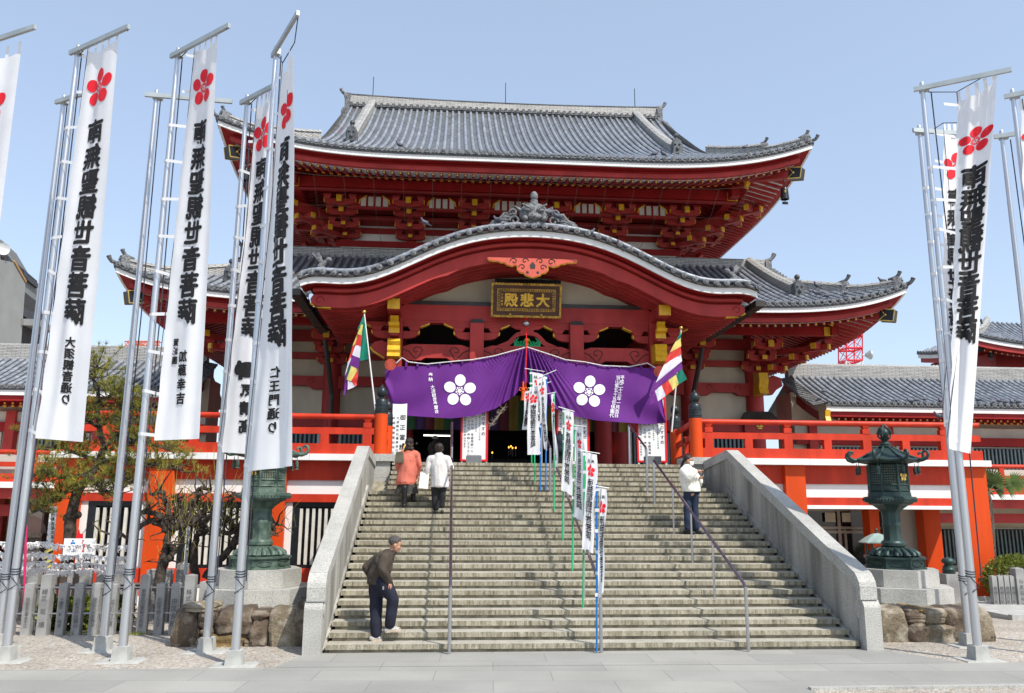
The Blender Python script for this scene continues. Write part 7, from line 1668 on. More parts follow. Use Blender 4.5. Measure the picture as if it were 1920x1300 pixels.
# ------------------------------------------------------------------ trees and plants
def wob(P0, P1, n, amp, rs):
    P0, P1 = Vector(P0), Vector(P1); out = []
    for i in range(n + 1):
        p = P0.lerp(P1, i / n)
        if 0 < i < n: p += Vector((rs.uniform(-1, 1), rs.uniform(-1, 1), rs.uniform(-1, 1))) * amp
        out.append(p)
    return out
def path(pts, Y): return [Vector(at(x, y, Y + d)) for x, y, d in pts]
def resample(P, rs, amp, k=3):
    o = []
    for a, b in zip(P[:-1], P[1:]):
        for j in range(k): o.append(a.lerp(b, j / k) + Vector((rs.uniform(-1, 1), rs.uniform(-1, 1), rs.uniform(-1, 1))) * amp * (1 if j else 0.3))
    return o + [P[-1]]
def needles(mb, c, d, n, L, rs, spread=0.9):
    for _ in range(n):
        v = (d * 0.8 + Vector((rs.gauss(0, spread), rs.gauss(0, spread), rs.gauss(0, spread)))).normalized(); l = L * rs.uniform(0.7, 1.15)
        s_ = v.cross(Vector((rs.uniform(-1, 1), rs.uniform(-1, 1), rs.uniform(-1, 1)))).normalized() * 0.0046
        mb.add([c - s_, c + s_, c + v * l], [(0, 1, 2)])
rs = random.Random(21)
pt_ = thing("pine_tree", "sparse yellow-green pine tree in front of the left podium, under the big banners", "pine tree", (at(130, 1080, 17.2)[0], 17.2, -0.15))
YT = 17.2
b = MB(); tr = path([(122, 1092, 0), (131, 1010, 0), (133, 968, 0), (146, 920, 0), (166, 893, 0), (186, 868, 0.1), (196, 838, 0.2), (186, 800, 0.2), (182, 760, 0.1), (186, 716, 0)], YT); tr = resample(tr, rs, 0.015, 3)
n = len(tr); b.tube(tr, [0.115 * (1 - 0.82 * i / (n - 1)) + 0.012 for i in range(n)], 10); b.ball(at(126, 971, YT), 0.09, 8, 6); b.ball(at(146, 966, YT), 0.08, 8, 6); part("trunk", b, BARK, pt_, 60)
limbs = [[(186, 868, 0), (225, 862, -0.3), (262, 868, -0.5), (300, 872, -0.6), (336, 880, -0.6)], [(190, 850, 0), (232, 832, 0.2), (272, 828, 0.2), (318, 846, 0.2)], [(166, 893, 0), (130, 896, -0.3), (95, 888, -0.4), (62, 893, -0.4)], [(186, 868, 0.1), (150, 852, 0.3), (112, 840, 0.4), (70, 836, 0.3)],
         [(186, 800, 0.2), (216, 780, 0.3), (248, 768, 0.2), (270, 776, 0.2)], [(186, 800, 0.2), (160, 786, 0), (140, 776, 0)], [(183, 760, 0.1), (206, 742, 0.1), (226, 735, 0)], [(166, 893, 0), (190, 915, -0.4), (222, 926, -0.5)], [(160, 900, 0), (128, 920, -0.2), (98, 940, -0.3), (60, 960, -0.3)], [(190, 850, 0), (215, 895, 0.3), (240, 905, 0.3)], [(196, 838, 0), (236, 800, 0.1), (262, 804, 0.2)], [(184, 730, 0), (172, 708, 0), (186, 690, 0)]]
crown, crown2 = MB(), MB()
lb = MB(); tufts = []
for L in limbs:
    P = resample(path(L, YT), rs, 0.03, 3); n = len(P); lb.tube(P, [0.040 * (1 - 0.8 * i / (n - 1)) + 0.006 for i in range(n)], 7)
    for i in range(2, n):
        for _ in range(5):
            d = Vector((rs.uniform(-1, 1), rs.uniform(-1, 1), rs.uniform(-0.25, 0.9))).normalized(); l = rs.uniform(0.16, 0.48); q = P[i] + d * l; lb.tube([P[i], P[i] + d * l * 0.5 + Vector((0, 0, -0.03)), q], [0.014, 0.010, 0.005], 4); tufts.append((q, d)); tufts.append((P[i] + d * l * 0.6, d))
            for _ in range(3):
                d2 = (d + Vector((rs.uniform(-0.9, 0.9), rs.uniform(-0.9, 0.9), rs.uniform(-0.3, 0.9)))).normalized(); q2 = q + d2 * rs.uniform(0.08, 0.22); lb.tube([q, q2], [0.005, 0.003], 3); tufts.append((q2, d2))
part("limbs", lb, BARK, pt_, 60)
for q, d in tufts:
    u = Vector((d.x * 0.4, d.y * 0.4, abs(d.z) + 0.5)).normalized(); needles(crown if rs.random() < 0.62 else crown2, q, u, 18, 0.125, rs, 0.55)
part("crown", crown, NEEDLE, pt_); part("yellowed_needles", crown2, NEEDLEY, pt_)

def plum_tree(label, trunk, limbs, Y, r0, seed, nshoot):
    rs = random.Random(seed); t = thing("plum_tree", label, "plum tree", tuple(at(trunk[0][0], trunk[0][1], Y)), "bare pruned plum trees at the left")
    P = resample(path(trunk, Y), rs, 0.02, 3); n = len(P); b = MB(); b.tube(P, [r0 * (1 - 0.45 * i / (n - 1)) for i in range(n)], 10); part("trunk", b, BARK, t, 60)
    lb = MB(); tips = []; tw = MB(); sh_ = MB()
    for L in limbs:
        Q = resample(path(L, Y), rs, 0.03, 3); n = len(Q); r = r0 * 0.6; lb.tube(Q, [r * (1 - 0.6 * i / (n - 1)) + 0.006 for i in range(n)], 8)
        for i in range(1, n):
            if rs.random() < 0.5: lb.ball(Q[i], r * (1 - 0.5 * i / n) * rs.uniform(1.0, 1.5), 6, 5)
            for _ in range(rs.choice((1, 1, 2))):
                d = Vector((rs.uniform(-1, 1), rs.uniform(-0.8, 0.8), rs.uniform(-0.5, 1))).normalized(); l = rs.uniform(0.12, 0.42)
                m_ = Q[i] + d * l * 0.5 + Vector((rs.uniform(-.05, .05), 0, rs.uniform(-.05, .05))); e = Q[i] + d * l + Vector((rs.uniform(-.06, .06), 0, rs.uniform(-.04, .1)))
                lb.tube([Q[i], m_, e], [0.020, 0.015, 0.009], 5)
                for _ in range(2):
                    d2 = Vector((rs.uniform(-1, 1), rs.uniform(-0.7, 0.7), rs.uniform(-0.4, 1))).normalized(); e2 = e + d2 * rs.uniform(0.05, 0.2); tw.tube([e, (e + e2) / 2 + Vector((rs.uniform(-.02, .02), 0, 0.01)), e2], [0.007, 0.006, 0.003], 4); tips.append(e2)
                tips += [m_, e]
    for _ in range(nshoot):
        p = rs.choice(tips); d = Vector((rs.uniform(-0.45, 0.45), rs.uniform(-0.3, 0.3), rs.uniform(0.5, 1))).normalized(); l = rs.uniform(0.2, 0.6); sh_.tube([p, p + d * l * 0.5, p + d * l + Vector((rs.uniform(-.05, .05), 0, 0.03))], [0.0045, 0.0035, 0.002], 3)
    part("limbs", lb, BARK, t, 60); part("twigs", tw, TWIG, t); part("shoots", sh_, TWIGY, t)
plum_tree("gnarled bare plum tree with a forked trunk just right of the pine, knotty pruned limbs", [(296, 1108, 0), (304, 1060, 0), (312, 1022, 0), (318, 1000, 0)],
          [[(318, 1000, 0), (300, 982, 0), (284, 975, -0.1), (266, 985, -0.2), (236, 1008, -0.3), (206, 1002, -0.3)], [(318, 1000, 0), (318, 975, 0), (312, 945, 0), (306, 925, 0), (282, 926, 0.1)], [(318, 1002, 0), (332, 985, 0), (346, 958, 0.1), (366, 940, 0.1), (372, 918, 0.1), (396, 918, 0.1)], [(316, 985, 0), (300, 968, -0.1), (276, 960, -0.1), (262, 962, -0.2)], [(318, 990, 0), (330, 966, 0.1), (336, 940, 0.1), (322, 930, 0.1)], [(308, 1060, 0), (320, 1046, -0.1), (328, 1028, -0.1), (314, 1020, -0.15)], [(330, 990, 0), (352, 978, -0.1), (376, 976, -0.1), (390, 970, -0.1)]], 15.6, 0.10, 31, 110)
plum_tree("second bare plum tree behind the white plank sign, slimmer upright trunk", [(366, 1095, 0), (364, 1050, 0), (368, 1012, 0), (374, 990, 0)],
          [[(374, 990, 0), (360, 970, 0), (346, 962, 0), (330, 955, 0.1)], [(374, 990, 0), (392, 968, 0), (412, 955, 0), (432, 940, 0), (440, 925, 0)], [(374, 992, 0), (384, 1000, -0.1), (404, 990, -0.1), (424, 980, -0.1)], [(372, 1000, 0), (380, 975, 0.1), (384, 950, 0.1)]], 16.2, 0.085, 32, 80)
plum_tree("leaning bare plum tree whose limbs reach behind the left lantern column", [(386, 1085, 0), (402, 1060, 0), (424, 1038, 0), (438, 1020, 0), (446, 996, 0)],
          [[(446, 996, 0), (434, 976, 0), (418, 968, 0), (408, 950, 0)], [(446, 996, 0), (462, 972, 0.2), (484, 962, 0.3), (510, 974, 0.4), (524, 985, 0.4)], [(438, 1020, 0), (454, 1010, 0.1), (466, 1004, 0.1)], [(446, 996, 0), (430, 1000, -0.1), (410, 1000, -0.1), (396, 1010, -0.1)], [(500, 968, 0.4), (515, 995, 0.4), (506, 1005, 0.4)]], 16.0, 0.085, 33, 90)

# palm and hedge at the right
pm = thing("palm_tree", "small fan palm with a shaggy trunk right of the orange end pillar", "palm tree", tuple(at(1856, 1090, 21.5))); rs = random.Random(4)
P = [Vector(at(x, y, 21.5)) for x, y in ((1858, 1095), (1857, 1060), (1854, 1000), (1851, 950), (1850, 926))]; b = MB(); b.tube(P, [0.15, 0.145, 0.15, 0.14, 0.09], 12)
for k in range(700):
    f = rs.random() * 3.6; i = min(3, int(f)); p = P[i].lerp(P[i + 1], f - i); a = rs.uniform(0, 6.28); d = Vector((math.cos(a), math.sin(a), 0)); q_ = p + d * 0.13; s_ = Vector((-d.y, d.x, 0)) * 0.008
    b.add([q_ - s_, q_ + s_, q_ + d * rs.uniform(0.03, 0.08) + Vector((0, 0, rs.uniform(-0.12, 0.12)))], [(0, 1, 2)])
part("trunk", b, mat("palm_fibre", (0.10, 0.08, 0.06), 0.95, 0.4, 20), pm)
b = MB(); T_ = P[-1]
for k in range(9):
    a = rs.uniform(0, 6.28) if k > 2 else (-0.2, 0.35, 2.6)[k]; el = rs.uniform(0.3, 1.2) if k > 2 else (0.35, 0.25, 0.5)[k]; d = Vector((math.cos(a) * math.cos(el), math.sin(a) * 0.6 * math.cos(el), math.sin(el))); L = rs.uniform(0.25, 0.45) if k > 1 else 0.75
    h = T_ + d * L; b.tube([T_, T_ + d * L * 0.5, h], [0.015, 0.012, 0.01], 5); sd_ = d.cross(Vector((0.2, 1, 0.1))).normalized()
    for j in range(17):
        w = -1.25 + 2.5 * j / 16; v = (d * math.cos(w) + sd_ * math.sin(w)).normalized(); n_ = d.cross(sd_).normalized(); l = 0.55 * (1 - 0.25 * abs(w)); e = v.cross(n_).normalized() * 0.022
        b.add([h - e * 0.3, h + e * 0.3, h + v * l * 0.6 + e, h + v * l * 0.6 - e, h + v * l - Vector((0, 0, 0.05))], [(0, 1, 2, 3), (3, 2, 4)])
part("crown", b, PALM, pm)
def bush(label, c, r, n, seed, m1, m2, L=0.07, cat="bush", name="hedge_bush"):
    rs = random.Random(seed); t = thing(name, label, cat, tuple(c)); A, B_ = MB(), MB(); st_ = MB()
    for k in range(9): a = rs.uniform(0, 6.28); st_.tube([(c[0], c[1], c[2] - r[2]), (c[0] + r[0] * 0.7 * math.cos(a), c[1] + r[1] * 0.7 * math.sin(a), c[2] + rs.uniform(-0.2, 0.5) * r[2])], [0.02, 0.006], 5)
    part("stems", st_, TWIG, t)
    for k in range(n):
        d = Vector((rs.gauss(0, 1), rs.gauss(0, 1), rs.gauss(0, 1))).normalized() * (0.72 + 0.28 * rs.random() ** 0.5) * (1 + 0.10 * math.sin(5 * rs.random())); p = Vector((c[0] + d.x * r[0], c[1] + d.y * r[1], c[2] + d.z * r[2])); v = (d + Vector((rs.gauss(0, .5), rs.gauss(0, .5), rs.gauss(0, .5)))).normalized(); s_ = v.cross(Vector((rs.uniform(-1, 1), rs.uniform(-1, 1), rs.uniform(-1, 1)))).normalized() * L * 0.3
        (A if rs.random() < 0.6 else B_).add([p, p + v * L * 0.5 + s_, p + v * L, p + v * L * 0.5 - s_], [(0, 1, 2, 3)])
    part("leaves", A, m1, t); part("young_leaves", B_, m2, t)
c = at(1897, 1062, 19.6); bush("clipped rounded yellow-green hedge bush behind the right stone fence", (c[0] + 0.1, 19.6, 0.42), (0.75, 0.6, 0.55), 5200, 8, LEAF, LEAFY)
for i, (x, y, w) in enumerate(((96, 1140, 0.16), (126, 1135, 0.14), (155, 1150, 0.12), (230, 1150, 0.13))):
    c = at(x, y, 15.5); bush("low leafy green plant growing behind the stone posts, %s" % ["right of the tall shadowed post", "between third and fourth short posts", "small one behind the fourth post", "near the green rack pole"][i], (c[0], 15.5, 0.22), (w, 0.2, 0.26), 420, 60 + i, LEAF, LEAFY, 0.11, "plant", "leafy_plant")
for i, (x, y) in enumerate(((53, 1187), (110, 1186), (165, 1187), (184, 1186), (257, 1190), (138, 1188))):
    c = atz(x, y, 0.0); rs = random.Random(90 + i); t = thing("grass_tuft", "small green weed tuft at the stone fence, %s" % ["below the first readable post", "below the third short post", "below the fifth short post", "right of the fifth short post", "below the company post", "below the fourth short post"][i], "weed", tuple(c)); b = MB()
    for k in range(60):
        p = Vector((c[0] + rs.gauss(0, 0.07), c[1] + rs.gauss(0, 0.04), 0)); d = Vector((rs.uniform(-0.6, 0.6), rs.uniform(-0.6, 0.6), 1)).normalized() * rs.uniform(0.03, 0.08); s_ = Vector((0.006, 0, 0)); b.add([p - s_, p + s_, p + d], [(0, 1, 2)])
    part("blades", b, LEAFY, t)
# ------------------------------------------------------------------ people
def remesh(mb, voxel, smooth=2, fac=0.5):
    """fuse overlapping volumes into one continuous surface"""
    me = bpy.data.meshes.new("tmp"); me.from_pydata(mb.v, [], mb.f); o = bpy.data.objects.new("tmp", me); COL.objects.link(o)
    bm = bmesh.new(); bm.from_mesh(me); bmesh.ops.remove_doubles(bm, verts=bm.verts, dist=1e-5); bmesh.ops.recalc_face_normals(bm, faces=bm.faces); bm.to_mesh(me); bm.free()
    r = o.modifiers.new("r", 'REMESH'); r.mode = 'VOXEL'; r.voxel_size = voxel
    s_ = o.modifiers.new("s", 'SMOOTH'); s_.factor = fac; s_.iterations = smooth
    dg = bpy.context.evaluated_depsgraph_get(); out = bpy.data.meshes.new_from_object(o.evaluated_get(dg))
    res = MB(); res.v = [tuple(v.co) for v in out.vertices]; res.f = [tuple(p.vertices) for p in out.polygons]; res.mi = [0] * len(res.f)
    bpy.data.objects.remove(o); bpy.data.meshes.remove(me); bpy.data.meshes.remove(out); return res
def limb(mb, pts, rs, n=12, sy=1.0):
    P = []; R_ = []
    for i in range(len(pts) - 1):
        for k in range(4):
            f = k / 4; P.append(Vector(pts[i]).lerp(Vector(pts[i + 1]), f)); R_.append(rs[i] + (rs[i + 1] - rs[i]) * f)
    P.append(Vector(pts[-1])); R_.append(rs[-1])
    mb.tube(P, R_, n, True); mb.ball(P[0], R_[0] * 0.98, 10, 8); mb.ball(P[-1], R_[-1] * 0.98, 10, 8)
    for p, r in zip(pts[1:-1], rs[1:-1]): mb.ball(p, r * 0.99, 10, 8)
def hand(mb, w, d, up_, curl=0.5, side=1, s=1.0, point=False):
    """palm, four unequal fingers bent at the knuckles, thumb from the side of the palm"""
    w = Vector(w); d = Vector(d).normalized(); u = Vector(up_); u = (u - d * u.dot(d)).normalized(); x = d.cross(u) * side
    limb(mb, [w, w + d * 0.04 * s, w + d * 0.085 * s], [0.022 * s, 0.028 * s, 0.026 * s], 10); mb.ball(w + d * 0.055 * s + x * 0.014 * s, (0.026 * s,) * 3, 8, 6); mb.ball(w + d * 0.055 * s - x * 0.014 * s, (0.026 * s,) * 3, 8, 6)
    for k, L in enumerate((0.066, 0.075, 0.070, 0.055)):
        o = w + d * 0.085 * s + x * (0.029 - 0.0195 * k) * s; c = curl * (0.9 + 0.12 * k)
        if point and k == 0: c = 0.05
        if point and k > 0: c = 1.25
        p = [o]; a = 0.0
        for f in (0.42, 0.32, 0.26):
            a += c * 0.75; p.append(p[-1] + (d * math.cos(a) - u * math.sin(a)) * L * f * s)
        limb(mb, p, [0.0092 * s, 0.0088 * s, 0.0082 * s, 0.0072 * s], 8)
    t0 = w + d * 0.028 * s + x * 0.022 * s; limb(mb, [t0, t0 + (x * 0.75 + d * 0.6 - u * 0.25) * 0.035 * s, t0 + (x * 0.75 + d * 1.3 - u * 0.6) * 0.048 * s], [0.012 * s, 0.0105 * s, 0.0085 * s], 8)
def head(mb, c, f, up_, s=1.0):
    """skull, jaw, brow, nose, lips and ears around centre c facing f"""
    c = Vector(c); f = Vector(f).normalized(); u = Vector(up_); u = (u - f * u.dot(f)).normalized(); x = f.cross(u)
    M_ = Matrix((x, f, u)).transposed()
    def E(p, r, n=16, k=12):
        q = MB(); q.ball((0, 0, 0), r, n, k); q.v = [tuple(c + M_ @ (Vector(v) + Vector(p)) ) for v in [(a * s, b_ * s, e * s) for a, b_, e in q.v]]
        mb.add(q.v, q.f)
    S_ = lambda *p: tuple(v * s for v in p)
    E(S_(0, -0.012, 0.03), (0.077, 0.092, 0.088)); E(S_(0, 0.024, -0.03), (0.060, 0.062, 0.082)); E(S_(0, 0.048, -0.088), (0.030, 0.028, 0.024)); E(S_(0, 0.030, -0.062), (0.050, 0.045, 0.040))
    E(S_(0, 0.086, -0.018), (0.012, 0.014, 0.026), 10, 8); E(S_(0, 0.096, -0.032), (0.016, 0.016, 0.012), 10, 8); E(S_(0, 0.066, 0.012), (0.050, 0.018, 0.014), 12, 8)
    E(S_(0, 0.080, -0.058), (0.022, 0.009, 0.006), 10, 6); E(S_(0, 0.078, -0.068), (0.019, 0.009, 0.007), 10, 6)
    for sg in (-1, 1): E(S_(sg * 0.076, -0.010, -0.012), (0.010, 0.022, 0.032), 10, 8); E(S_(sg * 0.038, 0.060, -0.028), (0.022, 0.018, 0.020), 10, 8)
    return lambda p: tuple(c + M_ @ (Vector(p) * s))
def face_bits(name_parent, tf, mask=False):
    b = MB()
    for sg in (-1, 1): b.ball(tf((sg * 0.031, 0.079, -0.004)), (0.011, 0.011, 0.0065), 10, 6)
    part("eyes", b, EYE, name_parent, 60)
    b = MB()
    for sg in (-1, 1): b.tube([tf((sg * 0.014, 0.087, 0.018)), tf((sg * 0.032, 0.086, 0.024)), tf((sg * 0.050, 0.072, 0.018))], [0.004, 0.0045, 0.003], 5)
    part("eyebrows", b, HAIRB, name_parent, 60)
    if not mask:
        b = MB(); b.tube([tf((-0.022, 0.082, -0.064)), tf((0, 0.091, -0.062)), tf((0.022, 0.082, -0.064))], [0.004, 0.006, 0.004], 6); part("lips", b, LIP, name_parent, 60)
def hairshell(tf, zc_=0.045, r=(0.084, 0.100, 0.094), y=-0.020, front=0.06, low=-0.05, seed=1, extra=None, vox=0.0075, bump=0.013):
    b = MB(); rs_ = random.Random(seed); q = MB(); q.ball((0, y, zc_), r, 24, 18)
    keep = [i for i, v in enumerate(q.v)]
    v2 = []
    for (x, yy, z) in q.v:
        if yy > front * 0.55 and z < 0.055: yy = min(yy, front * 0.55)      # open the face
        if z < low: z = low
        v2.append((x, yy, z))
    b.add([tf(v) for v in v2], q.f)
    for k in range(60):
        a = rs_.uniform(0.6, 2 * math.pi - 0.6) + math.pi / 2; h = rs_.uniform(low, zc_ + r[2] * 0.75); rr_ = math.sqrt(max(0.05, 1 - ((h - zc_) / r[2]) ** 2))
        b.ball(tf((r[0] * rr_ * math.cos(a), y + r[1] * rr_ * math.sin(a) * (1 if math.sin(a) < 0 else 0.55), h)), bump, 6, 5)
    if extra: extra(b, tf)
    return remesh(b, vox, 2)
def shoe(mb, heel, toe, w=0.045, h=0.075):
    heel, toe = Vector(heel), Vector(toe); d = toe - heel; L = d.length; d.normalize(); u = Vector((0, 0, 1))
    limb(mb, [heel + u * h * 0.55, heel + d * L * 0.35 + u * h * 0.60, heel + d * L * 0.7 + u * h * 0.42, toe - d * 0.03 + u * h * 0.36], [w * 0.82, w * 0.92, w * 0.98, w * 0.72], 12)
def sole(mb, heel, toe, w=0.05):
    heel, toe = Vector(heel), Vector(toe); d = (toe - heel); L = d.length; d.normalize(); x = d.cross(Vector((0, 0, 1))).normalized(); o = []
    for f, k in ((-0.02, 0.5), (0.1, 0.85), (0.4, 0.8), (0.7, 1.05), (0.9, 0.85), (1.02, 0.35)): o.append((f * L, k * w))
    P = [heel + d * f + x * k for f, k in o] + [heel + d * f - x * k for f, k in reversed(o)]; n = len(P); Q = [p + Vector((0, 0, 0.028)) for p in P]
    mb.add(P + Q, [tuple(range(n - 1, -1, -1)), tuple(range(n, 2 * n))] + [(i, (i + 1) % n, n + (i + 1) % n, n + i) for i in range(n)])
def person(label, base): return thing("person", label, "person", tuple(base))
JACK = mat("brown_jacket", (0.062, 0.046, 0.034), 0.85, 0.25, 7, 0.5, 25); NAVY = mat("navy_trousers", (0.012, 0.014, 0.030), 0.85, 0.25, 6, 0.4, 22); JEAN = mat("blue_jeans", (0.016, 0.028, 0.060), 0.85, 0.3, 6, 0.4, 25)
CORAL = mat("coral_coat", (0.58, 0.155, 0.105), 0.85, 0.12, 7, 0.4, 22); OFFC = mat("off_white_coat", (0.60, 0.575, 0.555), 0.85, 0.08, 6, 0.4, 20); CREAM = mat("cream_jacket", (0.80, 0.77, 0.68), 0.8, 0.08, 6, 0.6, 16)
SKIRT = mat("dark_pattern_skirt", (0.05, 0.045, 0.035), 0.85, 0.5, 40, col2=(0.015, 0.018, 0.02)); BLKT = mat("black_trousers", (0.016, 0.016, 0.018), 0.85, 0.2, 6, 0.3, 20); BOOT = mat("black_boot", (0.010, 0.010, 0.012), 0.4, 0.2, 6); SHW = mat("white_sneaker", (0.62, 0.60, 0.56), 0.6, 0.15, 14, col2=(0.18, 0.17, 0.17)); SOLE = mat("pale_sole", (0.52, 0.42, 0.32), 0.8)
MASKM = mat("face_mask", (0.82, 0.83, 0.85), 0.8, 0.03, 8, 0.3, 60)
def folds(mb, amp, seed, fx=30):
    """small cloth wrinkles"""
    rs_ = random.Random(seed); ph = [rs_.uniform(0, 6) for _ in range(4)]
    mb.v = [(x + amp * math.sin(fx * z + 14 * y + ph[0]) * math.sin(19 * x + ph[1]), y + amp * math.sin(fx * 0.8 * z + 17 * x + ph[2]), z + amp * 0.5 * math.sin(25 * x + 21 * y + ph[3])) for x, y, z in mb.v]; return mb

# 1. man in a brown jacket climbing the first steps
Y = 12.93
p = person("grey-haired man in brown jacket and navy trousers stooping up the lowest steps, hands in pockets", atz(706, 1205, 0.13)); J = lambda x, y, d=0.0: Vector(at(x, y, Y + d))
hd = J(741.5, 1021, -0.02); fdir = Vector((0.93, 0.18, -0.26)); nk = J(731, 1040, 0.0)
body = MB(); tf = head(body, hd, fdir, (0.25, 0, 1), 1.0)
limb(body, [J(737, 1030, 0.0), nk], [0.052, 0.058]); limb(body, [nk, J(718, 1058), J(711, 1082)], [0.07, 0.11, 0.11]); rS, rE, rW = J(721, 1046, -0.15), J(717, 1068, -0.24), J(729, 1090, -0.17); lS, lE, lW = J(712, 1046, 0.16), J(689, 1064, 0.20), J(699, 1086, 0.16)
limb(body, [rS, rE, rW], [0.05, 0.04, 0.03]); limb(body, [lS, lE, lW], [0.05, 0.04, 0.03]); hand(body, rW, (0.35, 0.1, -1), (1, 0, 0), 0.4); hand(body, lW, (0.2, 0, -1), (0, 1, 0), 0.4)
rH, rK, rA = J(720, 1092, -0.09), J(737, 1124, -0.10), J(731, 1174, -0.06); lH, lK, lA = J(706, 1092, 0.08), J(705, 1145, 0.06), J(705, 1190, 0.02)
limb(body, [rH, rK, rA], [0.08, 0.055, 0.04]); limb(body, [lH, lK, lA], [0.08, 0.055, 0.04]); limb(body, [rA, J(744, 1181, -0.06)], [0.04, 0.03]); limb(body, [lA, J(713, 1200, 0.02)], [0.04, 0.03]); limb(body, [rH, lH], [0.09, 0.09])
bo_ = part("body", remesh(body, 0.007, 2), SKIN, p, 180); face_bits(p, tf)
part("hair", hairshell(tf, 0.045, (0.082, 0.098, 0.086), -0.022, 0.05, -0.045, 3, None, 0.006, 0.007), HAIRG, p, 180)
c = MB(); limb(c, [J(727, 1043), J(717, 1058), J(711, 1074), J(710, 1083)], [0.115, 0.165, 0.17, 0.165]); c.ball(J(718, 1052), (0.16, 0.20, 0.15), 14, 10)
limb(c, [rS, rE, rW], [0.088, 0.085, 0.062]); limb(c, [lS, lE, lW], [0.088, 0.088, 0.06]); limb(c, [J(736, 1036, 0.0), J(726, 1045, 0.0)], [0.072, 0.10])
part("jacket", folds(remesh(c, 0.011, 3), 0.006, 2), JACK, p, 180)
c = MB(); c.lathe([(0.176, 0), (0.182, 0.02), (0.182, 0.06), (0.174, 0.08)], J(710.5, 1095), 20, 1.0, 0.92); part("jacket_hem", c, JACK, p, 60)
c = MB(); limb(c, [J(712, 1086), J(713, 1100)], [0.155, 0.15]); limb(c, [rH, rK, rA + Vector((0, 0, 0.02))], [0.125, 0.092, 0.082]); limb(c, [lH, lK, lA + Vector((0, 0, 0.02))], [0.125, 0.095, 0.085]); limb(c, [rH, lH], [0.135, 0.135])
part("trousers", folds(remesh(c, 0.011, 2), 0.005, 5, 24), NAVY, p, 180)
zr, zl_ = 0.245, 0.124
hr, tr_ = J(723, 1186, -0.06), J(751, 1180, -0.06); hr.z, tr_.z = zr + 0.005, zr + 0.035; hl, tl = J(696, 1205, 0.0), J(717, 1202, 0.03); hl.z = tl.z = zl_
for (h_, t_) in ((hr, tr_), (hl, tl)):
    c = MB(); shoe(c, h_, t_); part("shoe", remesh(c, 0.008, 2), SHW, p, 180); c = MB(); sole(c, h_, t_); part("sole", c, SOLE, p)
c = MB(); k_ = J(719, 1093, -0.2); c.tube([k_, k_ - Vector((0, 0, 0.05))], 0.008, 5); c.bx(k_.x - 0.01, k_.x + 0.012, k_.y - 0.012, k_.y, k_.z - 0.10, k_.z - 0.05); part("key_holder", c, STEEL, p)

# 2. woman in a coral coat
Y = 17.8
p = person("woman in a long coral coat, dark skirt and black boots, climbing with her back turned", (at(763, 945, Y)[0], Y, stepz(18))); hd = J(768, 832)
body = MB(); tf = head(body, hd, (0.25, 0.95, 0.05), (0, 0, 1), 0.95); limb(body, [J(767, 840), J(766, 848)], [0.05, 0.06]); limb(body, [J(766, 850), J(764, 875), J(763, 895)], [0.09, 0.12, 0.12])
rS, rE, rW = J(781, 853, 0.0), J(786, 873, 0.03), J(781, 890, 0.10); lS, lE, lW = J(750, 853), J(746, 872, -0.02), J(751, 888, 0.10)
for a in ((rS, rE, rW), (lS, lE, lW)): limb(body, a, [0.045, 0.036, 0.028])
hand(body, rW, (0.1, 0.2, -1), (0, 1, 0), 0.5); hand(body, lW, (0.0, 0.2, -1), (0, 1, 0), 0.5)
for a in ((J(757, 895), J(758, 920), J(759, 940)), (J(770, 895), J(774, 918, 0.1), J(775, 934, 0.25))): limb(body, a, [0.075, 0.05, 0.035])
part("body", remesh(body, 0.007, 2), SKIN, p, 180); face_bits(p, tf)
def curls(b, tf):
    rs_ = random.Random(4)
    for k in range(70): b.ball(tf((rs_.gauss(0, 0.055), -0.085 + rs_.uniform(-0.03, 0.04), -0.08 + rs_.uniform(-0.07, 0.08))), rs_.uniform(0.022, 0.034), 7, 5)
part("hair", hairshell(tf, 0.04, (0.092, 0.105, 0.095), -0.02, 0.06, -0.09, 4, curls), HAIRB, p, 180)
c = MB(); limb(c, [J(767, 849), J(765, 862), J(763, 885), J(761, 905)], [0.125, 0.185, 0.20, 0.225]); limb(c, [J(755, 853), J(778, 853)], [0.10, 0.10]); limb(c, [rS, rE, rW], [0.075, 0.068, 0.055]); limb(c, [lS, lE, lW], [0.075, 0.066, 0.052])
c = remesh(c, 0.012, 3); zb_ = at(762, 909, Y)[2]; c.v = [(x, y, max(z, zb_)) for x, y, z in c.v]; part("coat", folds(c, 0.007, 7, 18), CORAL, p, 180)
c = MB(); zt_, zq = at(762, 906, Y)[2], at(762, 926, Y)[2]; X_ = at(763, 906, Y)[0]
c.rows([[(X_ + (0.19 + 0.06 * (1 - t)) * (1 + 0.05 * math.sin(a * 9)) * math.cos(a), Y + (0.17 + 0.06 * (1 - t)) * (1 + 0.05 * math.sin(a * 9)) * math.sin(a), zq + (zt_ - zq) * t) for a in [2 * math.pi * k / 60 for k in range(60)]] for t in (0, 0.5, 1)], True); part("skirt", c, SKIRT, p, 60)
for (a, b_, z_, dy) in ((758.5, 921, stepz(17), -0.25), (775, 919, stepz(18), 0.05)):
    c = MB(); x_ = at(a, b_, Y + dy)[0]; limb(c, [(x_, Y + dy, at(a, 915, Y + dy)[2]), (x_, Y + dy, z_ + 0.20), (x_, Y + dy - 0.01, z_ + 0.06)], [0.066, 0.056, 0.05]); limb(c, [(x_, Y + dy - 0.03, z_ + 0.045), (x_ + 0.02, Y + dy + 0.15, z_ + 0.035)], [0.044, 0.036]); part("boot", remesh(c, 0.009, 2), BOOT, p, 180)
bg_ = thing("shoulder_bag", "olive shoulder bag with a yellow strap on the left shoulder of the woman in coral", "bag", tuple(J(750, 860, -0.1)))
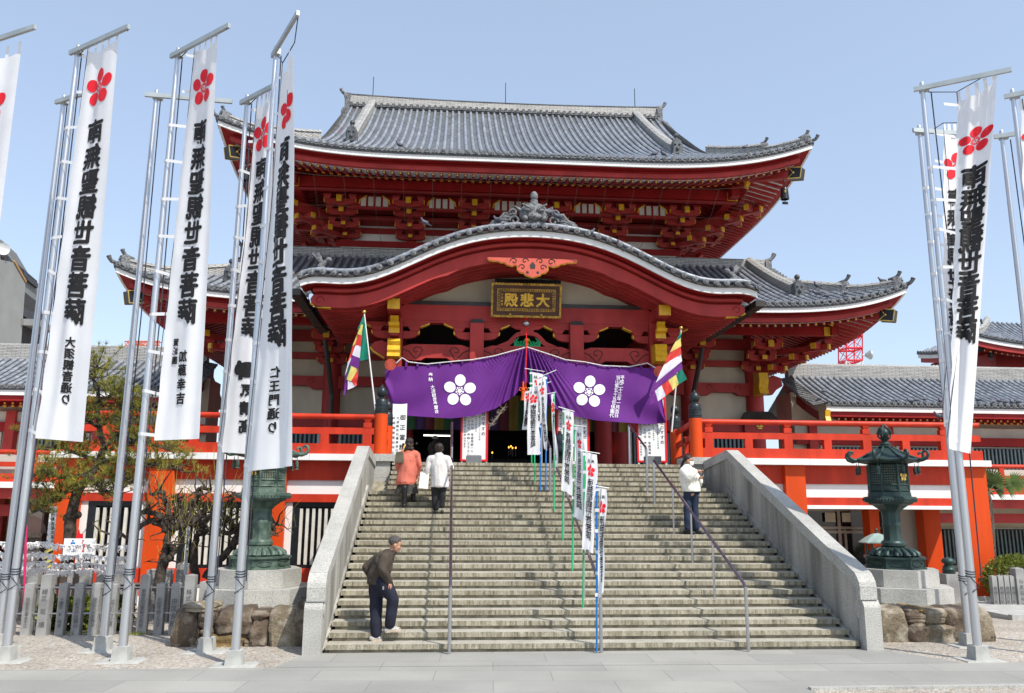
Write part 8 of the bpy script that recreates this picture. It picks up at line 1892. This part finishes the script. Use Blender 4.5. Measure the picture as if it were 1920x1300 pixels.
c = MB(); A = J(745, 868, -0.1); B_ = J(757, 848, -0.1); c.frus(((A.x + B_.x) / 2 - 0.02, Y - 0.12), (0.10, 0.06), (0.075, 0.04), A.z, B_.z); part("pouch", c, mat("olive_bag", (0.10, 0.09, 0.06), 0.6, 0.2, 8), bg_)
c = MB(); c.tube([B_ + Vector((-0.03, -0.02, 0)), J(757, 840, -0.14), J(760, 834, -0.1)], 0.018, 6); part("strap", c, mat("yellow_strap", (0.75, 0.40, 0.12), 0.6), bg_)

# 3. woman in white coat
Y = 17.45
p = person("woman in a knee-length white coat and black trousers holding the left rail, seen from behind", (at(822, 955, Y)[0], Y, stepz(16))); hd = J(824, 842)
body = MB(); tf = head(body, hd, (0.12, 0.98, 0.0), (0, 0, 1), 0.95); limb(body, [J(823.5, 850), J(823, 858)], [0.048, 0.06]); limb(body, [J(823, 860), J(823, 885), J(823, 908)], [0.09, 0.12, 0.12])
rS, rE, rW = J(839, 861), J(845, 878, 0.0), J(847, 869, 0.25); lS, lE, lW = J(807, 861), J(801, 880, 0.0), J(800, 894, 0.02); rW = Vector((-2.26, Y + 0.18, at(847, 874, Y)[2]))
for a in ((rS, rE, rW), (lS, lE, lW)): limb(body, a, [0.045, 0.036, 0.028])
hand(body, rW, (0.1, 1, -0.1), (-0.3, 0, 1), 0.8); hand(body, lW, (0.0, 0.1, -1), (1, 0, 0), 1.0)
lA1, lA2 = J(817, 952, 0.0), J(828, 948, 0.05)
for a in ((J(817, 905), J(816, 930), lA1), (J(829, 905), J(828, 928), lA2)): limb(body, a, [0.08, 0.05, 0.04])
part("body", remesh(body, 0.007, 2), SKIN, p, 180); face_bits(p, tf)
part("hair", hairshell(tf, 0.035, (0.094, 0.105, 0.100), -0.02, 0.06, -0.105, 8), HAIRB, p, 180)
c = MB(); limb(c, [J(823, 858), J(823, 872), J(824, 892), J(825, 912)], [0.12, 0.17, 0.18, 0.20]); limb(c, [J(811, 862), J(836, 862)], [0.10, 0.10]); limb(c, [rS, rE, rW - Vector((0, 0.05, 0))], [0.078, 0.07, 0.052]); limb(c, [lS, lE, lW], [0.078, 0.068, 0.052])
c = remesh(c, 0.012, 3); zb_ = at(824, 914, Y)[2]; c.v = [(x, y, max(z, zb_)) for x, y, z in c.v]; part("coat", folds(c, 0.006, 9, 16), OFFC, p, 180)
c = MB(); limb(c, [J(817, 905), J(816, 930), lA1], [0.115, 0.082, 0.072]); limb(c, [J(829, 905), J(828, 928), lA2], [0.115, 0.082, 0.07]); part("trousers", folds(remesh(c, 0.011, 2), 0.004, 3), BLKT, p, 180)
for (a, z_, dy) in ((817, stepz(16), -0.02), (829, stepz(16), 0.03)):
    c = MB(); x_ = at(a, 955, Y + dy)[0]; shoe(c, (x_, Y + dy - 0.09, z_), (x_ + 0.01, Y + dy + 0.15, z_), 0.042, 0.085); part("shoe", remesh(c, 0.008, 2), BOOT, p, 180)
sb = thing("shopping_bag", "white paper shopping bag in the left hand of the woman in the white coat", "bag", tuple(J(794, 915)))
c = MB(); A, B_ = J(785, 915), J(803, 888); c.hexa([(A.x, Y - 0.05, A.z), (B_.x, Y - 0.05, A.z - 0.02), (B_.x, Y + 0.06, A.z - 0.02), (A.x, Y + 0.06, A.z)], [(A.x + 0.03, Y - 0.03, B_.z + 0.02), (B_.x + 0.02, Y - 0.03, B_.z), (B_.x + 0.02, Y + 0.03, B_.z), (A.x + 0.03, Y + 0.03, B_.z + 0.02)]); part("paper_body", c, SIGNW, sb)
c = MB()
for dy in (-0.02, 0.02): c.tube([(A.x + 0.07, Y + dy, B_.z), (A.x + 0.10, Y + dy, B_.z + 0.11), (lW.x, Y + dy * 0.5, B_.z + 0.10), (B_.x - 0.03, Y + dy, B_.z)], 0.006, 5)
part("handles", c, ROPEW, sb)

# 4. masked woman pointing
Y = 16.45
p = person("woman in cream jacket, jeans and white face mask, pointing from the right flight", (at(1296, 1000, Y)[0], Y, stepz(13))); hd = J(1291.5, 864)
body = MB(); tf = head(body, hd, (0.88, -0.40, -0.06), (0, 0, 1), 0.95); limb(body, [J(1288, 873), J(1288, 882)], [0.046, 0.058]); limb(body, [J(1288, 882), J(1290, 905), J(1296, 922)], [0.09, 0.11, 0.11])
rS, rE, rW = J(1281, 884, -0.10), J(1292, 897, -0.22), J(1306, 884, -0.26); lS, lE, lW = J(1297, 884, 0.12), J(1312, 903, 0.05), J(1309, 897, -0.12)
for a in ((rS, rE, rW), (lS, lE, lW)): limb(body, a, [0.044, 0.036, 0.026])
hand(body, rW, (1, -0.05, 0.12), (0, 0.2, 1), 0.4, 1, 0.95, True); hand(body, lW, (0.8, -0.5, 0.1), (0, -0.2, -1), 0.7, -1, 0.95)
a1, a2 = J(1290, 990, 0.0), J(1305, 990, 0.02)
for a in ((J(1289, 920), J(1288, 955), a1), (J(1304, 920), J(1303, 955), a2)): limb(body, a, [0.08, 0.05, 0.04])
part("body", remesh(body, 0.0065, 2), SKIN, p, 180); face_bits(p, tf, True)
def tail(b, tf):
    for k in range(9): b.ball(tf((0.0, -0.10 - 0.010 * k, 0.02 - 0.026 * k)), 0.030 - 0.0016 * abs(k - 3), 8, 6)
part("hair", hairshell(tf, 0.045, (0.082, 0.098, 0.088), -0.02, 0.05, -0.03, 12, tail), HAIRB, p, 180)
c = MB(); c.rows([[tf((0.062 * math.cos(a) * w, 0.035 + (0.072 if abs(math.cos(a)) < 0.9 else 0.05) * math.sin(a) * (1.0 if z > -0.08 else 0.85), z)) for a in [math.pi * k / 12 for k in range(13)]] for z, w in ((-0.012, 1.02), (-0.035, 1.06), (-0.065, 1.0), (-0.098, 0.72))])
c.tube([tf((-0.062, 0.035, -0.03)), tf((-0.078, -0.01, 0.0))], 0.003, 4); c.tube([tf((0.062, 0.035, -0.03)), tf((0.078, -0.01, 0.0))], 0.003, 4); part("face_mask", c, MASKM, p, 60)
c = MB(); limb(c, [J(1288, 880), J(1288, 893), J(1293, 908), J(1297, 920)], [0.115, 0.17, 0.185, 0.19]); limb(c, [rS, rE, rW - Vector((0.03, 0, 0))], [0.088, 0.080, 0.056]); limb(c, [lS, lE, lW - Vector((0.03, 0, 0))], [0.085, 0.075, 0.054]); limb(c, [J(1287, 876), J(1288, 882)], [0.075, 0.095]); c.ball(J(1303, 905, -0.03), (0.11, 0.12, 0.12), 12, 8)
c = remesh(c, 0.011, 3); zb_ = at(1295, 922, Y)[2]; c.v = [(x, y, max(z, zb_)) for x, y, z in c.v]; part("jacket", folds(c, 0.007, 13, 26), CREAM, p, 180)
c = MB(); limb(c, [J(1289, 920), J(1288, 955), a1], [0.088, 0.072, 0.076]); limb(c, [J(1303, 920), J(1303, 955), a2], [0.086, 0.070, 0.074]); limb(c, [J(1290, 920), J(1303, 920)], [0.112, 0.112]); part("jeans", folds(remesh(c, 0.011, 2), 0.004, 14), JEAN, p, 180)
for (a, dx) in ((1290, -0.03), (1306, 0.05)):
    c = MB(); x_ = at(a, 1000, Y)[0]; shoe(c, (x_ - 0.05, Y + 0.05, stepz(13)), (x_ + 0.14, Y - 0.06, stepz(13)), 0.042, 0.08); part("shoe", remesh(c, 0.008, 2), BOOT, p, 180)
ph_ = thing("phone", "small dark green phone held out by the woman with the face mask", "phone", tuple(J(1315, 892, -0.18))); c = MB(); q_ = lW + Vector((0.12, -0.06, 0.03)); c.beam(q_ - Vector((0.05, -0.02, 0)), q_ + Vector((0.07, -0.03, 0.02)), 0.06, 0.012); part("case", c, mat("phone_green", (0.01, 0.09, 0.08), 0.4), ph_)
# 5, 6. figures in the gloom of the hall
def dim_person(label, x, ytop, Y, jm, hm, hat):
    top = Vector(at(x, ytop, Y)); h = top.z - 3.16; s_ = h / 1.60; p = person(label, (top.x, Y, 3.16)); K = lambda a, z, d=0.0: Vector((top.x + a * s_, Y + d * s_, 3.16 + z * s_))
    body = MB(); tf = head(body, K(0, 1.48), (0, 1, 0), (0, 0, 1), 0.95 * s_); limb(body, [K(0, 1.40), K(0, 1.30)], [0.05, 0.06]); limb(body, [K(0, 1.25), K(0, 0.9)], [0.12, 0.12])
    for sg in (-1, 1): limb(body, [K(sg * 0.18, 1.28), K(sg * 0.24, 1.02), K(sg * 0.18, 0.85, 0.12)], [0.045, 0.036, 0.028]); hand(body, K(sg * 0.18, 0.85, 0.12), (0, 0.6, -0.6), (0, 0, 1), 0.4, sg); limb(body, [K(sg * 0.09, 0.85), K(sg * 0.09, 0.45), K(sg * 0.09, 0.06)], [0.085, 0.055, 0.04])
    part("body", remesh(body, 0.010, 2), SKIN, p, 180); face_bits(p, tf)
    part("hair", hairshell(tf, 0.04, (0.086, 0.102, 0.09), -0.02, 0.05, -0.06, 15), HAIRB, p, 180)
    if hat: c = MB(); c.lathe([(0.10, 0.03), (0.103, 0.07), (0.09, 0.115), (0.05, 0.14), (0.01, 0.145)], tuple(Vector(tf((0, -0.01, 0)))), 18); part("cap", c, hm, p, 60)
    c = MB(); limb(c, [K(0, 1.33), K(0, 1.15), K(0, 0.8)], [0.12, 0.18, 0.19]); limb(c, [K(-0.14, 1.28), K(0.14, 1.28)], [0.09, 0.09])
    for sg in (-1, 1): limb(c, [K(sg * 0.18, 1.28), K(sg * 0.24, 1.02), K(sg * 0.18, 0.87, 0.1)], [0.075, 0.068, 0.05])
    part("jacket", folds(remesh(c, 0.013, 3), 0.006, 17), jm, p, 180)
    c = MB()
    for sg in (-1, 1): limb(c, [K(sg * 0.09, 0.82), K(sg * 0.09, 0.45), K(sg * 0.09, 0.06)], [0.11, 0.085, 0.075])
    part("trousers", remesh(c, 0.013, 2), BLKT, p, 180)
    for sg in (-1, 1): c = MB(); shoe(c, K(sg * 0.09, 0.0, -0.08), K(sg * 0.09, 0.0, 0.15)); part("shoe", remesh(c, 0.01, 1), BOOT, p, 180)
dim_person("dim figure in a beige cap and dark jacket inside the left doorway, seen from behind", 816, 820, 27.6, MATS["brown_jacket"], mat("beige_cap", (0.32, 0.28, 0.22), 0.85), True)
dim_person("dim figure in a dark blue jacket on the platform, mostly hidden by the nobori banners", 1049, 808, 22.4, NAVY, None, False)
# ------------------------------------------------------------------ pigeons
PG = mat("pigeon_grey", (0.13, 0.14, 0.17), 0.7, 0.35, 18, col2=(0.045, 0.05, 0.06)); PGN = mat("pigeon_neck", (0.15, 0.10, 0.16), 0.45, 0.3, 20)
def pigeon_mesh():
    b = MB(0); P = [(-0.20, 0, 0.075), (-0.12, 0, 0.095), (-0.05, 0, 0.115), (0.03, 0, 0.145), (0.075, 0, 0.185)]; b.tube([Vector(q) for q in P], [0.022, 0.045, 0.068, 0.062, 0.036], 12)
    b.ball((0.0, 0, 0.125), (0.085, 0.066, 0.064), 12, 8)
    for sg in (-1, 1): b.ball((-0.045, sg * 0.055, 0.125), (0.11, 0.018, 0.045), 10, 6)
    b.add([(-0.17, -0.025, 0.085), (-0.17, 0.025, 0.085), (-0.29, 0.035, 0.045), (-0.29, -0.035, 0.045), (-0.17, -0.025, 0.075), (-0.17, 0.025, 0.075), (-0.29, 0.035, 0.035), (-0.29, -0.035, 0.035)], [(0, 1, 2, 3), (7, 6, 5, 4), (0, 4, 5, 1), (1, 5, 6, 2), (2, 6, 7, 3), (3, 7, 4, 0)])
    b.m = 1; b.tube([(0.055, 0, 0.165), (0.085, 0, 0.205), (0.095, 0, 0.23)], [0.042, 0.032, 0.028], 10); b.ball((0.105, 0, 0.243), (0.033, 0.027, 0.028), 10, 8); b.tube([(0.13, 0, 0.242), (0.158, 0, 0.234)], [0.010, 0.003], 6)
    for sg in (-1, 1): b.tube([(0.0, sg * 0.025, 0.07), (0.005, sg * 0.025, 0.0)], 0.006, 5); b.tube([(0.005, sg * 0.025, 0.004), (0.05, sg * 0.03, 0.004)], 0.005, 4)
    return b
PGM = None
def pigeon(p, yaw, label, s_=1.0):
    global PGM
    if PGM is None:
        o = pigeon_mesh().build("pigeon", [PG, PGN], None, 60); PGM = o
    else: o = PGM.copy(); COL.objects.link(o)
    o.location = tuple(p); o.rotation_euler = (0, 0, yaw); o.scale = (s_, s_, s_); tagp(o, label, "pigeon", "pigeons on the roofs and rails")
birds = [(795, 415 + 8, 22.0, "on the left shoulder of the porch gable, below the crest tile"), (932, 419, 22.2, "on the left scroll of the crest tile"), (1030, 405, 22.2, "on the right wing of the crest tile, inner of two"), (1044, 411, 22.2, "on the right wing of the crest tile, outer of two"), (1108, 443, 22.1, "on the right slope of the porch gable, highest of three"), (1163, 465, 22.1, "on the right slope of the porch gable, middle of three"), (1181, 474, 22.1, "on the right slope of the porch gable, lowest of three"), (719, 501, 22.1, "on the left slope of the porch gable rim, pink neck"), (697, 478, 30.6, "on the grey flashing below the upper storey"),
         (1397, 281, 26.6, "on the corner ridge of the upper roof, right side"), (1229, 294, 25.6, "on the upper eave beside the right end tile"), (1243, 293, 25.6, "on the upper eave closest to the right end tile"), (748, 277, 25.6, "on the upper eave left of the middle"),
         (1531, 541, 26.0, "on the right corner ridge of the lower roof"), (1654, 533, 25.4, "near the tip of the lower roof's right corner ridge"), (1531, 556, 25.4, "below the ridge on the lower roof's right tiles"), (1552, 560, 24.9, "on the lower eave, first after the end tile"), (1586, 556, 24.8, "on the lower eave, between end tile and corner"), (1302, 528, 24.0, "left of three beside the right lion tile"), (1321, 532, 24.0, "middle of three beside the right lion tile"), (1335, 537, 24.0, "right of three beside the right lion tile"), (1760, 787, 20.4, "standing on the red veranda rail at the right"),
         (1681, 756, 30.2, "on the side wing eave, leftmost of the right row"), (1706, 757, 30.1, "on the side wing eave, second of the right row"), (1720, 755, 30.1, "on the side wing eave, third of the right row"), (1735, 753, 30.1, "on the side wing eave, tallest left of the banner"), (1764, 757, 30.1, "on the side wing eave just left of the flagpoles"), (1834, 755, 30.1, "on the side wing eave just right of the banner"), (1863, 759, 30.1, "on the side wing eave, first of the far right group"), (1873, 757, 30.1, "on the side wing eave, second of the far right group"), (1882, 758, 30.1, "on the side wing eave, third of the far right group"), (1898, 759, 30.1, "on the side wing eave, fourth of the far right group"), (1907, 758, 30.1, "on the side wing eave, last of the far right group"), (1546, 738, 30.2, "at the gable corner of the right side wing")]
rs = random.Random(2)
for (x, y, Y_, w) in birds:
    p = Vector(at(x, y, Y_)); p.z += 0.0; pigeon(p, rs.uniform(-0.6, 0.6) + (0 if rs.random() < 0.55 else math.pi), "grey pigeon " + w, rs.uniform(0.8, 0.95))
